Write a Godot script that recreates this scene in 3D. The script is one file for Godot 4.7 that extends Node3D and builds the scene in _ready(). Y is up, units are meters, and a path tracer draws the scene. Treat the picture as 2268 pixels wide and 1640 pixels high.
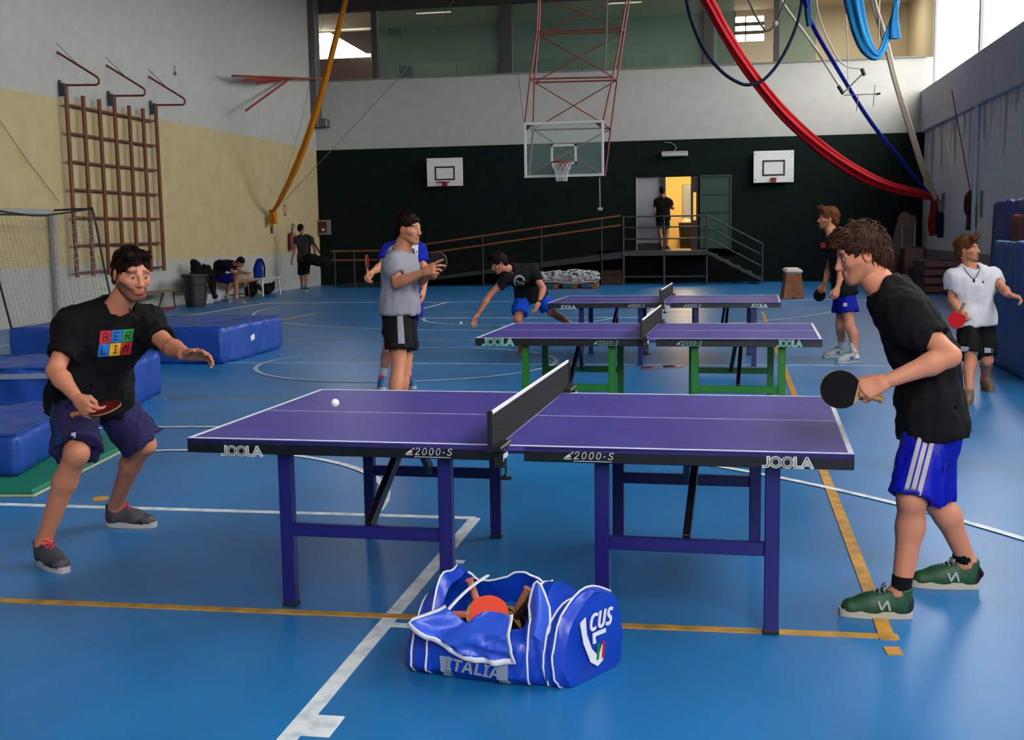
extends Node3D
# A school gymnasium with three table tennis tables. Units are metres, y is up, the viewer stands at x = 0, z = 0.
# ------------------------------------------------------------------ lens (as measured from the photograph, 2268 x 1640)
const FPX := 2532.0
const EYE := Vector3(0.0, 1.606, 0.0)
var cam_basis := Basis.from_euler(Vector3(-0.1195, 0.1807, -0.0162))
const XL := -12.85     # left wall
const XR := 5.9        # right wall
const ZB := -35.8      # back wall
const ZN := 4.0        # wall behind the viewer
const YC := 9.4        # ceiling
func ray(u: float, v: float) -> Vector3:
	return cam_basis * Vector3((u - 1134.0) / FPX, -(v - 820.0) / FPX, -1.0)
func py(u: float, v: float, y := 0.0) -> Vector3:      # pixel to a point at height y
	var d := ray(u, v); return EYE + d * ((y - EYE.y) / d.y)
func pz(u: float, v: float, z: float) -> Vector3:      # pixel to a point in the plane z
	var d := ray(u, v); return EYE + d * (z / d.z)
func pxx(u: float, v: float, x: float) -> Vector3:     # pixel to a point in the plane x
	var d := ray(u, v); return EYE + d * (x / d.x)

# ------------------------------------------------------------------ mesh builder
class MB:
	var v := PackedVector3Array()
	var n := PackedVector3Array()
	var uv := PackedVector2Array()
	var c := PackedColorArray()
	func tri(a: Vector3, b: Vector3, d: Vector3, na: Vector3, nb: Vector3, nd: Vector3) -> void:
		v.push_back(a); v.push_back(d); v.push_back(b)
		n.push_back(na); n.push_back(nd); n.push_back(nb)
	func quad(a: Vector3, b: Vector3, d: Vector3, e: Vector3) -> void:
		var nn := (d - a).cross(e - b).normalized()
		tri(a, b, d, nn, nn, nn); tri(a, d, e, nn, nn, nn)
	func quadn(a: Vector3, b: Vector3, d: Vector3, e: Vector3, na: Vector3, nb: Vector3, nd: Vector3, ne: Vector3) -> void:
		tri(a, b, d, na, nb, nd); tri(a, d, e, na, nd, ne)
	func flat_tri(a: Vector3, b: Vector3, d: Vector3) -> void:
		var nn := (b - a).cross(d - a).normalized()
		tri(a, b, d, nn, nn, nn)
	func box(at: Vector3, size: Vector3, bs := Basis.IDENTITY, bev := 0.0) -> void:
		var h := size * 0.5
		var b: float = min(bev, min(h.x, min(h.y, h.z)) * 0.9)
		var ax := [bs.x, bs.y, bs.z]
		var hh := [h.x, h.y, h.z]
		for i in 3:
			var j := (i + 1) % 3
			var k := (i + 2) % 3
			for s in [-1.0, 1.0]:
				var o: Vector3 = at + ax[i] * (hh[i] * s)
				var p: Vector3 = ax[j] * (hh[j] - b)
				var q: Vector3 = ax[k] * (hh[k] - b) * s
				quad(o - p - q, o + p - q, o + p + q, o - p + q)
		if b <= 0.0: return
		for i in 3:
			var j := (i + 1) % 3
			var k := (i + 2) % 3
			for sj in [-1.0, 1.0]:
				for sk in [-1.0, 1.0]:
					var e: Vector3 = ax[i] * (hh[i] - b)
					var pj: Vector3 = at + ax[j] * (hh[j] * sj) + ax[k] * ((hh[k] - b) * sk)
					var pk: Vector3 = at + ax[j] * ((hh[j] - b) * sj) + ax[k] * (hh[k] * sk)
					if sj * sk > 0: quad(pj - e, pj + e, pk + e, pk - e)
					else: quad(pk - e, pk + e, pj + e, pj - e)
		for sx in [-1.0, 1.0]:
			for sy in [-1.0, 1.0]:
				for sz in [-1.0, 1.0]:
					var a: Vector3 = at + bs * Vector3(h.x * sx, (h.y - b) * sy, (h.z - b) * sz)
					var d: Vector3 = at + bs * Vector3((h.x - b) * sx, h.y * sy, (h.z - b) * sz)
					var g: Vector3 = at + bs * Vector3((h.x - b) * sx, (h.y - b) * sy, h.z * sz)
					if sx * sy * sz > 0: flat_tri(a, d, g)
					else: flat_tri(a, g, d)
	func beam(a: Vector3, b: Vector3, w: float, t: float, up := Vector3.UP, bev := 0.0) -> void:
		var y := (b - a).normalized()
		var u := up
		if abs(y.dot(u)) > 0.95: u = Vector3(1, 0, 0)
		var x := u.cross(y).normalized()
		var z := x.cross(y).normalized()
		box((a + b) * 0.5, Vector3(w, a.distance_to(b), t), Basis(x, y, z), bev)
	func tube(p: Array, r, sides := 8, caps := true, flat := 1.0) -> void:
		var m := p.size()
		var rings := []
		var nrms := []
		var t0: Vector3 = (p[1] - p[0]).normalized()
		var up := Vector3.UP if abs(t0.y) < 0.9 else Vector3(1, 0, 0)
		var x := up.cross(t0).normalized()
		for i in m:
			var t: Vector3 = (p[min(i + 1, m - 1)] - p[max(i - 1, 0)]).normalized()
			x = (x - t * x.dot(t)).normalized()
			var y := t.cross(x)
			var rr: float = r[i] if r is Array or r is PackedFloat32Array else r
			var ring := PackedVector3Array()
			var nr := PackedVector3Array()
			for s in sides:
				var a := TAU * s / sides
				var o := x * cos(a) + y * sin(a) * flat
				ring.push_back(p[i] + o * rr); nr.push_back((x * cos(a) * flat + y * sin(a)).normalized())
			rings.push_back(ring); nrms.push_back(nr)
		for i in m - 1:
			for s in sides:
				var s2 := (s + 1) % sides
				quadn(rings[i][s], rings[i][s2], rings[i + 1][s2], rings[i + 1][s], nrms[i][s], nrms[i][s2], nrms[i + 1][s2], nrms[i + 1][s])
		if caps:
			for s in range(1, sides - 1):
				flat_tri(rings[0][0], rings[0][s + 1], rings[0][s])
				flat_tri(rings[m - 1][0], rings[m - 1][s], rings[m - 1][s + 1])
	func lathe(prof: Array, at: Vector3, bs := Basis.IDENTITY, sides := 24) -> void:   # prof: Vector2(radius, height) from bottom to top
		for i in prof.size() - 1:
			var a: Vector2 = prof[i]
			var b: Vector2 = prof[i + 1]
			var t := (b - a)
			var nr := Vector2(t.y, -t.x).normalized()
			for s in sides:
				var c0 := cos(TAU * s / sides)
				var s0 := sin(TAU * s / sides)
				var c1 := cos(TAU * (s + 1) / sides)
				var s1 := sin(TAU * (s + 1) / sides)
				quadn(at + bs * Vector3(a.x * c0, a.y, a.x * s0), at + bs * Vector3(b.x * c0, b.y, b.x * s0), at + bs * Vector3(b.x * c1, b.y, b.x * s1), at + bs * Vector3(a.x * c1, a.y, a.x * s1),
					bs * Vector3(nr.x * c0, nr.y, nr.x * s0), bs * Vector3(nr.x * c0, nr.y, nr.x * s0), bs * Vector3(nr.x * c1, nr.y, nr.x * s1), bs * Vector3(nr.x * c1, nr.y, nr.x * s1))
	func ball(at: Vector3, r: Vector3, bs := Basis.IDENTITY, la := 10, lo := 16) -> void:
		for i in la:
			for j in lo:
				var q := []
				for k in [[i, j], [i + 1, j], [i + 1, j + 1], [i, j + 1]]:
					var th: float = PI * k[0] / la - PI / 2
					var ph: float = TAU * k[1] / lo
					q.push_back(Vector3(cos(th) * cos(ph), sin(th), cos(th) * sin(ph)))
				var pp := []
				var nn := []
				for d in q:
					pp.push_back(at + bs * (d * r)); nn.push_back((bs * (d / r)).normalized())
				quadn(pp[0], pp[1], pp[2], pp[3], nn[0], nn[1], nn[2], nn[3])
	func prism(poly: PackedVector2Array, tf: Transform3D, depth: float) -> void:      # polygon in the x-y plane of tf, extruded along its z
		var pl := poly
		if Geometry2D.is_polygon_clockwise(pl):
			pl = pl.duplicate(); pl.reverse()
		var idx := Geometry2D.triangulate_polygon(pl)
		for i in range(0, idx.size(), 3):
			var a := pl[idx[i]]
			var b := pl[idx[i + 1]]
			var d := pl[idx[i + 2]]
			if (b - a).cross(d - a) < 0:
				var sw := b
				b = d; d = sw
			flat_tri(tf * Vector3(a.x, a.y, depth), tf * Vector3(b.x, b.y, depth), tf * Vector3(d.x, d.y, depth))
			flat_tri(tf * Vector3(a.x, a.y, 0), tf * Vector3(d.x, d.y, 0), tf * Vector3(b.x, b.y, 0))
		for i in pl.size():
			var a := pl[i]
			var b := pl[(i + 1) % pl.size()]
			quad(tf * Vector3(a.x, a.y, 0), tf * Vector3(b.x, b.y, 0), tf * Vector3(b.x, b.y, depth), tf * Vector3(a.x, a.y, depth))
	func ribbon(p: Array, side: Array, w, nrm: Array) -> void:                        # a flat band along p
		for i in p.size() - 1:
			var w0: float = (w[i] if w is Array else w) * 0.5
			var w1: float = (w[i + 1] if w is Array else w) * 0.5
			if side[i].cross(p[i + 1] - p[i]).dot(nrm[i]) > 0.0: quadn(p[i] - side[i] * w0, p[i] + side[i] * w0, p[i + 1] + side[i + 1] * w1, p[i + 1] - side[i + 1] * w1, nrm[i], nrm[i], nrm[i + 1], nrm[i + 1])
			else: quadn(p[i] + side[i] * w0, p[i] - side[i] * w0, p[i + 1] - side[i + 1] * w1, p[i + 1] + side[i + 1] * w1, nrm[i], nrm[i], nrm[i + 1], nrm[i + 1])
	func grid(pts: Array, nu: int, nv: int, with_uv := false, flip := false) -> void:       # pts[j * nu + i], smooth normals
		var nn := PackedVector3Array()
		for j in nv:
			for i in nu:
				var a: Vector3 = pts[j * nu + min(i + 1, nu - 1)] - pts[j * nu + max(i - 1, 0)]
				var b: Vector3 = pts[min(j + 1, nv - 1) * nu + i] - pts[max(j - 1, 0) * nu + i]
				nn.push_back((a.cross(b) * (-1.0 if flip else 1.0)).normalized())
		for j in nv - 1:
			for i in nu - 1:
				var k := [j * nu + i, j * nu + i + 1, (j + 1) * nu + i + 1, (j + 1) * nu + i]
				if flip: k.reverse()
				quadn(pts[k[0]], pts[k[1]], pts[k[2]], pts[k[3]], nn[k[0]], nn[k[1]], nn[k[2]], nn[k[3]])
				if with_uv:
					var q := []
					for m in k: q.push_back(Vector2(float(m % nu) / (nu - 1), float(m / nu) / (nv - 1)))
					for m in [q[0], q[2], q[1], q[0], q[3], q[2]]: uv.push_back(m)
	func commit(origin := Vector3.ZERO) -> ArrayMesh:
		var a := []
		a.resize(Mesh.ARRAY_MAX)
		var vv := v
		if origin != Vector3.ZERO:
			vv = v.duplicate()
			for i in vv.size(): vv[i] -= origin
		a[Mesh.ARRAY_VERTEX] = vv
		a[Mesh.ARRAY_NORMAL] = n
		if uv.size() == v.size(): a[Mesh.ARRAY_TEX_UV] = uv
		if c.size() == v.size(): a[Mesh.ARRAY_COLOR] = c
		var m := ArrayMesh.new()
		m.add_surface_from_arrays(Mesh.PRIMITIVE_TRIANGLES, a)
		return m

# ------------------------------------------------------------------ distance field mesher (surface nets)
class SDF:
	var o: Vector3
	var h: float
	var nx: int
	var ny: int
	var nz: int
	var f := PackedFloat32Array()
	func _init(lo: Vector3, hi: Vector3, cell: float) -> void:
		o = lo; h = cell
		nx = int((hi.x - lo.x) / cell) + 2
		ny = int((hi.y - lo.y) / cell) + 2
		nz = int((hi.z - lo.z) / cell) + 2
		f.resize(nx * ny * nz)
		f.fill(1.0)
	func span(lo: Vector3, hi: Vector3) -> Array:
		return [clampi(int((lo.x - o.x) / h), 0, nx), clampi(int((hi.x - o.x) / h) + 2, 0, nx), clampi(int((lo.y - o.y) / h), 0, ny), clampi(int((hi.y - o.y) / h) + 2, 0, ny), clampi(int((lo.z - o.z) / h), 0, nz), clampi(int((hi.z - o.z) / h) + 2, 0, nz)]
	# tapered capsule; mode 1 adds, -1 carves; fa / fb cut the ends flat
	func cone(a: Vector3, ra: float, b: Vector3, rb: float, k: float, fb := false, fa := false, mode := 1) -> void:
		var m: float = max(ra, rb) + k + 2.0 * h
		var mm := Vector3(m, m, m)
		var s := span(a.min(b) - mm, a.max(b) + mm)
		var ab := b - a
		var l2: float = max(ab.length_squared(), 1e-9)
		var il := 1.0 / sqrt(l2)
		var ux := ab.x
		var uy := ab.y
		var uz := ab.z
		var dr := rb - ra
		for iz in range(s[4], s[5]):
			var pz := o.z + iz * h - a.z
			for iy in range(s[2], s[3]):
				var py := o.y + iy * h - a.y
				var at: int = (iz * ny + iy) * nx
				for ix in range(s[0], s[1]):
					var px := o.x + ix * h - a.x
					var t0 := (px * ux + py * uy + pz * uz) / l2
					var t := clampf(t0, 0.0, 1.0)
					var qx := px - ux * t
					var qy := py - uy * t
					var qz := pz - uz * t
					var d := sqrt(qx * qx + qy * qy + qz * qz) - ra - dr * t
					if fb: d = maxf(d, (t0 - 1.0) / il)
					if fa: d = maxf(d, -t0 / il)
					var w := f[at + ix]
					if mode > 0:
						var g := k - absf(w - d)
						if g > 0.0: f[at + ix] = minf(w, d) - g * g * 0.25 / k
						elif d < w: f[at + ix] = d
					else:
						var g := k - absf(w + d)
						if g > 0.0: f[at + ix] = maxf(w, -d) + g * g * 0.25 / k
						elif -d > w: f[at + ix] = -d
	func ell(at0: Vector3, bs: Basis, r: Vector3, k: float, mode := 1) -> void:
		var m: float = max(r.x, max(r.y, r.z)) + k + 2.0 * h
		var mm := Vector3(m, m, m)
		var s := span(at0 - mm, at0 + mm)
		var inv := bs.transposed()
		var mr: float = min(r.x, min(r.y, r.z))
		for iz in range(s[4], s[5]):
			for iy in range(s[2], s[3]):
				var at: int = (iz * ny + iy) * nx
				for ix in range(s[0], s[1]):
					var q: Vector3 = inv * (o + Vector3(ix, iy, iz) * h - at0) / r
					var l := q.length()
					var l2 := (q / r).length()
					var d: float = l * (l - 1.0) / l2 if l2 > 1e-5 else -mr
					var w := f[at + ix]
					if mode > 0:
						var g := k - absf(w - d)
						if g > 0.0: f[at + ix] = minf(w, d) - g * g * 0.25 / k
						elif d < w: f[at + ix] = d
					else:
						var g := k - absf(w + d)
						if g > 0.0: f[at + ix] = maxf(w, -d) + g * g * 0.25 / k
						elif -d > w: f[at + ix] = -d
	func cut(at0: Vector3, nn: Vector3, k := 0.0) -> void:        # keeps the side the normal points away from
		for iz in nz:
			for iy in ny:
				var at: int = (iz * ny + iy) * nx
				var base := nn.dot(Vector3(o.x, o.y + iy * h, o.z + iz * h) - at0)
				for ix in nx:
					var d := base + nn.x * ix * h
					var w := f[at + ix]
					if k > 0.0:
						var g := k - absf(w - d)
						if g > 0.0: f[at + ix] = maxf(w, d) + g * g * 0.25 / k
						elif d > w: f[at + ix] = d
					elif d > w: f[at + ix] = d
	func rough(amp: float, freq: Vector3, sd: int, oct := 2) -> void:
		var ns := FastNoiseLite.new()
		ns.seed = sd; ns.frequency = 1.0; ns.noise_type = FastNoiseLite.TYPE_SIMPLEX_SMOOTH; ns.fractal_octaves = oct
		var lim := amp + 2.5 * h
		for iz in nz:
			for iy in ny:
				var at: int = (iz * ny + iy) * nx
				for ix in nx:
					var w := f[at + ix]
					if w < lim and w > -lim:
						f[at + ix] = w + amp * ns.get_noise_3d((o.x + ix * h) * freq.x, (o.y + iy * h) * freq.y, (o.z + iz * h) * freq.z)
	func sample(p: Vector3) -> float:
		var q := (p - o) / h
		var x := int(floor(q.x))
		var y := int(floor(q.y))
		var z := int(floor(q.z))
		if x < 0 or y < 0 or z < 0 or x >= nx - 1 or y >= ny - 1 or z >= nz - 1: return 1.0
		var fx := q.x - x
		var fy := q.y - y
		var fz := q.z - z
		var i := (z * ny + y) * nx + x
		var j := i + ny * nx
		return lerpf(lerpf(lerpf(f[i], f[i + 1], fx), lerpf(f[i + nx], f[i + nx + 1], fx), fy), lerpf(lerpf(f[j], f[j + 1], fx), lerpf(f[j + nx], f[j + nx + 1], fx), fy), fz)
	func hit(p: Vector3, d: Vector3, far := 0.6) -> Vector3:       # first surface along d
		var t := 0.0
		var last := 0.0
		while t < far:
			if sample(p + d * t) < 0.0:
				for k in 8:
					var m := (t + last) * 0.5
					if sample(p + d * m) < 0.0: t = m
					else: last = m
				return p + d * t
			last = t
			t += h * 0.5
		return p + d * far * 0.5
	# adds the surface to a mesh builder; paint (optional) gives a linear colour for a point
	func mesh(mb: MB, paint = null) -> void:
		var vid := PackedInt32Array()
		vid.resize(f.size())
		vid.fill(-1)
		var vs := PackedVector3Array()
		var cells := PackedInt32Array()
		var sy := nx
		var sz := nx * ny
		var off := [0, 1, sy, sy + 1, sz, sz + 1, sz + sy, sz + sy + 1]
		var lim := 2.2 * h
		for z in nz - 1:
			for y in ny - 1:
				var row: int = z * sz + y * sy
				for x in nx - 1:
					var i := row + x
					var a := f[i]
					if a > lim or a < -lim: continue
					var neg := 0
					for k in 8:
						if f[i + off[k]] < 0.0: neg += 1
					if neg == 0 or neg == 8: continue
					var acc := Vector3.ZERO
					var cnt := 0
					for k in 8:
						var va := f[i + off[k]]
						for b in [1, 2, 4]:
							if k & b: continue
							var vb := f[i + off[k | b]]
							if (va < 0.0) != (vb < 0.0):
								var t := va / (va - vb)
								acc += Vector3(float(k & 1), float((k >> 1) & 1), float(k >> 2)) + (Vector3(t, 0, 0) if b == 1 else (Vector3(0, t, 0) if b == 2 else Vector3(0, 0, t)))
								cnt += 1
					vid[i] = vs.size()
					cells.push_back(i)
					vs.push_back(o + (Vector3(x, y, z) + acc / cnt) * h)
		var ns := PackedVector3Array()
		ns.resize(vs.size())
		var tris := PackedInt32Array()
		for i in cells:
			var a := f[i]
			for ax in 3:
				var st: int = 1 if ax == 0 else (sy if ax == 1 else sz)
				var e1: int = sy if ax == 0 else (sz if ax == 1 else 1)
				var e2: int = sz if ax == 0 else (1 if ax == 1 else sy)
				var b := f[i + st]
				if (a < 0.0) == (b < 0.0): continue
				if i - e1 - e2 < 0: continue
				var q0 := vid[i - e1 - e2]
				var q1 := vid[i - e2]
				var q2 := vid[i]
				var q3 := vid[i - e1]
				if q0 < 0 or q1 < 0 or q2 < 0 or q3 < 0: continue
				if a < 0.0: tris.append_array([q0, q1, q2, q0, q2, q3])
				else: tris.append_array([q0, q2, q1, q0, q3, q2])
		for t in range(0, tris.size(), 3):
			var nn := (vs[tris[t + 1]] - vs[tris[t]]).cross(vs[tris[t + 2]] - vs[tris[t]])
			ns[tris[t]] += nn; ns[tris[t + 1]] += nn; ns[tris[t + 2]] += nn
		var cs := PackedColorArray()
		if paint != null:
			cs.resize(vs.size())
			for k in vs.size(): cs[k] = paint.call(vs[k])
		for k in ns.size(): ns[k] = ns[k].normalized()
		for t in range(0, tris.size(), 3):
			for k in [tris[t], tris[t + 2], tris[t + 1]]:
				mb.v.push_back(vs[k]); mb.n.push_back(ns[k])
				if paint != null: mb.c.push_back(cs[k])

# ------------------------------------------------------------------ nodes
var taken := {}
func numbered(parent: Node, called: String) -> String:
	var key := str(parent.get_instance_id()) + called
	var k: int = taken.get(key, 0)
	taken[key] = k + 1
	return called if k == 0 else "%s_%03d" % [called, k]
func thing(called: String, label: String, category: String, at := Vector3.ZERO, group := "") -> Node3D:
	var t := Node3D.new()
	t.name = numbered(self, called)
	add_child(t)
	t.position = at
	tag(t, label, category, group)
	return t
func tag(t: Node3D, label: String, category := "", group := "") -> void:
	t.set_meta("label", label)
	if category: t.set_meta("category", category)
	if group: t.set_meta("group", group)
func part(parent: Node3D, called: String, mesh: Mesh, m: Material, at := Vector3.ZERO) -> MeshInstance3D:
	var o := MeshInstance3D.new()
	o.name = numbered(parent, called)
	o.mesh = mesh
	o.material_override = m
	parent.add_child(o)
	o.position = at
	return o
func mpart(parent: Node3D, called: String, mb: MB, m: Material, origin := Vector3.ZERO) -> MeshInstance3D:
	return part(parent, called, mb.commit(origin), m)
func structure(called: String, label := "") -> Node3D:
	var t := Node3D.new()
	t.name = numbered(self, called)
	add_child(t)
	t.set_meta("kind", "structure")
	if label: t.set_meta("label", label)
	return t
func boxmesh(size: Vector3, bev := 0.0) -> ArrayMesh:
	var b := MB.new()
	b.box(Vector3.ZERO, size, Basis.IDENTITY, bev)
	return b.commit()
func copy(t: Node3D, at: Vector3, label := "", turn := 0.0) -> Node3D:
	var r: Node3D = t.duplicate()
	r.name = numbered(self, String(t.name))
	add_child(r)
	r.position = at
	r.rotation.y = turn
	if label: r.set_meta("label", label)
	return r

# ------------------------------------------------------------------ materials
var mats := {}
func flatm(col: Color, rough := 0.6, metal := 0.0, spec := 0.5) -> StandardMaterial3D:
	var key := [col, rough, metal, spec]
	if mats.has(key): return mats[key]
	var m := StandardMaterial3D.new()
	m.albedo_color = col; m.roughness = rough; m.metallic = metal; m.metallic_specular = spec
	mats[key] = m
	return m
func noise_image(size: int, freq: float, sd: int, cols: Array, oct := 4, kind := FastNoiseLite.TYPE_SIMPLEX_SMOOTH, lo := -0.6, hi := 0.6) -> Image:
	var ns := FastNoiseLite.new()
	ns.seed = sd; ns.frequency = freq; ns.fractal_octaves = oct; ns.noise_type = kind
	var im := ns.get_seamless_image(size, size, false, false, 0.1, false)
	im.convert(Image.FORMAT_RGB8)
	var g := Gradient.new()
	var offs := PackedFloat32Array()
	for i in cols.size(): offs.push_back(float(i) / max(1, cols.size() - 1))
	g.offsets = offs
	g.colors = PackedColorArray(cols)
	var out := Image.create(size, size, true, Image.FORMAT_RGB8)
	for y in size:
		for x in size:
			out.set_pixel(x, y, g.sample(clampf((im.get_pixel(x, y).r * 2.0 - 1.0 - lo) / (hi - lo), 0.0, 1.0)))
	return out
func texm(im: Image, scale: Vector3, rough := 0.6, tint := Color.WHITE) -> StandardMaterial3D:
	var m := StandardMaterial3D.new()
	im.generate_mipmaps()
	m.albedo_texture = ImageTexture.create_from_image(im)
	m.albedo_color = tint
	m.uv1_triplanar = true; m.uv1_world_triplanar = true
	m.uv1_scale = scale
	m.roughness = rough
	return m
func cloth(col: Color, rough := 0.9) -> StandardMaterial3D:
	var m := flatm(col, rough, 0.0, 0.3)
	return m
func glass(col: Color, alpha: float, rough := 0.02) -> StandardMaterial3D:
	var m := StandardMaterial3D.new()
	m.albedo_color = Color(col.r, col.g, col.b, alpha)
	m.transparency = BaseMaterial3D.TRANSPARENCY_ALPHA
	m.roughness = rough
	return m
func text_part(parent: Node3D, called: String, s: String, size: float, tf: Transform3D, m: Material, bold := true, italic := false, depth := 0.001) -> MeshInstance3D:
	var t := TextMesh.new()
	var fnt := SystemFont.new()
	fnt.font_names = PackedStringArray(["Droid Sans"])
	fnt.font_weight = 700 if bold else 400
	t.font = fnt
	t.text = s
	t.font_size = 64
	t.pixel_size = size / 46.0
	t.depth = depth
	var o := part(parent, called, t, m)
	o.transform = tf
	if italic: o.transform.basis = tf.basis * Basis(Vector3(1, 0, 0), Vector3(0.22, 1, 0), Vector3(0, 0, 1))
	return o

# ------------------------------------------------------------------ room
var m_white: StandardMaterial3D
var m_ceiling: StandardMaterial3D
var m_steel_grey: StandardMaterial3D
var m_red_steel: StandardMaterial3D
var m_dark_green: StandardMaterial3D

func setup_view() -> void:
	var cam := Camera3D.new()
	cam.name = "camera"
	cam.basis = cam_basis
	cam.position = EYE
	cam.fov = rad_to_deg(2.0 * atan(820.0 / FPX))
	cam.near = 0.05
	cam.far = 300.0
	add_child(cam)
	cam.current = true
	var env := Environment.new()
	env.background_mode = Environment.BG_SKY
	var sky := Sky.new()
	var sm := ProceduralSkyMaterial.new()
	sm.sky_top_color = Color(0.98, 0.98, 0.96)
	sm.sky_horizon_color = Color(0.98, 0.98, 0.97)
	sm.ground_horizon_color = Color(0.62, 0.62, 0.60)
	sm.ground_bottom_color = Color(0.45, 0.45, 0.43)
	sm.sky_energy_multiplier = 1.0
	sm.sun_angle_max = 1.0
	sky.sky_material = sm
	env.sky = sky
	env.background_energy_multiplier = 4.6
	env.tonemap_mode = Environment.TONE_MAPPER_LINEAR
	env.tonemap_exposure = 4.4
	env.sdfgi_enabled = true
	env.ssao_enabled = true
	env.ssil_enabled = true
	var we := WorldEnvironment.new()
	we.name = "environment"
	we.environment = env
	add_child(we)

func slab(parent: Node3D, called: String, lo: Vector3, hi: Vector3, m: Material, bev := 0.0) -> MeshInstance3D:
	var b := MB.new()
	b.box((lo + hi) * 0.5, (hi - lo).abs(), Basis.IDENTITY, bev)
	return mpart(parent, called, b, m)

func build_room() -> void:
	m_white = texm(noise_image(256, 0.02, 3, [Color(0.595, 0.595, 0.575), Color(0.61, 0.61, 0.59), Color(0.62, 0.62, 0.60)]), Vector3.ONE * 0.35, 0.85)
	var m_beige := texm(noise_image(256, 0.02, 5, [Color(0.63, 0.57, 0.42), Color(0.65, 0.59, 0.435), Color(0.665, 0.605, 0.45)]), Vector3.ONE * 0.35, 0.85)
	m_dark_green = texm(noise_image(256, 0.03, 9, [Color(0.055, 0.09, 0.082), Color(0.062, 0.10, 0.09), Color(0.07, 0.11, 0.098)]), Vector3.ONE * 0.4, 0.9)
	m_dark_green.metallic_specular = 0.2
	m_ceiling = texm(noise_image(128, 0.03, 12, [Color(0.36, 0.35, 0.34), Color(0.42, 0.41, 0.40)]), Vector3.ONE * 0.3, 0.9)
	m_steel_grey = flatm(Color(0.30, 0.30, 0.31), 0.5)
	m_red_steel = flatm(Color(0.52, 0.17, 0.13), 0.45)
	# floor
	var fl := structure("floor", "blue gym floor with painted court lines")
	slab(fl, "floor_surface", Vector3(XL - 0.3, -0.3, ZB - 0.3), Vector3(XR + 0.3, 0, ZN + 0.3), floor_material())
	court_lines(fl)
	# ceiling
	var ce := structure("ceiling")
	slab(ce, "ceiling_slab", Vector3(XL - 0.3, YC, ZB - 0.35), Vector3(XR + 0.3, YC + 0.3, ZN + 0.3), m_ceiling)
	# left wall: white dado, cream band, white above
	var wl := structure("wall_left", "white wall with a cream painted band")
	slab(wl, "dado", Vector3(XL - 0.3, 0, ZB), Vector3(XL, 1.1, ZN), m_white)
	slab(wl, "cream_band", Vector3(XL - 0.3, 1.1, ZB), Vector3(XL, 4.37, ZN), m_beige)
	slab(wl, "upper_wall", Vector3(XL - 0.3, 4.37, ZB), Vector3(XL, YC, ZN), m_white)
	# wall behind the viewer
	var wn := structure("wall_near")
	slab(wn, "near_wall", Vector3(XL - 0.3, 0, ZN), Vector3(XR + 0.3, 3.2, ZN + 0.3), m_white)
	slab(wn, "near_wall", Vector3(XL - 0.3, 8.6, ZN), Vector3(XR + 0.3, YC, ZN + 0.3), m_white)
	slab(wn, "near_wall", Vector3(XL - 0.3, 3.2, ZN), Vector3(0.0, 8.6, ZN + 0.3), m_white)
	var wnw := structure("window_7", "tall window in the wall behind the viewer")
	slab(wnw, "pane", Vector3(0.0, 3.2, ZN + 0.15), Vector3(XR, 8.6, ZN + 0.156), glass(Color(0.9, 0.95, 1.0), 0.06))
	for i in 3: slab(wnw, "mullion", Vector3(-0.06 + i * 2.96, 3.2, ZN + 0.05), Vector3(0.06 + i * 2.96, 8.6, ZN + 0.25), flatm(Color(0.45, 0.43, 0.45), 0.5))
	# back wall, dark green below with a doorway, white above, then the gallery openings
	var wb := structure("wall_back", "back wall, dark green below and white above")
	var z0 := ZB - 0.3
	var dl := pz(1409, 470, ZB).x
	var dr := pz(1547, 470, ZB).x
	var dt := 3.24
	slab(wb, "green_wall", Vector3(XL - 0.3, 0, z0), Vector3(dl, 4.35, ZB), m_dark_green)
	slab(wb, "green_wall", Vector3(dr, 0, z0), Vector3(XR + 0.3, 4.35, ZB), m_dark_green)
	slab(wb, "green_wall", Vector3(dl, dt, z0), Vector3(dr, 4.35, ZB), m_dark_green)
	slab(wb, "green_wall", Vector3(dl, 0, z0), Vector3(dr, 1.0, ZB), m_dark_green)
	slab(wb, "white_wall", Vector3(XL - 0.3, 4.35, z0), Vector3(XR + 0.3, 6.5, ZB), m_white)
	slab(wb, "sill", Vector3(XL, 6.5, z0 - 0.05), Vector3(XR, 6.54, ZB + 0.05), flatm(Color(0.42, 0.41, 0.39), 0.7))
	slab(wb, "lintel", Vector3(XL - 0.3, 8.66, z0), Vector3(XR + 0.3, YC, ZB), flatm(Color(0.17, 0.15, 0.15), 0.7))
	# right wall: dirty white, grey concrete beam, windows above
	var wr := structure("wall_right", "stained white wall with a grey concrete beam under high windows")
	slab(wr, "dado", Vector3(XR, 0, ZB), Vector3(XR + 0.3, 0.95, ZN), flatm(Color(0.50, 0.50, 0.50), 0.8))
	slab(wr, "stained_wall", Vector3(XR, 0.95, ZB), Vector3(XR + 0.3, 4.35, ZN), stain_material())
	slab(wr, "concrete_beam", Vector3(XR - 0.12, 4.35, ZB), Vector3(XR + 0.3, 5.55, ZN), texm(noise_image(256, 0.02, 31, [Color(0.68, 0.68, 0.72), Color(0.72, 0.72, 0.76), Color(0.75, 0.75, 0.78)]), Vector3.ONE * 0.4, 0.8), 0.02)
	slab(wr, "window_head", Vector3(XR, 9.15, ZB), Vector3(XR + 0.3, YC, ZN), m_white)
	var m_frame := flatm(Color(0.45, 0.43, 0.45), 0.5)
	var zcols := [ZB, -29.3, -22.7, -16.1, -9.5, -2.9, ZN]
	for i in range(1, 6):
		slab(wr, "window_post", Vector3(XR + 0.1, 5.55, zcols[i] - 0.09), Vector3(XR + 0.22, 9.15, zcols[i] + 0.09), m_frame)
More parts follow.
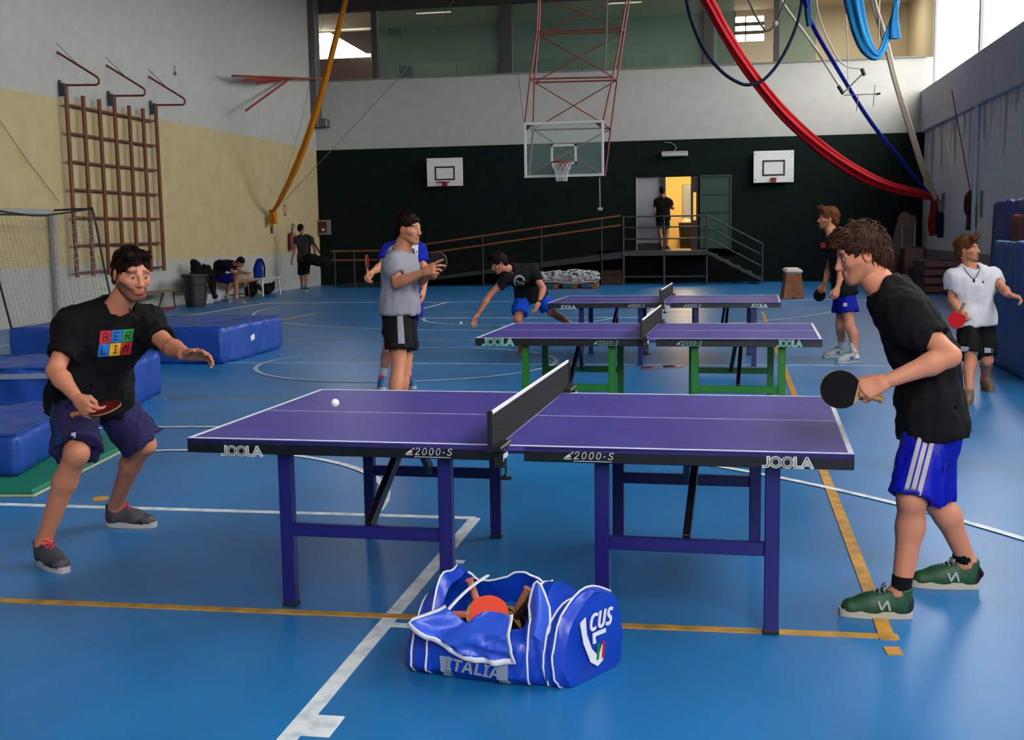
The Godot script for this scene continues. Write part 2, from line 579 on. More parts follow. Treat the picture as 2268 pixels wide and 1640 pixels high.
	slab(wr, "window_post", Vector3(XR + 0.12, 5.55, ZB + 0.4), Vector3(XR + 0.2, 9.15, ZB + 0.48), m_frame)
	slab(wr, "added_bay_wall", Vector3(XR, 5.55, zcols[2]), Vector3(XR + 0.3, 9.15, zcols[3]), m_white)  # unseen bays, walled up here and below to hold back daylight
	slab(wr, "added_bay_wall", Vector3(XR, 5.55, zcols[5]), Vector3(XR + 0.3, 9.15, ZN), m_white)
	for i in [0, 1, 3, 4]:
		var w := structure("window_%d" % (i + 1), "tall bright window above the concrete beam")
		var za: float = zcols[i] + (0.09 if i > 0 else 0.0)
		var zb: float = zcols[i + 1] - (0.09 if i < 5 else 0.0)
		slab(w, "window_sill", Vector3(XR + 0.05, 5.55, za), Vector3(XR + 0.28, 5.59, zb), m_frame)
		slab(w, "pane", Vector3(XR + 0.16, 5.59, za), Vector3(XR + 0.166, 9.15, zb), glass(Color(0.9, 0.95, 1.0), 0.06))
	# columns in the corner and a pale pipe on the right wall
	var cl := structure("trim_1", "grey steel corner column")
	var c0 := pz(697, 150, ZB + 0.3)
	slab(cl, "corner_column", Vector3(XL, 5.05, ZB), Vector3(XL + 0.24, YC, ZB + 0.4), m_steel_grey, 0.02)
	slab(cl, "column_bracket", Vector3(XL, 5.05, ZB), Vector3(XL + 0.5, 5.32, ZB + 0.35), m_steel_grey, 0.03)
	var pp := structure("trim_2", "pale blue pipe down the right wall")
	var pmb := MB.new()
	var pt := pxx(2171, 240, XR)
	pmb.tube([Vector3(XR - 0.07, 4.35, pt.z), Vector3(XR - 0.07, 2.0, pt.z), Vector3(XR - 0.07, 0.3, pt.z)], 0.06, 12)
	mpart(pp, "drain_pipe", pmb, flatm(Color(0.55, 0.62, 0.68), 0.5))
	gallery()
	corridor(dl, dr, dt)

func floor_material() -> StandardMaterial3D:
	var n := 1024
	var im := noise_image(n, 0.004, 21, [Color(0.075, 0.375, 0.585), Color(0.08, 0.40, 0.635), Color(0.09, 0.42, 0.665), Color(0.10, 0.435, 0.67)], 5)
	var m := texm(im, Vector3.ONE * 0.22, 0.42)
	m.metallic_specular = 0.6
	m.roughness = 0.36
	return m

func stain_material() -> StandardMaterial3D:
	# vertical water and dirt streaks below the beam, as the photograph shows them
	var w := 1024
	var hh := 256
	var im := Image.create(w, hh, true, Image.FORMAT_RGB8)
	var ns := FastNoiseLite.new()
	ns.seed = 5; ns.frequency = 0.03; ns.fractal_octaves = 4
	var fine := FastNoiseLite.new()
	fine.seed = 9; fine.frequency = 0.05; fine.fractal_octaves = 3
	for x in w:
		var ang := TAU * x / w
		var reach := 0.10 + 0.5 * maxf(0.0, ns.get_noise_2d(cos(ang) * 60.0, sin(ang) * 60.0) + 0.2)
		var dark := clampf(0.35 + 1.0 * ns.get_noise_2d(cos(ang) * 110.0 + 900.0, sin(ang) * 110.0) + 0.5 * ns.get_noise_2d(cos(ang) * 420.0 + 300.0, sin(ang) * 420.0), 0.0, 1.0)
		for y in hh:
			var d := float(y) / hh          # 0 under the beam
			var g := 0.84 + 0.03 * fine.get_noise_2d(x, y * 0.6)
			var s := dark if d < reach + 0.06 * fine.get_noise_2d(x * 3.0, y) else dark * 0.06
			var cl := Color(g, g, g * 0.985).lerp(Color(0.36, 0.35, 0.36), s * 0.6)
			im.set_pixel(x, y, cl)
	im.generate_mipmaps()
	var m := StandardMaterial3D.new()
	m.albedo_texture = ImageTexture.create_from_image(im)
	m.uv1_triplanar = true
	m.uv1_world_triplanar = true
	m.uv1_scale = Vector3(0.09, 1.0 / 3.4, 0.09)
	m.uv1_offset = Vector3(0, 4.35 / 3.4 * -1.0, 0)
	m.roughness = 0.85
	return m

func seg(mb: MB, a: Vector2, b: Vector2, w: float, y := 0.004) -> void:
	mb.beam(Vector3(a.x, y * 0.5 - 0.002, a.y), Vector3(b.x, y * 0.5 - 0.002, b.y), w, y)
func arc(mb: MB, c: Vector2, r: float, a0: float, a1: float, w: float, y := 0.004) -> void:
	var k := int(abs(a1 - a0) * r / 0.12) + 6
	for i in k:
		var t0 := lerpf(a0, a1, float(i) / k)
		var t1 := lerpf(a0, a1, float(i + 1) / k)
		var q := []
		for e in [[t0, r - w / 2], [t0, r + w / 2], [t1, r + w / 2], [t1, r - w / 2]]:
			q.push_back(Vector3(c.x + cos(e[0]) * e[1], y, c.y + sin(e[0]) * e[1]))
		mb.quad(q[3], q[2], q[1], q[0])
func court_lines(fl: Node3D) -> void:
	var white := texm(noise_image(256, 0.03, 61, [Color(0.66, 0.70, 0.74), Color(0.80, 0.82, 0.84), Color(0.86, 0.87, 0.88)]), Vector3.ONE * 0.9, 0.5)
	var thin_white := texm(noise_image(256, 0.03, 62, [Color(0.48, 0.58, 0.66), Color(0.60, 0.68, 0.74), Color(0.70, 0.76, 0.80)]), Vector3.ONE * 0.9, 0.5)
	var yellow := texm(noise_image(256, 0.03, 63, [Color(0.56, 0.42, 0.14), Color(0.70, 0.50, 0.16), Color(0.76, 0.56, 0.20)]), Vector3.ONE * 1.1, 0.5)
	var tan_ := texm(noise_image(256, 0.03, 64, [Color(0.38, 0.38, 0.36), Color(0.48, 0.44, 0.34)]), Vector3.ONE * 1.1, 0.5)
	var cx := -3.86
	var cz := -13.78
	var put := func(called: String, m: Material, f: Callable) -> void:
		var mb := MB.new()
		f.call(mb)
		mpart(fl, called, mb, m)
	# basketball: outer lines, halfway line and circle, lanes, free throw circles, three point arcs
	for x in [-10.9, 3.18]: put.call("side_line", white, func(mb): seg(mb, Vector2(x, -26.4), Vector2(x, -1.2), 0.06))
	for z in [-26.4, -1.2]: put.call("end_line", white, func(mb): seg(mb, Vector2(-10.9, z), Vector2(3.18, z), 0.06))
	put.call("halfway_line", thin_white, func(mb): seg(mb, Vector2(-10.87, cz), Vector2(3.15, cz), 0.05))
	put.call("centre_circle", thin_white, func(mb): arc(mb, Vector2(cx, cz - 0.05), 1.87, 0, TAU, 0.06, 0.006))
	for s in [1, -1]:
		var ft := -6.2 if s > 0 else 2 * cz + 6.2
		var bl := -1.2 if s > 0 else -26.4
		put.call("free_throw_line", white, func(mb): seg(mb, Vector2(-6.34, ft), Vector2(-1.36, ft), 0.06))
		for x in [-6.34, -1.36]:
			put.call("lane_line", white, func(mb): seg(mb, Vector2(x, ft), Vector2(x, bl), 0.065, 0.0045))
			var dx := 0.08 if x > -3 else -0.08
			for q in [[5.34 - 6.2, 0.05], [4.41 - 6.2, 0.05], [3.43 - 6.2, 0.16]]:
				var z: float = ft - q[0] * s
				put.call("lane_mark", white, func(mb): seg(mb, Vector2(x, z), Vector2(x + dx + signf(dx) * 0.05, z), q[1]))
		put.call("free_throw_circle", white, func(mb): arc(mb, Vector2(cx + 0.1, ft), 1.8, 0, -PI * s, 0.055, 0.005))
		var c3 := -2.78 if s > 0 else 2 * cz + 2.78
		put.call("three_point_arc", white, func(mb): arc(mb, Vector2(cx + 0.1, c3), 6.25, 0, -PI * s, 0.055, 0.0055))
	# volleyball: mustard end, side and attack lines
	put.call("yellow_end_line", yellow, func(mb): seg(mb, Vector2(-8.35, -4.42), Vector2(0.70, -4.54), 0.05, 0.006))
	put.call("yellow_side_line", yellow, func(mb): seg(mb, Vector2(0.655, -4.5), Vector2(0.82, -22.8), 0.06, 0.007))
	put.call("yellow_side_line", yellow, func(mb): seg(mb, Vector2(-8.35, -4.5), Vector2(-8.35, -22.8), 0.06, 0.007))
	put.call("yellow_mark", yellow, func(mb): seg(mb, Vector2(0.655, -4.42), Vector2(0.66, -4.34), 0.06, 0.006))
	for z in [-10.7, -16.9, -22.8]: put.call("tan_line", tan_, func(mb): seg(mb, Vector2(-8.32, z), Vector2(0.64, z), 0.05, 0.006))
	var spot := MB.new()
	var sp := py(222, 1105)
	spot.lathe([Vector2(0.001, 0.005), Vector2(0.05, 0.005), Vector2(0.055, 0.0)].map(func(q): return q), sp, Basis.IDENTITY.scaled(Vector3(0.85, 1, 1.1)), 18)
	mpart(fl, "orange_spot", spot, flatm(Color(0.80, 0.52, 0.15), 0.6))

func gallery() -> void:
	var g := structure("trim_3", "glazed gallery above the back wall")
	var zi := ZB - 0.15
	var zg := -41.5
	var brown := flatm(Color(0.50, 0.44, 0.42), 0.85)
	var cream := flatm(Color(0.80, 0.76, 0.66), 0.85)
	var post := flatm(Color(0.21, 0.20, 0.20), 0.6)
	slab(g, "gallery_floor", Vector3(XL - 5.0, 6.2, zg), Vector3(XR + 0.3, 6.45, ZB - 0.3), brown)
	slab(g, "gallery_ceiling", Vector3(XL - 5.0, 9.1, zg), Vector3(XR + 0.3, 9.4, ZB - 0.3), cream)
	slab(g, "gallery_end_wall", Vector3(XL - 5.2, 6.2, zg), Vector3(XL - 5.0, 9.4, ZB - 0.3), brown)
	slab(g, "gallery_end_wall", Vector3(XL - 5.0, 6.2, ZB - 0.3), Vector3(XL - 0.3, 9.4, ZB - 0.1), brown)
	slab(g, "gallery_end_wall", Vector3(XR + 0.3, 6.2, zg), Vector3(XR + 0.5, 9.4, ZB - 0.3), cream)
	# its outer wall with the two window openings that show daylight
	var wa := pz(706, 72, zg)
	var wbq := pz(821, 126, zg)
	var wc := pz(1629, 37, zg)
	var wd := pz(1692, 90, zg)
	var mid := pz(1590, 60, zg).x
	var o := [[wa.x - 0.6, wbq.x, wbq.y, wa.y], [wc.x, wd.x, wd.y, wc.y]]
	var x0 := XL - 5.2
	var k := 0
	for q in o:
		var m: Material = brown if k == 0 else cream
		slab(g, "gallery_wall", Vector3(x0, 6.2, zg - 0.2), Vector3(q[0], 9.4, zg), m if k == 0 else brown)
		slab(g, "gallery_wall", Vector3(q[0], 6.2, zg - 0.2), Vector3(q[1], q[2], zg), m)
		slab(g, "gallery_wall", Vector3(q[0], q[3], zg - 0.2), Vector3(q[1], 9.4, zg), m)
		x0 = q[1]
		if k == 0:
			slab(g, "gallery_wall", Vector3(x0, 6.2, zg - 0.2), Vector3(mid, 9.4, zg), flatm(Color(0.52, 0.56, 0.50), 0.85))
			x0 = mid
		k += 1
	slab(g, "gallery_wall", Vector3(x0, 6.2, zg - 0.2), Vector3(XR + 0.5, 9.4, zg), cream)
	# window bars of the small bright window
	for i in [0.32, 0.66]:
		slab(g, "window_bar", Vector3(wc.x, lerpf(wc.y, wd.y, i) - 0.06, zg + 0.0), Vector3(wd.x, lerpf(wc.y, wd.y, i) + 0.06, zg + 0.05), flatm(Color(0.42, 0.38, 0.33), 0.7))
	slab(g, "window_bar", Vector3(lerpf(wc.x, wd.x, 0.36) - 0.02, wd.y, zg), Vector3(lerpf(wc.x, wd.x, 0.36) + 0.02, wc.y, zg + 0.05), flatm(Color(0.42, 0.38, 0.33), 0.7))
	# sloping underside of a stair seen through the open bay
	var sl := MB.new()
	var pa := pz(730, 72, zg + 0.3)
	var pb := pz(810, 118, zg + 0.3)
	var pc := pz(840, 118, zg + 0.3)
	sl.prism(PackedVector2Array([Vector2(pa.x, pa.y), Vector2(pb.x, pb.y), Vector2(pc.x, pc.y), Vector2(pc.x, pa.y)]), Transform3D(Basis.IDENTITY, Vector3(0, 0, zg + 0.2)), 0.15)
	mpart(g, "stair_soffit", sl, flatm(Color(0.62, 0.60, 0.58), 0.8))
	# posts of the glazing and green glass panes between them
	for q in [[822, 835], [1105, 1134], [1557, 1582], [1714, 1727]]:
		var a := pz(q[0], 90, ZB)
		var b := pz(q[1], 90, ZB)
		slab(g, "gallery_post", Vector3(a.x, 6.54, ZB - 0.28), Vector3(b.x, 8.66, ZB - 0.02), post, 0.01)
	var gm := glass(Color(0.34, 0.46, 0.40), 0.42)
	for q in [[835, 1105], [1134, 1557], [1582, 1626], [1727, 1808]]:
		var a := pz(q[0], 90, ZB)
		var b := pz(q[1], 90, ZB)
		slab(g, "green_pane", Vector3(a.x, 6.54, zi - 0.004), Vector3(b.x, 8.66, zi + 0.004), gm)
	# furniture up there: low cabinets, a black box, boards, a radiator
	var zc := -39.8
	var cab := flatm(Color(0.36, 0.38, 0.35), 0.7)
	var t0 := thing("gallery_cabinet", "row of grey cabinets behind the green gallery glass", "cabinet", Vector3(0, 6.45, zc))
	var ca := pz(925, 110, zc)
	var cb := pz(1480, 100, zc)
	var nseg := 6
	for i in nseg:
		var xa := lerpf(ca.x, cb.x, float(i) / nseg)
		var xb := lerpf(ca.x, cb.x, float(i + 1) / nseg)
		part(t0, "cabinet_door", boxmesh(Vector3(xb - xa - 0.03, 1.02, 0.5), 0.01), cab, Vector3((xa + xb) / 2, 0.52, 0))
	var bx := thing("speaker_box", "small black box on the gallery sill behind green glass", "box", Vector3(pz(901, 166, -37.2).x, 6.45, -37.2))
	part(bx, "case", boxmesh(Vector3(0.4, 0.62, 0.3), 0.01), flatm(Color(0.03, 0.03, 0.03), 0.5), Vector3(0, 0.31, 0))
	part(bx, "shelf_strip", boxmesh(Vector3(0.38, 0.03, 0.02)), flatm(Color(0.4, 0.4, 0.4)), Vector3(0, 0.2, 0.16))
	for q in [[874, 60, 0.5, 0.62, "dark framed board on the gallery wall behind green glass", Color(0.12, 0.15, 0.13)], [842, 66, 0.28, 0.32, "small dark notice on the gallery wall beside the framed board", Color(0.16, 0.2, 0.17)]]:
		var p := pz(q[0], q[1], zg + 0.03)
		var nb := thing("notice_board", q[4], "board", p)
		part(nb, "sheet", boxmesh(Vector3(q[2] * 0.9, q[3] * 0.9, 0.04), 0.004), flatm(q[5]))
		part(nb, "frame", boxmesh(Vector3(q[2], q[3], 0.02), 0.004), flatm(Color(0.1, 0.1, 0.1)))
	var rad := thing("radiator", "pale green ribbed radiator in the cream gallery bay", "radiator", Vector3(pz(1845, 118, zg + 0.2).x, 6.45, zg + 0.2))
	for i in 9:
		part(rad, "rib", boxmesh(Vector3(0.11, 0.62, 0.12), 0.02), flatm(Color(0.50, 0.58, 0.53)), Vector3(-0.52 + 0.13 * i, 0.35, 0))
	for q in [[960, "added fluorescent lamp brightening the gallery behind the first green pane"], [1380, "added fluorescent lamp brightening the gallery behind the roof truss"], [1895, "fluorescent lamp with added light under the gallery ceiling in the cream bay"]]:  # added lamps, and added light on the cream bay fixture, brightening the gallery
		var gl := thing("fill_lamp", q[1], "lamp", Vector3(pz(q[0], 20, -38.6).x, 8.98, -38.6))
		part(gl, "housing", boxmesh(Vector3(1.3, 0.06, 0.16), 0.01), flatm(Color(0.8, 0.8, 0.78)), Vector3(0, 0.08, 0))
		var em := StandardMaterial3D.new()
		em.albedo_color = Color(0.9, 0.9, 0.86)
		em.emission_enabled = true
		em.emission = Color(1.0, 0.95, 0.82)
		em.emission_energy_multiplier = 0.35
		part(gl, "lamp_tube", boxmesh(Vector3(1.2, 0.03, 0.05), 0.01), em, Vector3(0, 0.03, 0))
		var al := AreaLight3D.new()
		al.name = "added_gallery_light"
		al.area_size = Vector2(1.2, 0.06)
		al.light_color = Color(1.0, 0.95, 0.84)
		al.light_energy = 2.6 if q[0] > 1800 else 1.2
		al.area_range = 14.0
		al.area_attenuation = 2.0
		al.shadow_enabled = true
		gl.add_child(al)
		al.position = Vector3(0, 0.005, 0)
		al.rotation.x = -PI / 2

func corridor(dl: float, dr: float, dt: float) -> void:
	var g := structure("door_1", "open doorway to a lit cream corridor")
	var ye := flatm(Color(0.86, 0.76, 0.50), 0.8)
	var zf := ZB - 0.3
	var zk := -39.6
	slab(g, "corridor_floor", Vector3(dl - 1.2, 0.8, zk), Vector3(dr + 1.2, 1.0, ZB), flatm(Color(0.55, 0.5, 0.42), 0.4))
	slab(g, "corridor_wall", Vector3(dl - 1.4, 0.8, zk - 0.2), Vector3(dr + 1.4, 3.9, zk), ye)
	slab(g, "corridor_wall", Vector3(dl - 1.4, 0.8, zk), Vector3(dl - 1.2, 3.9, zf), ye)
	slab(g, "corridor_wall", Vector3(dr + 1.2, 0.8, zk), Vector3(dr + 1.4, 3.9, zf), ye)
	slab(g, "corridor_ceiling", Vector3(dl - 1.4, 3.7, zk), Vector3(dr + 1.4, 3.9, zf), ye)
	# fixed grey leaf with a louvre, brown frame post, brown open leaf with a glass slot
	var xl := pz(1463, 470, ZB).x
	var xm := pz(1474, 470, ZB).x
	var leaf := slab(g, "grey_leaf", Vector3(dl + 0.02, 1.22, ZB - 0.14), Vector3(xl, dt, ZB - 0.09), flatm(Color(0.52, 0.51, 0.54), 0.6), 0.005)
	slab(g, "threshold", Vector3(dl + 0.02, 1.0, ZB - 0.14), Vector3(xl, 1.22, ZB - 0.09), flatm(Color(0.06, 0.05, 0.06), 0.7))
	for i in 16:
		slab(g, "louvre", Vector3(dl + 0.08 + i * 0.043, 1.3, ZB - 0.09), Vector3(dl + 0.105 + i * 0.043, 1.85, ZB - 0.07), flatm(Color(0.46, 0.45, 0.48), 0.6))
	slab(g, "frame_post", Vector3(xl, 1.0, ZB - 0.2), Vector3(xm, dt, ZB - 0.02), flatm(Color(0.13, 0.085, 0.07), 0.6))
	slab(g, "frame_strip", Vector3(dl, 1.0, ZB - 0.02), Vector3(dl + 0.03, dt, ZB + 0.02), flatm(Color(0.62, 0.60, 0.60), 0.5))
	var xo := pz(1530, 470, ZB).x
	var br := flatm(Color(0.14, 0.085, 0.06), 0.5)
	slab(g, "brown_leaf", Vector3(xo, 1.0, ZB - 0.12), Vector3(dr, 1.9, ZB - 0.05), br)
	slab(g, "brown_leaf", Vector3(xo, 2.75, ZB - 0.12), Vector3(dr, dt, ZB - 0.05), br)
	slab(g, "brown_leaf", Vector3(xo, 1.9, ZB - 0.12), Vector3(xo + 0.07, 2.75, ZB - 0.05), br)
	slab(g, "brown_leaf", Vector3(dr - 0.07, 1.9, ZB - 0.12), Vector3(dr, 2.75, ZB - 0.05), br)
	# mirror-like cabinet on the corridor wall and a dark bin under it
	var ma := pz(1511, 408, zk + 0.1)
	var mb := pz(1531, 497, zk + 0.1)
	var mir := thing("wall_mirror", "tall pale mirror on the cream corridor wall", "mirror", Vector3((ma.x + mb.x) / 2, (ma.y + mb.y) / 2, zk + 0.05))
	part(mir, "frame", boxmesh(Vector3(mb.x - ma.x, ma.y - mb.y, 0.06), 0.01), flatm(Color(0.5, 0.5, 0.48)))
	part(mir, "mirror_face", boxmesh(Vector3(mb.x - ma.x - 0.06, ma.y - mb.y - 0.06, 0.02)), flatm(Color(0.8, 0.85, 0.84), 0.1, 0.6), Vector3(0, 0, 0.03))
	var bn := thing("corridor_bin", "dark bin standing on the corridor floor", "bin", Vector3(pz(1520, 520, zk + 0.6).x, 1.0, zk + 0.6))
	var l := MB.new()
	l.lathe([Vector2(0.001, 0), Vector2(0.2, 0), Vector2(0.26, 0.85), Vector2(0.23, 0.85), Vector2(0.2, 0.1), Vector2(0.001, 0.1)], Vector3.ZERO)
	mpart(bn, "bin_body", l, flatm(Color(0.05, 0.03, 0.025), 0.6))
	var li := MB.new()
	li.ball(Vector3(0, 0.84, 0), Vector3(0.2, 0.16, 0.2))
	mpart(bn, "white_liner", li, flatm(Color(0.75, 0.73, 0.7), 0.6))
	# lamp of the corridor
	var lp := thing("corridor_lamp", "round warm ceiling lamp in the corridor behind the doorway", "lamp", Vector3(-1.1, 3.62, -37.6))
	var gm := StandardMaterial3D.new()
	gm.albedo_color = Color(1, 0.9, 0.7)
	gm.emission_enabled = true
	gm.emission = Color(1, 0.82, 0.5)
	gm.emission_energy_multiplier = 1.5
	var lb := MB.new()
	lb.lathe([Vector2(0.001, -0.04), Vector2(0.14, -0.02), Vector2(0.16, 0.05), Vector2(0.001, 0.05)], Vector3.ZERO)
	mpart(lp, "lamp_bowl", lb, gm)
	var om := OmniLight3D.new()
	om.name = "corridor_light"
	om.light_color = Color(1.0, 0.87, 0.64)
	om.light_energy = 1.1
	om.light_size = 0.15
	om.omni_range = 12.0
	om.omni_attenuation = 2.0
	om.shadow_enabled = true
	lp.add_child(om)
	om.position = Vector3(0, -0.12, 0)

# ------------------------------------------------------------------ lettering drawn as flat strokes
func stroke(mb: MB, pts: Array, w: float, tf: Transform3D, z: float) -> void:
	for i in pts.size() - 1:
		var a: Vector2 = pts[i]
		var b: Vector2 = pts[i + 1]
		var d := (b - a).normalized()
		var s := Vector2(-d.y, d.x) * w * 0.5
		var e := d * w * 0.42
		var q := [a - e - s, b + e - s, b + e + s, a - e + s]
		mb.quad(tf * Vector3(q[0].x, q[0].y, z), tf * Vector3(q[1].x, q[1].y, z), tf * Vector3(q[2].x, q[2].y, z), tf * Vector3(q[3].x, q[3].y, z))
func ring2(c: Vector2, rx: float, ry: float, a0 := 0.0, a1 := TAU, k := 16) -> Array:
	var r := []
	for i in k + 1:
		var t := lerpf(a0, a1, float(i) / k)
		r.push_back(c + Vector2(cos(t) * rx, sin(t) * ry))
	return r
func word_strokes() -> Array:       # J O O L A, one unit high
	return [
		[Vector2(0.42, 0.94), Vector2(0.42, 0.3), Vector2(0.36, 0.14), Vector2(0.22, 0.08), Vector2(0.04, 0.08)],
		ring2(Vector2(1.0, 0.5), 0.38, 0.42), ring2(Vector2(1.92, 0.5), 0.38, 0.42),
		[Vector2(2.52, 0.94), Vector2(2.52, 0.09), Vector2(2.98, 0.09)],
		[Vector2(3.08, 0.06), Vector2(3.44, 0.92), Vector2(3.84, 0.06)], [Vector2(3.28, 0.3), Vector2(3.64, 0.3)]]
func logo(parent: Node3D, tf: Transform3D, width: float, height: float, ink: Material, ground: Material) -> void:
	var mb := MB.new()
	var gr := MB.new()
	var t := tf * Transform3D(Basis.from_scale(Vector3(width / 3.9, height, 1)), Vector3.ZERO)
	for s in word_strokes():
		stroke(mb, s, 0.27, t, 0.0)
		stroke(gr, s, 0.06, t, 0.0006)
	mpart(parent, "logo_lettering", mb, ink)
	mpart(parent, "logo_inline", gr, ground)
func digits(parent: Node3D, tf: Transform3D, width: float, height: float, ink: Material) -> void:   # "2000-S" in slanted thin figures, with the small emblem before it
	var mb := MB.new()
	var t := tf * Transform3D(Basis(Vector3(width / 5.6, 0, 0), Vector3(height * 0.2, height, 0), Vector3(0, 0, 1)), Vector3.ZERO)
	var two := ring2(Vector2(0.3, 0.72), 0.26, 0.24, PI, -0.5, 8)
	two.append_array([Vector2(0.04, 0.05), Vector2(0.6, 0.05)])
	stroke(mb, two, 0.11, t, 0.0)
	for i in 3: stroke(mb, ring2(Vector2(1.3 + i * 0.98, 0.5), 0.27, 0.45), 0.11, t, 0.0)
	stroke(mb, [Vector2(4.0, 0.42), Vector2(4.15, 0.42)], 0.13, t, 0.0)
	stroke(mb, [Vector2(5.2, 0.82), Vector2(5.0, 0.95), Vector2(4.75, 0.88), Vector2(4.68, 0.7), Vector2(4.85, 0.54), Vector2(5.08, 0.44), Vector2(5.2, 0.26), Vector2(5.08, 0.08), Vector2(4.85, 0.05), Vector2(4.62, 0.16)], 0.11, t, 0.0)
	stroke(mb, [Vector2(-1.35, 0.02), Vector2(-0.35, 0.02)], 0.1, t, 0.0)
	stroke(mb, [Vector2(-1.2, 0.2), Vector2(-0.95, 0.45)], 0.16, t, 0.0)
	stroke(mb, [Vector2(-0.85, 0.2), Vector2(-0.75, 0.6), Vector2(-0.55, 0.3)], 0.16, t, 0.0)
	stroke(mb, [Vector2(-0.5, 0.7), Vector2(-0.3, 0.95)], 0.14, t, 0.0)
	for i in 14: stroke(mb, [Vector2(0.1 + i * 0.37, -0.26), Vector2(0.3 + i * 0.37, -0.26)], 0.1, t, 0.0)
	mpart(parent, "model_lettering", mb, ink)

# ------------------------------------------------------------------ table tennis tables
func tt_table(label: String, at: Vector3, turn: float, leg_col: Color, ink_col: Color, big: bool) -> Node3D:
	var t := thing("table_tennis_table", label, "table", at)
	t.rotation.y = turn
	var top_tex := texm(noise_image(256, 0.02, 91, [Color(0.245, 0.215, 0.51), Color(0.26, 0.23, 0.54), Color(0.275, 0.245, 0.56)]), Vector3.ONE * 0.6, 0.38)
	top_tex.metallic_specular = 0.4
	var white := flatm(Color(0.82, 0.82, 0.86), 0.4)
	var black := flatm(Color(0.018, 0.018, 0.028), 0.4)
	var legm := flatm(leg_col, 0.35)
	var ink := flatm(ink_col, 0.5)
	for s in [-1.0, 1.0]:
		part(t, "tabletop_half", boxmesh(Vector3(1.367, 0.022, 1.525), 0.002), top_tex, Vector3(0.6855 * s, 0.7475, 0))
		# white border and centre line
		for e in [[Vector3(1.367, 0.0008, 0.02), Vector3(0.6855 * s, 0.7589, 0.7525)], [Vector3(1.367, 0.0008, 0.02), Vector3(0.6855 * s, 0.7589, -0.7525)], [Vector3(0.02, 0.0008, 1.485), Vector3(1.359 * s, 0.7589, 0)]]:
			part(t, "border_line", boxmesh(e[0]), white, e[1])
		part(t, "centre_line", boxmesh(Vector3(1.345, 0.0008, 0.003)), white, Vector3(0.676 * s, 0.7589, 0))
		# black frame under the top
		for z in [-1.0, 1.0]:
			var x0 := 0.1 if s > 0 else 0.005
			part(t, "apron", boxmesh(Vector3(1.37 - x0, 0.062, 0.025), 0.003), black, Vector3((1.37 + x0) * 0.5 * s, 0.727, 0.75 * z))
		part(t, "apron", boxmesh(Vector3(0.025, 0.062, 1.475), 0.003), black, Vector3(1.3575 * s, 0.727, 0))
		part(t, "apron_bridge", boxmesh(Vector3(0.1, 0.03, 0.02), 0.002), black, Vector3(0.05 * s, 0.742, 0.751))
		part(t, "frame_bar", boxmesh(Vector3(0.04, 0.03, 1.45), 0.003), black, Vector3(0.66 * s, 0.72, 0))
	var nx := [-0.975, -0.262, 0.398, 1.072]
	var fx := [-1.04, -0.34, 0.31, 1.0]
	for i in 4:
		for q in [[nx[i], 0.64], [fx[i], -0.6]]:
			var lg := part(t, "leg", boxmesh(Vector3(0.058, 0.71, 0.05), 0.004), legm, Vector3(q[0], 0.365, q[1]))
			part(lg, "foot_cap", boxmesh(Vector3(0.064, 0.02, 0.056), 0.004), flatm(Color(0.03, 0.03, 0.05), 0.6), Vector3(0, -0.355, 0))
	for i in [0, 2]:
		part(t, "rail", boxmesh(Vector3(nx[i + 1] - nx[i] - 0.058, 0.055, 0.03), 0.003), legm, Vector3((nx[i] + nx[i + 1]) / 2, 0.345, 0.64))
		part(t, "rail", boxmesh(Vector3(fx[i + 1] - fx[i] - 0.058, 0.055, 0.03), 0.003), legm, Vector3((fx[i] + fx[i + 1]) / 2, 0.345, -0.6))
		var mx: float = (nx[i] + nx[i + 1]) / 2
		var fm: float = (fx[i] + fx[i + 1]) / 2
		for q in [[Vector3(mx, 0.36, 0.61), Vector3(mx + 0.02, 0.71, 0.06)], [Vector3(fm, 0.36, -0.57), Vector3(mx - 0.02, 0.71, -0.06)]]:
			var mb := MB.new()
			mb.beam(q[0], q[1], 0.055, 0.03, Vector3(1, 0, 0), 0.003)
			mpart(t, "folding_brace", mb, black)
	var face := Transform3D(Basis.IDENTITY, Vector3(0, 0, 0.7632))
	var lw := 0.256 if big else 0.185
	var lh := 0.060 if big else 0.042
	var dark := flatm(Color(0.02, 0.02, 0.03), 0.4)
	logo(t, face * Transform3D(Basis.IDENTITY, Vector3(-1.306 if big else -1.212, 0.697 if big else 0.687, 0)), lw, lh, ink, dark)
	logo(t, face * Transform3D(Basis.IDENTITY, Vector3(1.034, 0.699, 0)), 0.185, 0.042 if not big else 0.05, ink, dark)
	for x in [-0.355, 0.302]:
		digits(t, face * Transform3D(Basis.IDENTITY, Vector3(x, 0.711, 0)), 0.165, 0.030, ink)
	return t

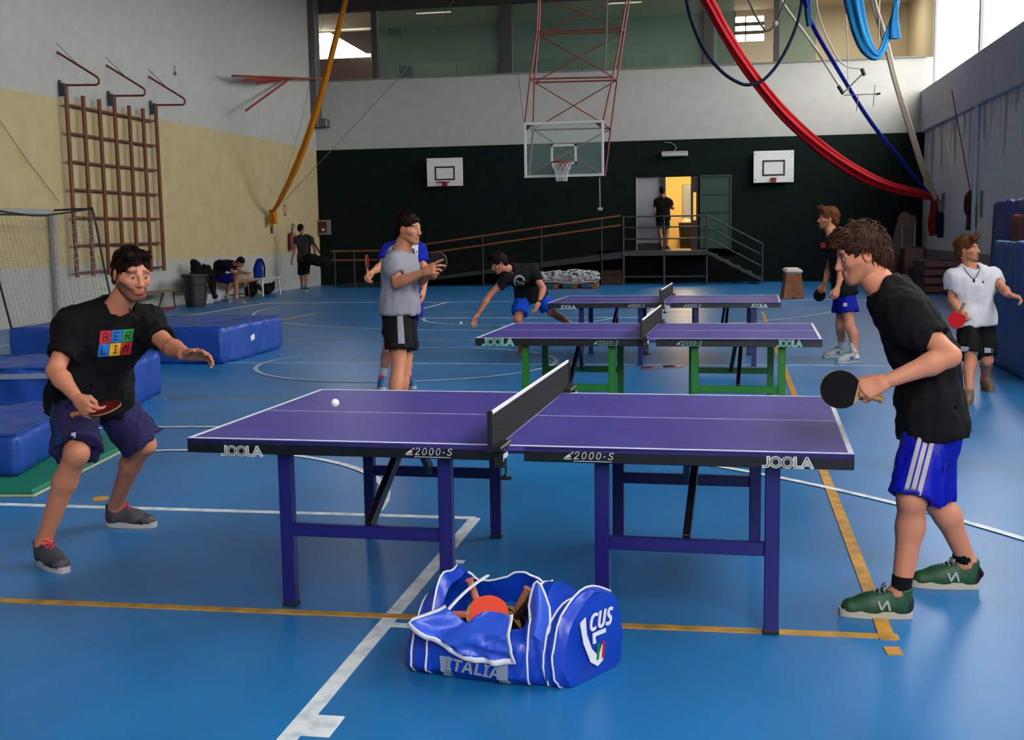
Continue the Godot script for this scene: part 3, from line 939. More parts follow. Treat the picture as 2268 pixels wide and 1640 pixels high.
func tt_net(label: String, at: Vector3, turn: float) -> Node3D:
	var t := thing("table_tennis_net", label, "net", at)
	t.rotation.y = turn
	var black := flatm(Color(0.02, 0.02, 0.025), 0.45)
	var white := flatm(Color(0.84, 0.84, 0.86), 0.6)
	var y0 := 0.762
	var hz := 0.915
	for s in [-1.0, 1.0]:
		part(t, "post", boxmesh(Vector3(0.022, 0.165, 0.014), 0.003), black, Vector3(0, y0 + 0.078, hz * s))
		var cl := part(t, "clamp", boxmesh(Vector3(0.05, 0.02, 0.18), 0.004), black, Vector3(0.02, y0 + 0.008, (hz - 0.085) * s))
		part(cl, "clamp_jaw", boxmesh(Vector3(0.045, 0.075, 0.022), 0.004), black, Vector3(0.005, -0.042, 0.035 * s))
		var k := MB.new()
		k.lathe([Vector2(0.004, -0.02), Vector2(0.004, 0.045)], Vector3.ZERO, Basis.IDENTITY, 10)
		k.lathe([Vector2(0.001, -0.036), Vector2(0.022, -0.034), Vector2(0.024, -0.026), Vector2(0.012, -0.02), Vector2(0.006, -0.012), Vector2(0.001, -0.012)], Vector3.ZERO, Basis.IDENTITY, 14)
		part(cl, "screw_knob", k.commit(), black, Vector3(0.025, -0.095, 0.02 * s))
		var txt := text_part(cl, "clamp_lettering", "JOOLA", 0.02, Transform3D(Basis(Vector3(0, 0, -1), Vector3(0, 1, 0), Vector3(1, 0, 0)), Vector3(0.0285, -0.03, 0.036 * s)), white)
	# the mesh: crossed black threads, joined in one part
	var nb := MB.new()
	for i in 140:
		var z := lerpf(-hz, hz, (i + 0.5) / 140.0)
		nb.box(Vector3(0, y0 + 0.07, z), Vector3(0.0022, 0.136, 0.0048))
	for j in 13:
		nb.box(Vector3(0, y0 + 0.008 + j * 0.0105, 0), Vector3(0.002, 0.0045, hz * 2))
	mpart(t, "net_mesh", nb, flatm(Color(0.055, 0.05, 0.055), 0.8)).set_meta("kind", "stuff")
	part(t, "top_tape", boxmesh(Vector3(0.008, 0.016, hz * 2.0), 0.002), white, Vector3(0, y0 + 0.149, 0))
	return t

# ------------------------------------------------------------------ bats and balls
func bat(label: String, tf: Transform3D, front: Color, back: Color, group := "", handle_col := Color(0.55, 0.36, 0.2)) -> Node3D:
	# local: handle along -y, blade centre at the origin, faces +z / -z
	var t := thing("table_tennis_bat", label, "bat", tf.origin, group)
	t.basis = tf.basis
	var out := PackedVector2Array()
	for i in 28:
		var a := TAU * i / 28.0
		var r := Vector2(cos(a) * 0.076, sin(a) * 0.079)
		if sin(a) < -0.8: r.x *= 1.05
		out.push_back(r)
	var w := MB.new()
	w.prism(out, Transform3D(Basis.IDENTITY, Vector3(0, 0, -0.003)), 0.006)
	mpart(t, "blade", w, flatm(Color(0.58, 0.42, 0.26), 0.6))
	var rub := PackedVector2Array()
	for p in out:
		if p.y > -0.062: rub.push_back(p * 0.985)
	for s in [[0.003, front], [-0.007, back]]:
		var r := MB.new()
		r.prism(rub, Transform3D(Basis.IDENTITY, Vector3(0, 0, s[0])), 0.004)
		mpart(t, "rubber", r, flatm(s[1], 0.8, 0.0, 0.25))
	var hn := MB.new()
	hn.box(Vector3(0, -0.118, 0), Vector3(0.027, 0.1, 0.023), Basis.IDENTITY, 0.008)
	hn.box(Vector3(0, -0.162, 0), Vector3(0.034, 0.016, 0.025), Basis.IDENTITY, 0.006)
	mpart(t, "handle", hn, flatm(handle_col, 0.5))
	return t
func look(fwd: Vector3, up: Vector3) -> Basis:       # z = fwd, y close to up
	var z := fwd.normalized()
	var x := up.cross(z).normalized()
	return Basis(x, z.cross(x), z)
func tt_ball(label: String, at: Vector3) -> void:
	var t := thing("table_tennis_ball", label, "ball", at)
	var b := MB.new()
	b.ball(Vector3.ZERO, Vector3.ONE * 0.02, Basis.IDENTITY, 12, 18)
	mpart(t, "shell", b, flatm(Color(0.85, 0.84, 0.84), 0.5))
	var s := MB.new()
	var r := []
	for i in 25: r.push_back(Vector3(cos(TAU * i / 24.0), 0, sin(TAU * i / 24.0)) * 0.0199)
	s.tube(r, 0.0003, 4, false)
	mpart(t, "seam", s, flatm(Color(0.7, 0.69, 0.69), 0.5))

func build_tables() -> void:
	var pos := [Vector3(-0.84, 0, -5.20), Vector3(-0.57, 0, -9.81), Vector3(-0.65, 0, -14.35)]
	var turn := [-0.0358, -0.0317, -0.0345]
	var lab := ["blue topped table tennis table with navy legs beside the blue sports bag", "blue topped table tennis table on bright green legs", "blue topped table tennis table with navy legs close to the vaulting box"]
	var nl := ["black net with white tape on the table beside the sports bag", "black net with white tape on the green legged table", "black net with white tape on the table close to the vaulting box"]
	for i in 3:
		tt_table(lab[i], pos[i], turn[i], [Color(0.085, 0.065, 0.36), Color(0.10, 0.42, 0.10), Color(0.075, 0.075, 0.33)][i], [Color(0.80, 0.80, 0.80), Color(0.55, 0.80, 0.74), Color(0.80, 0.82, 0.84)][i], i == 1)
		tt_net(nl[i], pos[i], turn[i])
	tt_ball("white ball in the air over the table beside the sports bag", pz(742, 893, -5.1))
	tt_ball("white ball dropping from the hand of the bending man", pz(1021, 716, -14.3))
	var f := Vector3(0, 1, 0)
	var f1 := py(1434, 817)
	bat("red faced bat lying flat on the floor under the green legged table", Transform3D(look(f, Vector3(-1, 0, 0.1)), f1 + Vector3(0, 0.0075, 0)), Color(0.45, 0.10, 0.09), Color(0.03, 0.03, 0.03))
	var f2 := py(1465, 815)
	bat("dark bat with pale handle lying on the floor beside the red faced bat", Transform3D(look(f, Vector3(-1, 0, 0.35)), f2 + Vector3(0.09, 0.0075, -0.06)), Color(0.12, 0.10, 0.11), Color(0.4, 0.1, 0.1), "", Color(0.72, 0.5, 0.36))

# ------------------------------------------------------------------ the open sports bag
func sports_bag() -> void:
	var o := py(1105, 1500)
	o.z = -4.02
	o.y = 0
	var t := thing("sports_bag", "open blue sports bag with white piping holding bats in front of the table", "bag", o)
	t.rotation.y = -0.14
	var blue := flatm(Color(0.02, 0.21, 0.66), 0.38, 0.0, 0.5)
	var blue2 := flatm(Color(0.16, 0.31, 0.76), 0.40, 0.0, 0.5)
	var inner := blue
	var white := flatm(Color(0.80, 0.80, 0.84), 0.6)
	# stations along the bag: x, half depth, front top height, back top height, crown
	var st := [
		[-0.355, 0.06, 0.06, 0.12, 0.10], [-0.34, 0.12, 0.12, 0.20, 0.17], [-0.30, 0.16, 0.17, 0.27, 0.25], [-0.235, 0.165, 0.18, 0.33, 0.34], [-0.19, 0.17, 0.19, 0.30, 0.29],
		[-0.13, 0.18, 0.20, 0.27, 0.0], [-0.03, 0.185, 0.19, 0.30, 0.0], [0.06, 0.185, 0.20, 0.31, 0.0], [0.12, 0.18, 0.21, 0.28, 0.0],
		[0.15, 0.17, 0.25, 0.30, 0.33], [0.20, 0.16, 0.26, 0.31, 0.34], [0.235, 0.16, 0.22, 0.25, 0.27], [0.27, 0.165, 0.22, 0.25, 0.28], [0.315, 0.165, 0.26, 0.28, 0.33], [0.35, 0.15, 0.24, 0.26, 0.31]]
	var ns := FastNoiseLite.new()
	ns.seed = 17; ns.frequency = 6.5; ns.fractal_octaves = 3
	var ring := func(s: Array, shrink: float) -> Array:
		# from the front top edge down, under, and up to the back top edge
		var d: float = s[1] - shrink
		var pts := [Vector2(d * 0.78, s[2]), Vector2(d * 0.95, s[2] * 0.8), Vector2(d * 1.05, s[2] * 0.5), Vector2(d * 1.06, s[2] * 0.22), Vector2(d * 0.98, 0.03), Vector2(d * 0.8, 0.004 + shrink), Vector2(d * 0.3, 0.003 + shrink), Vector2(-d * 0.3, 0.003 + shrink), Vector2(-d * 0.8, 0.004 + shrink), Vector2(-d, 0.03), Vector2(-d * 1.05, s[3] * 0.3), Vector2(-d * 1.0, s[3] * 0.7), Vector2(-d * 0.86, s[3])]
		return pts
	var fine := []
	for i in st.size() - 1:
		for k in 4:
			var a := []
			for q in 5:
				var p0: float = st[max(i - 1, 0)][q]
				var p1: float = st[i][q]
				var p2: float = st[i + 1][q]
				var p3: float = st[min(i + 2, st.size() - 1)][q]
				var u := k / 4.0
				if q == 4: a.push_back(lerpf(p1, p2, u) if p1 > 0.0 and p2 > 0.0 else 0.0)
				else: a.push_back(lerpf(cubic_interpolate(p1, p2, p0, p3, u), lerpf(p1, p2, u), 0.4))
			fine.push_back(a)
	fine.push_back(st[st.size() - 1])
	var skin := []
	var lining := []
	var m := 13
	var sub := 3
	for s in fine:
		for lay in 2:
			var r: Array = ring.call(s, 0.006 * lay)
			for k in m - 1:
				for u in (sub if k < m - 2 else sub + 1):
					var tt := float(u) / sub
					var p: Vector2 = (r[k] as Vector2).cubic_interpolate(r[k + 1], r[max(k - 1, 0)], r[min(k + 2, m - 1)], tt)
					var v := Vector3(s[0], p.y, p.x)
					var w := 0.016 * ns.get_noise_3d(v.x * 1.5, v.y * 0.9, v.z) + 0.007 * ns.get_noise_3d(v.x * 4.0, v.y * 2.2, v.z * 3.0 + 9.0)
					var cen := Vector3(s[0], s[2] * 0.45, 0)
					v += (v - cen).normalized() * w * (1.0 if v.y > 0.02 else 0.0)
					v.y = maxf(v.y, 0.003)
					v.x -= v.z * 0.42 * smoothstep(0.16, 0.33, s[0])
					if lay == 0: skin.push_back(v)
					else: lining.push_back(v)
	var cols := (m - 1) * sub + 1
	var body := MB.new()
	body.grid(skin, cols, fine.size())
	var lin := MB.new()
	lin.grid(lining, cols, fine.size(), false, true)
	# closed tops at both ends: arch from front edge to back edge over the crown
	for i in fine.size() - 1:
		if fine[i][4] <= 0.0 or fine[i + 1][4] <= 0.0: continue
		var ga := []
		for e in [i, i + 1]:
			var f: Vector3 = skin[e * cols]
			var b: Vector3 = skin[e * cols + cols - 1]
			for k in 9:
				var u := k / 8.0
				var p := f.lerp(b, u)
				p.y = lerpf(f.y, b.y, u) + (fine[e][4] - lerpf(f.y, b.y, u)) * sin(PI * u) * 1.0 + 0.006 * ns.get_noise_3d(p.x * 4, u * 0.4, 3.0)
				ga.push_back(p)
		body.grid(ga, 9, 2, false, true)
	# the end panels
	for e in [0, fine.size() - 1]:
		var f: Vector3 = skin[e * cols]
		var b: Vector3 = skin[e * cols + cols - 1]
		var loop := []
		for k in cols: loop.push_back(skin[e * cols + k])
		for k in range(1, 8):
			var u := 1.0 - k / 8.0
			var p := f.lerp(b, u)
			p.y = lerpf(f.y, b.y, u) + (fine[e][4] - lerpf(f.y, b.y, u)) * sin(PI * u)
			loop.push_back(p)
		var c := Vector3.ZERO
		for p in loop: c += p / loop.size()
		c.x += -0.012 if e == 0 else 0.018
		for k in loop.size():
			var p0: Vector3 = loop[k]
			var p1: Vector3 = loop[(k + 1) % loop.size()]
			if e == 0: body.flat_tri(c, p1, p0)
			else: body.flat_tri(c, p0, p1)
	mpart(t, "bag_body", body, blue)
	mpart(t, "lining", lin, inner)
	# piping around the sections at each end
	for si in [0.24, 0.315, 0.15, -0.235, -0.30]:
		var best := 0
		for i in fine.size():
			if abs(fine[i][0] - si) < abs(fine[best][0] - si): best = i
		var pl := []
		for k in range(0, cols): pl.push_back((skin[best * cols + k] as Vector3) * Vector3(1, 1, 1.012) + Vector3(0, 0.001, 0))
		var f: Vector3 = skin[best * cols]
		var b: Vector3 = skin[best * cols + cols - 1]
		if fine[best][4] > 0.0:
			for k in range(1, 9):
				var u := 1.0 - k / 8.0
				var p := f.lerp(b, u)
				p.y = lerpf(f.y, b.y, u) + (fine[best][4] - lerpf(f.y, b.y, u)) * sin(PI * u) + 0.002
				pl.push_back(p)
		var mb := MB.new()
		mb.tube(pl, 0.0042, 6, false)
		mpart(t, "piping", mb, white)
	# lighter blue pocket panel at the right of the opening
	var pk := []
	for j in 7:
		for i in 7:
			var u := i / 6.0
			var v := j / 6.0
			pk.push_back(Vector3(0.135 + 0.075 * u + 0.01 * sin(v * 3.0), 0.20 + 0.14 * sin(PI * (0.1 + 0.8 * u)) * v + 0.04 * v - 0.07 * (1.0 - v) * abs(u - 0.5), 0.155 - 0.05 * v + 0.02 * sin(PI * u)))
	var pm := MB.new()
	pm.grid(pk, 7, 7)
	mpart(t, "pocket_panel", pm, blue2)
	var edge := []
	for j in range(0, 7): edge.push_back(pk[j * 7] + Vector3(0, 0, 0.003))
	for i in range(1, 7): edge.push_back(pk[42 + i] + Vector3(0, 0.002, 0.003))
	for j in range(5, -1, -1): edge.push_back(pk[j * 7 + 6] + Vector3(0, 0, 0.003))
	var em := MB.new()
	em.tube(edge, 0.005, 6, false)
	mpart(t, "zip_tape", em, white)
	# the flap folded down over the front
	var fl := []
	var fo := []
	var nu := 17
	var nv := 13
	var fn := FastNoiseLite.new()
	fn.seed = 4; fn.frequency = 9.0
	for j in nv:
		for i in nu:
			var u := float(i) / (nu - 1)
			var v := float(j) / (nv - 1)
			# left edge runs out to a corner, then slants in; the upper edge dips where the bats show
			var xl := lerpf(-0.165, -0.283, smoothstep(0.0, 0.32, v)) if v < 0.32 else lerpf(-0.283, -0.105, pow((v - 0.32) / 0.68, 0.9))
			var xr := lerpf(0.085, 0.112, v)
			var x := lerpf(xl, xr, u)
			var top := lerpf(0.272, 0.262, u) - 0.055 * exp(-pow((u - 0.30) / 0.17, 2.0))
			var low := lerpf(0.118, 0.112, u) - 0.012 * sin(PI * u)
			var y := lerpf(top, low, v)
			var z := lerpf(0.150, 0.226, smoothstep(0.0, 0.42, v)) - 0.012 * smoothstep(0.6, 1.0, v) + 0.030 * fn.get_noise_2d(u * 0.40, v * 0.30) + 0.012 * sin(u * 15.0 + v * 4.0) * (1.0 - v * 0.6)
			z = maxf(z, 0.15 + 0.055 * smoothstep(0.0, 0.35, v))
			fl.push_back(Vector3(x, y, z))
	var fm := MB.new()
	fm.grid(fl, nu, nv, false, true)
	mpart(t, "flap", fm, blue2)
	var hem := []
	for j in nv: fo.push_back(fl[j * nu])
	for i in range(1, nu): fo.push_back(fl[(nv - 1) * nu + i])
	for j in range(nv - 2, -1, -1): fo.push_back(fl[j * nu + nu - 1])
	for p in fo: hem.push_back(p + Vector3(0, 0, 0.004))
	var hm := MB.new()
	hm.tube(hem, 0.012, 8, true, 0.45)
	mpart(t, "flap_zip_tape", hm, white)
	# rim tape at the back of the opening, and the short strap at its left
	var rim := []
	for i in range(16, 37):
		rim.push_back((skin[i * cols + cols - 1] as Vector3) + Vector3(0, 0.006, 0))
	var rm := MB.new()
	rm.tube(rim, 0.008, 6, true, 0.5)
	mpart(t, "rim_tape", rm, white)
	var strap := []
	for k in 11:
		var u := k / 10.0
		strap.push_back(Vector3(-0.21 + 0.13 * u, 0.19 + 0.135 * u + 0.02 * sin(PI * u), 0.15 - 0.22 * u))
	var sm := MB.new()
	sm.tube(strap, 0.010, 6, true, 0.4)
	mpart(t, "strap", sm, white)
	# grey webbing straps down the front and the printed words between them
	var web := flatm(Color(0.45, 0.50, 0.58), 0.7)
	for xx in [-0.155, 0.065]:
		var best := 0
		for i in fine.size():
			if abs(fine[i][0] - xx) < abs(fine[best][0] - xx): best = i
		var w := []
		for k in range(6, 20): 
			var p: Vector3 = skin[best * cols + k]
			w.push_back(Vector3(xx, p.y + 0.0, p.z + 0.007 if p.y > 0.03 else p.z + 0.004))
		var side := []
		var nrm := []
		for p in w:
			side.push_back(Vector3(1, 0, 0)); nrm.push_back(Vector3(0, 0, 1))
		var wm := MB.new()
		wm.ribbon(w, side, 0.042, nrm)
		mpart(t, "webbing_strap", wm, web)
	text_part(t, "word_print", "ITALIA", 0.047, Transform3D(Basis(Vector3(1, -0.09, -0.02).normalized(), Vector3(0.03, 1, 0.12).normalized(), Vector3(0, -0.1, 1)), Vector3(-0.045, 0.066, 0.204)), web, true, true, 0.004)
	# emblem on the right end: white swoosh with CUS and a small tricolour
	var er := Transform3D(Basis(Vector3(0.42, 0, -0.907), Vector3(0.02, 1, 0.0), Vector3(0.907, 0, 0.42)).orthonormalized(), Vector3(0.362, 0.19, 0.045))
	text_part(t, "emblem_lettering", "CUS", 0.062, er * Transform3D(Basis.from_scale(Vector3(0.82, 1, 1)), Vector3(0.03, 0.035, 0.004)), white, true, true, 0.004)
	var sw := MB.new()
	sw.prism(PackedVector2Array([Vector2(-0.085, 0.05), Vector2(-0.055, 0.065), Vector2(-0.048, 0.0), Vector2(-0.02, -0.06), Vector2(0.005, -0.085), Vector2(0.02, -0.1), Vector2(0.04, -0.06), Vector2(0.055, -0.06), Vector2(0.045, -0.12), Vector2(0.015, -0.135), Vector2(-0.025, -0.11), Vector2(-0.065, -0.03)]), er, 0.003)
	sw.prism(PackedVector2Array([Vector2(-0.015, -0.005), Vector2(0.06, -0.005), Vector2(0.06, -0.02), Vector2(0.0, -0.02), Vector2(0.005, -0.045), Vector2(-0.012, -0.045)]), er, 0.003)
	mpart(t, "emblem_swoosh", sw, white)
	for q in [[0.012, Color(0.05, 0.42, 0.15)], [0.042, Color(0.65, 0.06, 0.08)]]:
		var fg := MB.new()
		fg.prism(PackedVector2Array([Vector2(q[0], -0.05), Vector2(q[0] + 0.012, -0.05), Vector2(q[0] + 0.006, -0.11), Vector2(q[0] - 0.006, -0.11)]), er * Transform3D(Basis.IDENTITY, Vector3(0, 0, 0.002)), 0.003)
		mpart(t, "emblem_flag", fg, flatm(q[1], 0.6))
	# what lies in the bag: orange faced bat and three bat handles, a light blue folder
	var tb := Transform3D(Basis(Vector3.UP, t.rotation.y), o)
	bat("orange faced bat lying in the open sports bag", tb * Transform3D(look(Vector3(0.1, 0.75, 0.65), Vector3(0.25, -0.6, -0.6)), Vector3(-0.045, 0.215, 0.045)), Color(0.80, 0.27, 0.19), Color(0.7, 0.15, 0.1), "", Color(0.62, 0.32, 0.24))
	bat("bat with thick pale handle sticking up out of the sports bag", tb * Transform3D(look(Vector3(0.2, 0.3, 1.0), Vector3(0.35, -1.0, -0.1)), Vector3(-0.09, 0.155, -0.04)), Color(0.03, 0.03, 0.04), Color(0.5, 0.08, 0.07), "", Color(0.66, 0.36, 0.27))
	bat("bat with brown ended handle sticking up at the right of the sports bag opening", tb * Transform3D(look(Vector3(-0.2, 0.3, 1.0), Vector3(-0.35, -1.0, -0.2)), Vector3(0.0, 0.135, -0.06)), Color(0.03, 0.03, 0.04), Color(0.5, 0.08, 0.07), "", Color(0.60, 0.38, 0.27))
	bat("bat with dark handle beside the brown ended one in the sports bag", tb * Transform3D(look(Vector3(-0.4, 0.3, 1.0), Vector3(-0.7, -1.0, -0.15)), Vector3(0.0, 0.13, -0.02)), Color(0.03, 0.03, 0.04), Color(0.5, 0.08, 0.07), "", Color(0.16, 0.10, 0.08))
	var fd := thing("plastic_folder", "light blue plastic sheet inside the sports bag", "folder", tb * Vector3(-0.04, 0.12, -0.09))
	fd.rotation = Vector3(-0.15, -0.14, 0.06)
	part(fd, "cover", boxmesh(Vector3(0.26, 0.19, 0.012), 0.003), flatm(Color(0.03, 0.30, 0.62), 0.35), Vector3(0, 0.0, 0))
	part(fd, "spine", boxmesh(Vector3(0.012, 0.19, 0.018), 0.003), flatm(Color(0.03, 0.24, 0.5), 0.35), Vector3(-0.13, 0.0, 0))

# ------------------------------------------------------------------ fittings, mats and everything hung around the hall
func tube_part(parent: Node3D, called: String, pts: Array, r, m: Material, sides := 8) -> MeshInstance3D:
	var mb := MB.new()
	mb.tube(pts, r, sides)
	return mpart(parent, called, mb, m, parent.position)
func smooth(pts: Array, k := 4) -> Array:
	var out := []
	for i in pts.size() - 1:
		for j in k:
			out.push_back((pts[i] as Vector3).cubic_interpolate(pts[i + 1], pts[max(i - 1, 0)], pts[min(i + 2, pts.size() - 1)], float(j) / k))
	out.push_back(pts[pts.size() - 1])
	return out
func silk_mesh(mb: MB, pts: Array, r: Array, folds: int, depth := 0.3, flat := 1.0, sd := 1) -> void:    # a gathered cloth: a tube with deep lengthwise folds
	var p := smooth(pts, 4)
	var sides := folds * 6
	var x := Vector3(1, 0, 0)
	var g := []
	var ns := FastNoiseLite.new()
	ns.seed = sd; ns.frequency = 0.7
	for i in p.size():
		var t: Vector3 = (p[min(i + 1, p.size() - 1)] - p[max(i - 1, 0)]).normalized()
		x = (x - t * x.dot(t)).normalized()
		var y := t.cross(x)
		var f := float(i) / (p.size() - 1) * (r.size() - 1)
		var k := int(min(floor(f), r.size() - 2))
		var rr := lerpf(r[k], r[k + 1], f - k)
		for s in sides + 1:
			var a := TAU * s / sides
			var q := 1.0 - depth * (0.5 + 0.5 * cos(folds * a + 0.15 * i)) + 0.18 * ns.get_noise_2d(cos(a) * 2.0 + i * 0.12, sin(a) * 2.0)
			g.push_back(p[i] + (x * cos(a) + y * sin(a) * flat) * rr * q)
	mb.grid(g, sides + 1, p.size(), false, false)
func silk(called: String, label: String, pts: Array, r: Array, col: Color, folds := 5, flat := 1.0) -> Node3D:
	var t := thing(called, label, "silk", pts[pts.size() - 1])
	var mb := MB.new()
	silk_mesh(mb, pts, r, folds, 0.34, flat, folds)
	mpart(t, "gathered_cloth", mb, cloth(col, 0.75), t.position)
	return t
func along(px: Array, z0: float, z1: float) -> Array:
	var out := []
	for i in px.size():
		out.push_back(pz(px[i][0], px[i][1], lerpf(z0, z1, float(i) / (px.size() - 1))))
	return out
func crash_mat(label: String, lo: Vector3, hi: Vector3, col: Color, turn: float, tag_patch := false, strap := false) -> Node3D:
	var c := Vector3((lo.x + hi.x) / 2, lo.y, (lo.z + hi.z) / 2)
	var t := thing("crash_mat", label, "mat", c)
	t.rotation.y = turn
	var sz := hi - lo
	var f := SDF.new(Vector3(-sz.x / 2 - 0.1, -0.06, -sz.z / 2 - 0.1), Vector3(sz.x / 2 + 0.1, sz.y + 0.08, sz.z / 2 + 0.1), 0.035)
	for iz in f.nz:
		for iy in f.ny:
			for ix in f.nx:
				var p := f.o + Vector3(ix, iy, iz) * f.h
				var q := Vector3(abs(p.x) - sz.x / 2 + 0.04, abs(p.y - sz.y / 2) - sz.y / 2 + 0.04, abs(p.z) - sz.z / 2 + 0.04)
				f.f[(iz * f.ny + iy) * f.nx + ix] = q.max(Vector3.ZERO).length() + minf(maxf(q.x, maxf(q.y, q.z)), 0.0) - 0.04
	f.rough(0.03, Vector3(2.2, 1.2, 2.2), int(abs(lo.x * 100)), 3)
	var mb := MB.new()
	f.mesh(mb)
	mpart(t, "cover", mb, flatm(col, 0.45))
	var sm := MB.new()
	for s in [-1.0, 1.0]:
		sm.tube([Vector3(sz.x / 2 * 0.97, sz.y * 0.98, sz.z / 2 * 0.97 * s), Vector3(-sz.x / 2 * 0.97, sz.y * 0.98, sz.z / 2 * 0.97 * s)], 0.012, 6)
		sm.tube([Vector3(sz.x / 2 * 0.97 * s, sz.y * 0.98, sz.z / 2 * 0.97), Vector3(sz.x / 2 * 0.97 * s, sz.y * 0.98, -sz.z / 2 * 0.97)], 0.012, 6)
	mpart(t, "seam_piping", sm, flatm(col.darkened(0.15), 0.5))
	if tag_patch: part(t, "white_tag", boxmesh(Vector3(0.012, 0.07, 0.13), 0.002), flatm(Color(0.8, 0.8, 0.8)), Vector3(sz.x / 2 + 0.012, sz.y * 0.55, sz.z * 0.06)).rotation.x = 0.15
	if strap: part(t, "grey_strap", boxmesh(Vector3(sz.x * 0.985, 0.05, 0.02), 0.003), flatm(Color(0.45, 0.48, 0.58), 0.6), Vector3(0, sz.y * 0.82, sz.z / 2 + 0.012))
	return t

func build_mats() -> void:
	var b := Color(0.012, 0.225, 0.56)
	crash_mat("thick blue crash mat with a small white tag on its side", Vector3(-9.2, 0, -15.72), Vector3(-6.23, 0.47, -13.55), b, 0.02, true)
	crash_mat("thick blue crash mat with a grey strap between two other blue mats", Vector3(-7.99, 0, -10.8), Vector3(-5.59, 0.43, -9.5), b, 0.2, false, true)
	crash_mat("thick blue crash mat lying on the green floor mat", Vector3(-6.93, 0.052, -8.04), Vector3(-4.73, 0.33, -6.44), b, 0.26)
	var gm := thing("green_floor_mat", "thin green floor mat with pale edge under a blue crash mat", "mat", Vector3(-5.38, 0, -7.28))
	gm.rotation.y = 0.14
	part(gm, "mat_cover", boxmesh(Vector3(2.0, 0.04, 2.05), 0.012), flatm(Color(0.03, 0.42, 0.32), 0.5), Vector3(0, 0.028, 0))
	part(gm, "pale_edge", boxmesh(Vector3(2.02, 0.016, 2.07), 0.004), flatm(Color(0.62, 0.62, 0.52), 0.7), Vector3(0, 0.009, 0))

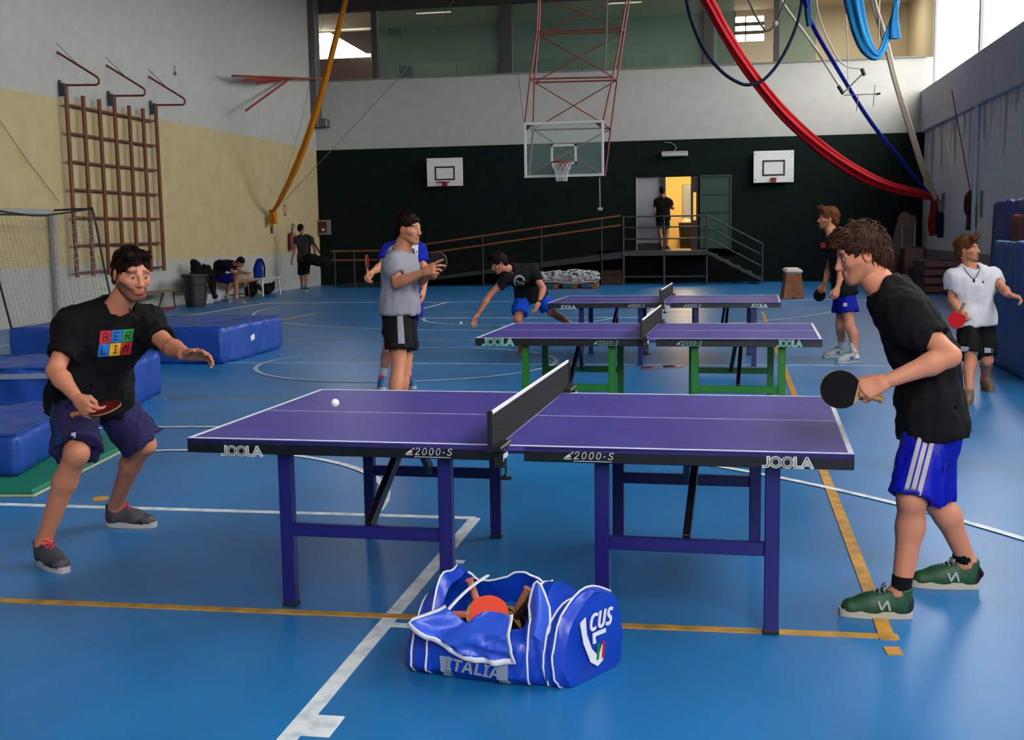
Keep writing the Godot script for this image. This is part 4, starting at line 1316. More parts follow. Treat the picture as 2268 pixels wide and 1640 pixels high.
func build_left_wall() -> void:
	var brown := texm(noise_image(128, 0.02, 41, [Color(0.30, 0.14, 0.07), Color(0.36, 0.18, 0.09), Color(0.42, 0.22, 0.12)]), Vector3(3, 0.5, 3), 0.55)
	var steel := flatm(Color(0.25, 0.25, 0.26), 0.5, 0.4)
	# climbing frame
	var zs := []
	for i in 7: zs.push_back(lerpf(-21.12, -24.8, i / 6.0))
	var x := XL + 0.14
	var t := thing("climbing_frame", "brown wooden climbing frame of uprights and rungs on the cream wall", "climbing frame", Vector3(x, 0, -23))
	for i in 7:
		var top := 4.66 if i % 3 == 0 else 4.5
		part(t, "upright", boxmesh(Vector3(0.06, top - 0.86, 0.085), 0.008), brown, Vector3(0, (top + 0.86) / 2, zs[i] + 23))
		if i % 3 == 0:
			part(t, "wall_bracket", boxmesh(Vector3(0.13, 0.25, 0.05), 0.004), steel, Vector3(-0.06, 4.55, zs[i] + 23.03))
	for j in 7:
		var y := lerpf(4.27, 0.95, j / 6.0)
		part(t, "rung", boxmesh(Vector3(0.03, 0.045, zs[0] - zs[6]), 0.01), brown, Vector3(-0.02, y, (zs[0] + zs[6]) / 2 + 23))
	# three red tube arms above it
	for i in [0, 3, 6]:
		var z: float = zs[i]
		var a := thing("red_bracket_arm", ["red tube bracket arm above the climbing frame upright beside the goal", "red tube bracket arm above the middle upright of the climbing frame", "red tube bracket arm above the climbing frame upright beside the yellow silk"][i / 3], "bracket", Vector3(XL, 4.64, z))
		tube_part(a, "arm_tube", [Vector3(XL, 4.64, z), Vector3(XL + 0.8, 4.62, z), Vector3(XL + 0.85, 4.64, z), Vector3(XL + 0.86, 4.72, z), Vector3(XL + 0.82, 4.77, z), Vector3(XL, 5.28, z)], 0.022, flatm(Color(0.36, 0.10, 0.09), 0.5))
		tube_part(a, "stay_wire", [Vector3(XL, 5.45, z), Vector3(XL + 0.45, 5.0, z)], 0.007, steel, 5)
		part(a, "hinge_plate", boxmesh(Vector3(0.04, 0.2, 0.08), 0.004), steel, Vector3(0.02, 0, 0))
	# folded red bracket high in the corner
	var rb := thing("folded_red_bracket", "folded red steel bracket high on the left wall by the corner column", "bracket", pxx(705, 175, XL + 0.1))
	for q in [[515, 168, 725, 176, 0.03], [541, 178, 640, 174, 0.045], [570, 186, 645, 176, 0.025], [545, 245, 637, 178, 0.03]]:
		tube_part(rb, "bar", [pxx(q[0], q[1], XL + 0.5), pxx(q[2], q[3], XL + 0.22)], q[4], m_red_steel)
	var hk := thing("wall_hook", "small dark hook on the upper left wall", "hook", pxx(388, 163, XL + 0.03))
	part(hk, "hook_weight", boxmesh(Vector3(0.06, 0.08, 0.06), 0.02), steel)
	tube_part(hk, "hook_wire", [hk.position, hk.position + Vector3(0, 0.18, 0)], 0.008, steel, 5)
	# goal pushed against the wall, its frame and net standing out into the hall
	var gx := XL + 0.09
	var g := thing("goal", "grey goal with dark tube frame and white net against the left wall", "goal", Vector3(gx, 0, -19))
	var gm := flatm(Color(0.52, 0.53, 0.55), 0.5)
	var dk := flatm(Color(0.06, 0.045, 0.045), 0.5)
	for z in [-20.45, -17.45]:
		part(g, "goal_post", boxmesh(Vector3(0.09, 2.1, 0.1), 0.01), gm, Vector3(0, 1.05, z + 19))
	part(g, "crossbar", boxmesh(Vector3(0.09, 0.1, 3.1), 0.01), gm, Vector3(0, 2.15, 0.05))
	var fars := [[-20.45, Vector3(-11.86, 0, -21.0), Vector3(-12.02, 2.2, -20.62)], [-17.45, Vector3(-12.2, 0, -18.1), Vector3(-12.3, 2.18, -17.6)]]
	for q in fars:
		tube_part(g, "frame_tube", smooth([Vector3(gx, 2.18, q[0]), Vector3(gx, 2.18, q[0]).lerp(q[2], 0.9), q[2] + Vector3(0.04, -0.08, 0), q[2].lerp(q[1], 0.5), q[1] + Vector3(0, 0.03, 0)], 4), 0.02, dk)
	tube_part(g, "base_bar", [fars[0][1] + Vector3(0, 0.03, 0), fars[1][1] + Vector3(0, 0.03, 0)], 0.025, dk)
	tube_part(g, "top_rope", smooth([fars[0][2], Vector3(-12.05, 2.08, -19.4), Vector3(-12.1, 2.05, -18.8), Vector3(-12.2, 2.12, -18.0), fars[1][2]], 5), 0.016, dk)
	var net := MB.new()
	var A: Vector3 = fars[0][2]
	var B: Vector3 = fars[1][2]
	var C: Vector3 = fars[0][1]
	var D: Vector3 = fars[1][1]
	for i in 27:
		var u := i / 26.0
		var s0 := A.lerp(B, u) - Vector3(0, 0.13 * sin(PI * u), 0)
		net.tube([s0, C.lerp(D, u)], 0.004, 3, false)
	for j in 18:
		var v := j / 17.0
		net.tube([A.lerp(C, v), (A.lerp(B, 0.5) - Vector3(0, 0.13, 0)).lerp(C.lerp(D, 0.5), v), B.lerp(D, v)], 0.004, 3, false)
	for i in 8:
		var u := i / 7.0
		net.tube([Vector3(gx, 2.12 * (1.0 - u), -20.45), A.lerp(C, u)], 0.004, 3, false)
		net.tube([Vector3(gx, 2.1, -20.45).lerp(Vector3(gx, 0.02, -20.45), u * 0.0).lerp(A, u), Vector3(gx, 0.02, -20.45).lerp(C, u)], 0.004, 3, false)
	mpart(g, "goal_net", net, flatm(Color(0.62, 0.60, 0.58), 0.8), g.position).set_meta("kind", "stuff")
	# yellow silk tied to the wall
	var ys := silk("yellow_silk", "yellow aerial silk tied to a hook on the left wall", along([[772, -30], [764, 8], [745, 82], [720, 178], [690, 280], [655, 372], [622, 440], [604, 470]], -27.5, -31.4), [0.07, 0.07, 0.08, 0.085, 0.09, 0.09, 0.07, 0.05], Color(0.66, 0.40, 0.03), 4)
	var kn := MB.new()
	var kp := pz(604, 472, -31.4)
	silk_mesh(kn, [kp + Vector3(0, 0.1, 0), kp, pz(600, 492, -31.4), pz(603, 502, -31.4)], [0.05, 0.11, 0.1, 0.03], 4, 0.4, 1.0, 3)
	silk_mesh(kn, [kp + Vector3(-0.1, 0.05, 0), kp + Vector3(0.05, 0, 0.05), pz(608, 482, -31.3), pz(610, 496, -31.3)], [0.04, 0.09, 0.07, 0.06], 4, 0.4, 1.0, 5)
	mpart(ys, "knot", kn, cloth(Color(0.66, 0.40, 0.03), 0.75), ys.position)
	var hp := MB.new()
	hp.box(Vector3(XL + 0.03, 2.0, -31.7), Vector3(0.06, 0.6, 0.08), Basis.IDENTITY, 0.005)
	hp.beam(Vector3(XL + 0.05, 2.2, -31.7), kp, 0.03, 0.03)
	var hk2 := thing("tie_hook", "grey steel tie hook on the wall holding the yellow silk", "hook", Vector3(XL + 0.03, 2.0, -31.7))
	mpart(hk2, "hook_bar", hp, steel, hk2.position)
	var w := thing("stay_cable", "thin grey cable from the yellow silk hook up to the roof", "cable", kp)
	tube_part(w, "cable", [kp, pz(895, 160, -29.0), pz(1015, -14, -27.0)], 0.008, flatm(Color(0.4, 0.4, 0.4), 0.5), 5)
	var w2 := thing("stay_cable", "thin grey cable slanting down beside the yellow silk to the corner", "cable", pz(617, 440, -31.5))
	tube_part(w2, "cable", [pz(617, 440, -31.5), pz(665, 280, -32.5), pz(712, 60, -33.5), pz(728, -14, -33.8)], 0.007, flatm(Color(0.4, 0.4, 0.4), 0.5), 5)
	var w3 := thing("stay_cable", "thin grey cable on the cream wall above the goal", "cable", pxx(0, 262, XL + 0.05))
	tube_part(w3, "cable", [pxx(-40, 210, XL + 0.05), pxx(60, 355, XL + 0.05), pxx(133, 450, XL + 0.05)], 0.007, flatm(Color(0.35, 0.33, 0.3), 0.5), 5)
	# extinguisher, sign, hose cabinet
	var ex := thing("fire_extinguisher", "faded red fire extinguisher with a hose loop on the left wall", "extinguisher", Vector3(XL + 0.13, 1.2, -33.05))
	var em := MB.new()
	em.lathe([Vector2(0.001, 0), Vector2(0.10, 0.0), Vector2(0.11, 0.03), Vector2(0.11, 0.42), Vector2(0.08, 0.5), Vector2(0.03, 0.53), Vector2(0.03, 0.58), Vector2(0.001, 0.58)], Vector3.ZERO, Basis.IDENTITY, 18)
	mpart(ex, "cylinder", em, flatm(Color(0.50, 0.20, 0.18), 0.5))
	part(ex, "label_sticker", boxmesh(Vector3(0.02, 0.2, 0.13), 0.004), flatm(Color(0.62, 0.52, 0.5)), Vector3(0.105, 0.24, 0.02))
	tube_part(ex, "hose", smooth([ex.position + Vector3(0, 0.56, 0), ex.position + Vector3(0.05, 0.72, -0.05), ex.position + Vector3(0.05, 0.78, 0.06), ex.position + Vector3(0.05, 0.66, 0.16), ex.position + Vector3(0.05, 0.5, 0.15)], 4), 0.015, flatm(Color(0.1, 0.09, 0.09)), 6)
	var sg := thing("wall_sign", "small red and white sign above the fire extinguisher", "sign", pxx(631, 466, XL + 0.01))
	part(sg, "sign_plate", boxmesh(Vector3(0.012, 0.32, 0.2), 0.003), flatm(Color(0.55, 0.08, 0.08)))
	part(sg, "sign_pictogram", boxmesh(Vector3(0.004, 0.22, 0.07), 0.001), flatm(Color(0.8, 0.75, 0.72)), Vector3(0.008, 0, 0.02))
	var hc := thing("hose_cabinet", "grey framed fire hose cabinet on the dark wall by the corner", "cabinet", pz(718, 504, ZB + 0.09))
	part(hc, "case", boxmesh(Vector3(0.42, 0.48, 0.16), 0.01), flatm(Color(0.42, 0.40, 0.40)))
	part(hc, "glass_door", boxmesh(Vector3(0.28, 0.36, 0.02), 0.004), flatm(Color(0.22, 0.07, 0.06), 0.2), Vector3(-0.03, 0, 0.085))
	part(hc, "label_sticker", boxmesh(Vector3(0.1, 0.08, 0.01)), flatm(Color(0.7, 0.68, 0.66)), Vector3(0.0, -0.07, 0.1))

func build_bench_corner() -> void:
	var wood := flatm(Color(0.62, 0.34, 0.10), 0.5)
	var blk := flatm(Color(0.03, 0.03, 0.035), 0.8)
	var x := XL + 0.42
	# low steel framed bench beside the bin
	var lb := thing("low_bench", "low bench with a thin plank on bent black steel legs beside the bin", "bench", Vector3(x, 0, -23.35))
	part(lb, "plank", boxmesh(Vector3(0.3, 0.04, 2.4), 0.008), flatm(Color(0.42, 0.30, 0.20), 0.6), Vector3(0, 0.42, 0))
	for z in [-1.05, 0.9]:
		tube_part(lb, "leg_frame", [lb.position + Vector3(0.12, 0.4, z), lb.position + Vector3(0.2, 0.02, z + 0.12), lb.position + Vector3(-0.2, 0.02, z + 0.12), lb.position + Vector3(-0.12, 0.4, z)], 0.02, blk)
	part(lb, "red_skid", boxmesh(Vector3(0.06, 0.05, 1.0), 0.01), flatm(Color(0.40, 0.14, 0.10)), Vector3(0.2, 0.03, -0.4))
	# black bin
	var bn := thing("waste_bin", "black ribbed plastic bin standing between the benches", "bin", Vector3(x + 0.35, 0, -25.05))
	var mb := MB.new()
	mb.lathe([Vector2(0.001, 0), Vector2(0.22, 0), Vector2(0.235, 0.1), Vector2(0.265, 0.5), Vector2(0.275, 0.52), Vector2(0.265, 0.54), Vector2(0.28, 0.70), Vector2(0.31, 0.71), Vector2(0.31, 0.76), Vector2(0.28, 0.76), Vector2(0.25, 0.15), Vector2(0.001, 0.12)], Vector3.ZERO, Basis.IDENTITY, 22)
	mpart(bn, "bin_body", mb, flatm(Color(0.045, 0.045, 0.055), 0.5))
	for s in [-1.0, 1.0]: part(bn, "handle", boxmesh(Vector3(0.03, 0.03, 0.14), 0.008), flatm(Color(0.045, 0.045, 0.055), 0.5), Vector3(0, 0.66, 0.3 * s))
	# orange bench
	var ob := thing("orange_bench", "orange wooden bench on steel legs under the seated man", "bench", Vector3(x, 0, -27.2))
	part(ob, "seat_plank", boxmesh(Vector3(0.34, 0.05, 3.6), 0.01), wood, Vector3(0, 0.45, 0))
	for z in [-1.4, 0.0, 1.4]:
		tube_part(ob, "leg_frame", [ob.position + Vector3(0.13, 0.43, z), ob.position + Vector3(0.16, 0.02, z), ob.position + Vector3(-0.16, 0.02, z), ob.position + Vector3(-0.13, 0.43, z)], 0.02, flatm(Color(0.45, 0.26, 0.10), 0.5))
	tube_part(ob, "stretcher", [ob.position + Vector3(0, 0.12, -1.4), ob.position + Vector3(0, 0.12, 1.4)], 0.015, blk)
	# white table
	var wt := thing("white_side_table", "low white plastic table at the end of the orange bench", "table", Vector3(x, 0, -29.9))
	var wh := flatm(Color(0.66, 0.66, 0.64), 0.5)
	part(wt, "table_top", boxmesh(Vector3(0.62, 0.05, 1.35), 0.015), wh, Vector3(0, 0.47, 0))
	for sx in [-0.24, 0.24]:
		for sz in [-0.58, 0.58]:
			tube_part(wt, "leg", [wt.position + Vector3(sx, 0.46, sz), wt.position + Vector3(sx * 1.1, 0.0, sz * 1.08)], [0.04, 0.03], wh)
	# jackets and bags heaped on the bench
	var heap := func(called: String, label: String, cat: String, at: Vector3, blobs: Array, col: Color, sd: int, extra: Array) -> void:
		var t := thing(called, label, cat, at)
		var f := SDF.new(at - Vector3(0.6, 0.5, 0.8), at + Vector3(0.6, 0.9, 0.8), 0.03)
		for b in blobs: f.cone(at + b[0], b[1], at + b[2], b[3], 0.06)
		f.rough(0.05, Vector3(5, 5, 5), sd, 3)
		var m := MB.new()
		f.mesh(m)
		mpart(t, extra[0], m, cloth(col), at)
		for e in extra.slice(1):
			tube_part(t, e[0], smooth(e[1].map(func(q): return at + q), 3), 0.025, cloth(e[2]), 6)
	heap.call("backpack", "black backpack standing on the orange bench", "backpack", Vector3(x, 0.475, -26.05), [[Vector3(0, 0.12, 0.1), 0.17, Vector3(-0.05, 0.5, 0.12), 0.12], [Vector3(0.05, 0.12, 0.3), 0.13, Vector3(0, 0.2, 0.45), 0.1]], Color(0.02, 0.02, 0.022), 3, ["pack_body", ["strap", [Vector3(0.15, 0.5, 0.1), Vector3(0.24, 0.35, 0.0), Vector3(0.2, 0.1, 0.05)], Color(0.05, 0.05, 0.05)]])
	heap.call("jacket", "dark grey jacket draped over the bench edge beside the backpack", "jacket", Vector3(x + 0.05, 0.475, -26.3), [[Vector3(0, 0.12, 0.25), 0.13, Vector3(0.05, 0.36, 0.1), 0.13], [Vector3(0.05, 0.3, 0.0), 0.1, Vector3(0.1, 0.14, -0.3), 0.11], [Vector3(0.2, 0.05, 0.1), 0.09, Vector3(0.24, -0.3, 0.1), 0.07]], Color(0.06, 0.055, 0.05), 5, ["jacket_body", ["sleeve", [Vector3(0.15, 0.35, -0.1), Vector3(0.22, 0.2, -0.3), Vector3(0.2, 0.02, -0.4)], Color(0.10, 0.09, 0.085)]])
	heap.call("plastic_bag", "crumpled white plastic bag on the floor under the orange bench", "bag", Vector3(x + 0.05, 0.0, -26.4), [[Vector3(0.1, 0.12, 0.3), 0.12, Vector3(0.1, 0.17, -0.2), 0.16], [Vector3(0.1, 0.06, 0.6), 0.06, Vector3(0.1, 0.08, 0.2), 0.08]], Color(0.60, 0.60, 0.62), 7, ["bag_body", ["handle", [Vector3(0.1, 0.28, -0.25), Vector3(0.12, 0.37, -0.2), Vector3(0.1, 0.28, -0.12)], Color(0.6, 0.6, 0.62)]])
	heap.call("floor_bag", "black bag on the floor under the white table beside the seated man", "bag", Vector3(x, 0.0, -29.1), [[Vector3(0.05, 0.16, 0.15), 0.16, Vector3(0.0, 0.26, -0.15), 0.14]], Color(0.018, 0.018, 0.02), 9, ["bag_body", ["strap", [Vector3(0.2, 0.2, 0.2), Vector3(0.26, 0.34, 0.05), Vector3(0.18, 0.2, -0.15)], Color(0.04, 0.04, 0.04)]])
	heap.call("floor_bag", "small black bag on the floor under the far end of the white table", "bag", Vector3(x, 0.0, -30.25), [[Vector3(0.0, 0.16, 0.12), 0.15, Vector3(0.0, 0.18, -0.14), 0.14]], Color(0.02, 0.02, 0.02), 12, ["bag_body", ["strap", [Vector3(0.14, 0.25, 0.1), Vector3(0.2, 0.36, 0.0), Vector3(0.14, 0.25, -0.1)], Color(0.04, 0.04, 0.04)]])
	heap.call("blue_backpack", "blue backpack with black trim standing on the white table", "backpack", Vector3(x + 0.05, 0.495, -29.55), [[Vector3(0, 0.1, 0.05), 0.13, Vector3(0, 0.42, -0.03), 0.1]], Color(0.05, 0.13, 0.48), 14, ["pack_body", ["black_trim", [Vector3(0.1, 0.02, -0.14), Vector3(0.1, 0.3, -0.17), Vector3(0.08, 0.5, -0.05), Vector3(0.1, 0.48, 0.06)], Color(0.02, 0.02, 0.03)]])
	heap.call("kit_bag", "black and yellow kit bag on the floor by the climbing frame", "bag", Vector3(XL + 0.4, 0, -21.9), [[Vector3(0, 0.18, 0.2), 0.18, Vector3(0, 0.22, -0.3), 0.2]], Color(0.05, 0.045, 0.04), 21, ["bag_body", ["yellow_strap", [Vector3(0.2, 0.1, 0.3), Vector3(0.22, 0.42, 0.1), Vector3(0.05, 0.52, 0.0), Vector3(0.2, 0.4, -0.2), Vector3(0.22, 0.1, -0.3)], Color(0.55, 0.42, 0.12)]])

func backboard(label: String, a: Vector3, b: Vector3, rim: float) -> void:      # painted wooden board on the back wall
	var c := (a + b) * 0.5
	c.z = ZB + 0.16
	var t := thing("wall_backboard", label, "backboard", c)
	var w: float = abs(b.x - a.x)
	var h: float = abs(a.y - b.y)
	part(t, "board", boxmesh(Vector3(w, h, 0.05), 0.005), flatm(Color(0.80, 0.80, 0.80), 0.5))
	var blk := flatm(Color(0.03, 0.03, 0.03), 0.5)
	for s in [[0, 0.5, w * 0.52, 0.05], [0, -0.5, w * 0.52, 0.05]]: part(t, "target_line", boxmesh(Vector3(s[2], 0.05, 0.006)), blk, Vector3(0, -0.04 + s[1] * h * 0.44, 0.027))
	for s in [-1.0, 1.0]: part(t, "target_line", boxmesh(Vector3(0.05, h * 0.44 + 0.05, 0.006)), blk, Vector3(s * w * 0.26, -0.04, 0.027))
	for s in [-0.35, 0.35]: part(t, "wall_mount", boxmesh(Vector3(0.08, h * 0.8, 0.13), 0.005), m_steel_grey, Vector3(s * w, 0, -0.09))
	for sx in [-0.46, 0.46]:
		for sy in [-0.4, 0.4]: part(t, "bolt", boxmesh(Vector3(0.03, 0.03, 0.012), 0.004), m_steel_grey, Vector3(sx * w, sy * h, 0.028))
	var r := []
	for i in 21: r.push_back(c + Vector3(cos(TAU * i / 20.0) * 0.22 * rim, -h * 0.37, 0.05 + 0.24 * rim + sin(TAU * i / 20.0) * 0.22 * rim))
	tube_part(t, "rim", r, 0.014, flatm(Color(0.50, 0.09, 0.08), 0.5))
	part(t, "rim_plate", boxmesh(Vector3(0.16, 0.14, 0.05), 0.005), flatm(Color(0.50, 0.09, 0.08), 0.5), Vector3(0, -h * 0.42, 0.04))

func build_back_wall() -> void:
	backboard("white wall backboard with a red rim above the handrails of the ramp", pz(948, 352, ZB), pz(1028, 412, ZB), 1.0)
	backboard("white wall backboard without a hoop right of the doorway", pz(1669, 336, ZB), pz(1757, 404, ZB), 0.35)
	# lamp over the doorway
	var lp := thing("bulkhead_lamp", "unlit white bulkhead lamp on the dark wall above the doorway", "lamp", pz(1494, 341, ZB + 0.1))
	part(lp, "lamp_case", boxmesh(Vector3(0.8, 0.16, 0.12), 0.02), flatm(Color(0.55, 0.55, 0.55)))
	part(lp, "diffuser", boxmesh(Vector3(0.72, 0.06, 0.03), 0.01), flatm(Color(0.66, 0.66, 0.64)), Vector3(0, -0.03, 0.065))
	tube_part(lp, "cord", smooth([lp.position + Vector3(-0.02, 0.08, 0), lp.position + Vector3(0.05, 0.2, -0.06), lp.position + Vector3(-0.1, 0.33, -0.08), lp.position + Vector3(-0.3, 0.36, -0.09)], 3), 0.012, flatm(Color(0.5, 0.5, 0.5)), 5)
	# dark green steel door folded back on the wall
	var ga := pz(1552, 388, ZB + 0.08)
	var gb := pz(1618, 548, ZB + 0.08)
	var gd := thing("green_steel_door", "dark green steel door folded back against the wall right of the doorway", "door", Vector3((ga.x + gb.x) / 2, 1.02, ZB + 0.07))
	var gw := gb.x - ga.x
	var dg := flatm(Color(0.07, 0.22, 0.15), 0.6)
	part(gd, "door_sheet", boxmesh(Vector3(gw, ga.y - 1.02, 0.03), 0.004), dg, Vector3(0, (ga.y - 1.02) / 2, 0))
	for i in 5: part(gd, "cross_bar", boxmesh(Vector3(gw, 0.05, 0.03), 0.004), flatm(Color(0.05, 0.11, 0.09), 0.5), Vector3(0, lerpf(0.04, ga.y - 1.06, i / 4.0), 0.03))
	for s in [-1.0, 1.0]: part(gd, "side_bar", boxmesh(Vector3(0.05, ga.y - 1.02, 0.04), 0.004), flatm(Color(0.09, 0.15, 0.12), 0.5), Vector3(s * gw / 2, (ga.y - 1.02) / 2, 0.03))
	# platform with steps on the right
	var zf := -34.3
	var st := flatm(Color(0.15, 0.16, 0.16), 0.6)
	var gs := flatm(Color(0.16, 0.19, 0.18), 0.5)
	var pf := thing("door_platform", "dark steel platform with railings in front of the doorway", "platform", Vector3(-1.6, 0, zf))
	var xa := -2.86
	var xb := -0.35
	part(pf, "deck", boxmesh(Vector3(xb - xa, 0.14, zf * -1 + ZB + 0.0).abs() + Vector3(0, 0, -0.02), 0.005), st, Vector3((xa + xb) / 2 + 1.6, 0.93, (ZB - zf) / 2 + 0.01))
	for x in [xa + 0.03, -1.63, xb - 0.03]:
		tube_part(pf, "support_post", [Vector3(x, 0, zf), Vector3(x, 0.86, zf)], 0.035, gs)
		tube_part(pf, "rail_post", [Vector3(x, 1.0, zf), Vector3(x, 2.02, zf)], 0.025, gs)
	for y in [2.02, 1.7, 1.36]: tube_part(pf, "rail", [Vector3(xa, y, zf), Vector3(xb, y, zf)], 0.022, gs)
	tube_part(pf, "lower_rail", [Vector3(xa, 0.24, zf), Vector3(xb, 0.24, zf)], 0.025, gs)
	var sr := thing("steel_steps", "steel steps with sloping railing leading down from the platform", "steps", Vector3(0.45, 0, zf))
	for z in [zf, ZB + 0.35]:
		var mb := MB.new()
		mb.beam(Vector3(xb, 0.93, z), Vector3(1.25, 0.09, z), 0.06, 0.2, Vector3(0, 0, 1), 0.004)
		mpart(sr, "stringer", mb, st, sr.position)
	for i in 5:
		part(sr, "tread", boxmesh(Vector3(0.3, 0.03, 1.1), 0.004), flatm(Color(0.24, 0.24, 0.24), 0.6), Vector3(lerpf(xb + 0.15, 1.1, i / 4.0) - 0.45, 0.86 - 0.172 * i, -0.58))
	for d in [0.0, 0.33, 0.66]: tube_part(sr, "sloping_rail", [Vector3(xb + 0.02, 2.0 - d, zf), Vector3(1.22, 1.17 - d, zf)], 0.022, gs)
	tube_part(sr, "rail_post", [Vector3(1.22, 0.06, zf), Vector3(1.22, 1.18, zf)], 0.028, gs)
	# ramp with wooden handrails
	var rp := thing("wheelchair_ramp", "long dark ramp with two orange wooden handrails along the back wall", "ramp", Vector3(-6.6, 0, zf))
	var rm := MB.new()
	rm.prism(PackedVector2Array([Vector2(xa, 1.0), Vector2(xa, 0.8), Vector2(-10.4, 0.02), Vector2(-11.9, 0.02), Vector2(-11.9, 0.07), Vector2(-10.4, 0.08)]), Transform3D(Basis.IDENTITY, Vector3(0, 0, ZB + 0.02)), zf - ZB - 0.05)
	mpart(rp, "ramp_deck", rm, flatm(Color(0.06, 0.11, 0.095), 0.6), rp.position)
	var rail_wood := flatm(Color(0.48, 0.24, 0.11), 0.5)
	for px in [742, 785, 847, 945, 1070, 1200, 1333]:
		var b := pz(px, 600, zf).x
		var dy := clampf(lerpf(1.0, 0.06, (b - xa) / (-10.4 - xa)), 0.06, 1.0)
		tube_part(rp, "rail_post", [Vector3(b, 0.0, zf), Vector3(b, dy + 1.06, zf)], 0.028, flatm(Color(0.05, 0.09, 0.08), 0.5))
	for d in [0.0, 0.28]:
		tube_part(rp, "handrail", [Vector3(xa - 0.05, 2.06 - d, zf), Vector3(-10.2, 1.13 - d, zf)], 0.03, rail_wood)
		tube_part(rp, "handrail", [Vector3(-10.25, 1.12 - d, zf), Vector3(-11.95, 1.12 - d, zf)], 0.03, rail_wood)
	# pallet with white covers under the ramp, carton beside it
	var pc := pz(1270, 615, -33.9)
	var pl := thing("wooden_pallet", "wooden pallet on the floor in front of the ramp", "pallet", Vector3(pc.x, 0, -32.5))
	var pw := flatm(Color(0.40, 0.24, 0.13), 0.7)
	for i in 6: part(pl, "slat", boxmesh(Vector3(1.75, 0.022, 0.12), 0.003), pw, Vector3(0, 0.135, -0.45 + i * 0.17))
	for xx in [-0.8, -0.27, 0.27, 0.8]: part(pl, "block", boxmesh(Vector3(0.14, 0.1, 0.95), 0.004), pw, Vector3(xx, 0.072, 0))
	part(pl, "base_slat", boxmesh(Vector3(1.75, 0.02, 0.1), 0.003), pw, Vector3(0, 0.01, 0.43))
	var cv := thing("folded_covers", "heap of crumpled white covers on the wooden pallet", "covers", Vector3(pc.x, 0.148, -32.5))
	var f := SDF.new(Vector3(-1.1, -0.05, -0.7), Vector3(1.1, 0.6, 0.7), 0.03)
	for q in [[-0.75, -0.2, 0.15, 0.18], [-0.3, 0.3, 0.17, 0.2], [0.2, 0.75, 0.2, 0.17]]:
		f.cone(Vector3(q[0], 0.16, 0.15), q[2], Vector3(q[1], 0.2, 0.1), q[3], 0.05)
		f.cone(Vector3(q[0] + 0.1, 0.14, -0.25), q[2], Vector3(q[1], 0.16, -0.2), q[3], 0.05)
	f.rough(0.09, Vector3(7, 11, 7), 71, 3)
	f.cut(Vector3.ZERO, Vector3.DOWN)
	var cm := MB.new()
	f.mesh(cm)
	mpart(cv, "crumpled_cloth", cm, cloth(Color(0.62, 0.62, 0.63)))
	var cs := MB.new()
	cs.tube(smooth([Vector3(-0.85, 0.03, 0.42), Vector3(-0.3, 0.06, 0.43), Vector3(0.2, 0.02, 0.44), Vector3(0.8, 0.06, 0.40)], 3), 0.02, 6)
	mpart(cv, "cover_hem", cs, cloth(Color(0.56, 0.56, 0.57)))
	var cb := thing("brown_carton", "brown carton on the floor between the pallet and the platform", "box", Vector3(pz(1357, 615, -34.8).x, 0, -34.8))
	part(cb, "carton_body", boxmesh(Vector3(0.55, 0.36, 0.4), 0.008), flatm(Color(0.22, 0.13, 0.08), 0.8), Vector3(0, 0.18, 0))
	for s in [-1.0, 1.0]:
		var fp := part(cb, "carton_flap", boxmesh(Vector3(0.55, 0.008, 0.18), 0.002), flatm(Color(0.25, 0.15, 0.09), 0.8), Vector3(0, 0.38, 0.24 * s))
		fp.rotation.x = 0.5 * s
	# vaulting box
	var vb := thing("vaulting_box", "wooden vaulting box with a white padded top", "vaulting box", Vector3(1.67, 0, -27.6))
	var vw := texm(noise_image(128, 0.02, 51, [Color(0.52, 0.27, 0.09), Color(0.60, 0.33, 0.12), Color(0.64, 0.37, 0.14)]), Vector3(3, 0.8, 0.8), 0.5)
	var hy := [0.0, 0.2, 0.39, 0.57]
	for i in 3:
		var wa := lerpf(0.235, 0.165, hy[i] / 0.57)
		var wb := lerpf(0.235, 0.165, hy[i + 1] / 0.57)
		var v := MB.new()
		v.prism(PackedVector2Array([Vector2(-wa, hy[i] + 0.003), Vector2(wa, hy[i] + 0.003), Vector2(wb, hy[i + 1] - 0.003), Vector2(-wb, hy[i + 1] - 0.003)]), Transform3D(Basis.IDENTITY, Vector3(0, 0, -0.68)), 1.36)
		mpart(vb, "box_tier", v, vw)
	part(vb, "padded_top", boxmesh(Vector3(0.40, 0.11, 1.42), 0.05), flatm(Color(0.74, 0.70, 0.68), 0.6), Vector3(0, 0.62, 0))
	part(vb, "foot_notch", boxmesh(Vector3(0.1, 0.03, 0.012), 0.004), flatm(Color(0.05, 0.04, 0.03)), Vector3(0, 0.018, 0.68))
	part(vb, "hand_slot", boxmesh(Vector3(0.05, 0.03, 0.012), 0.008), flatm(Color(0.1, 0.06, 0.03)), Vector3(0.1, 0.13, 0.679))

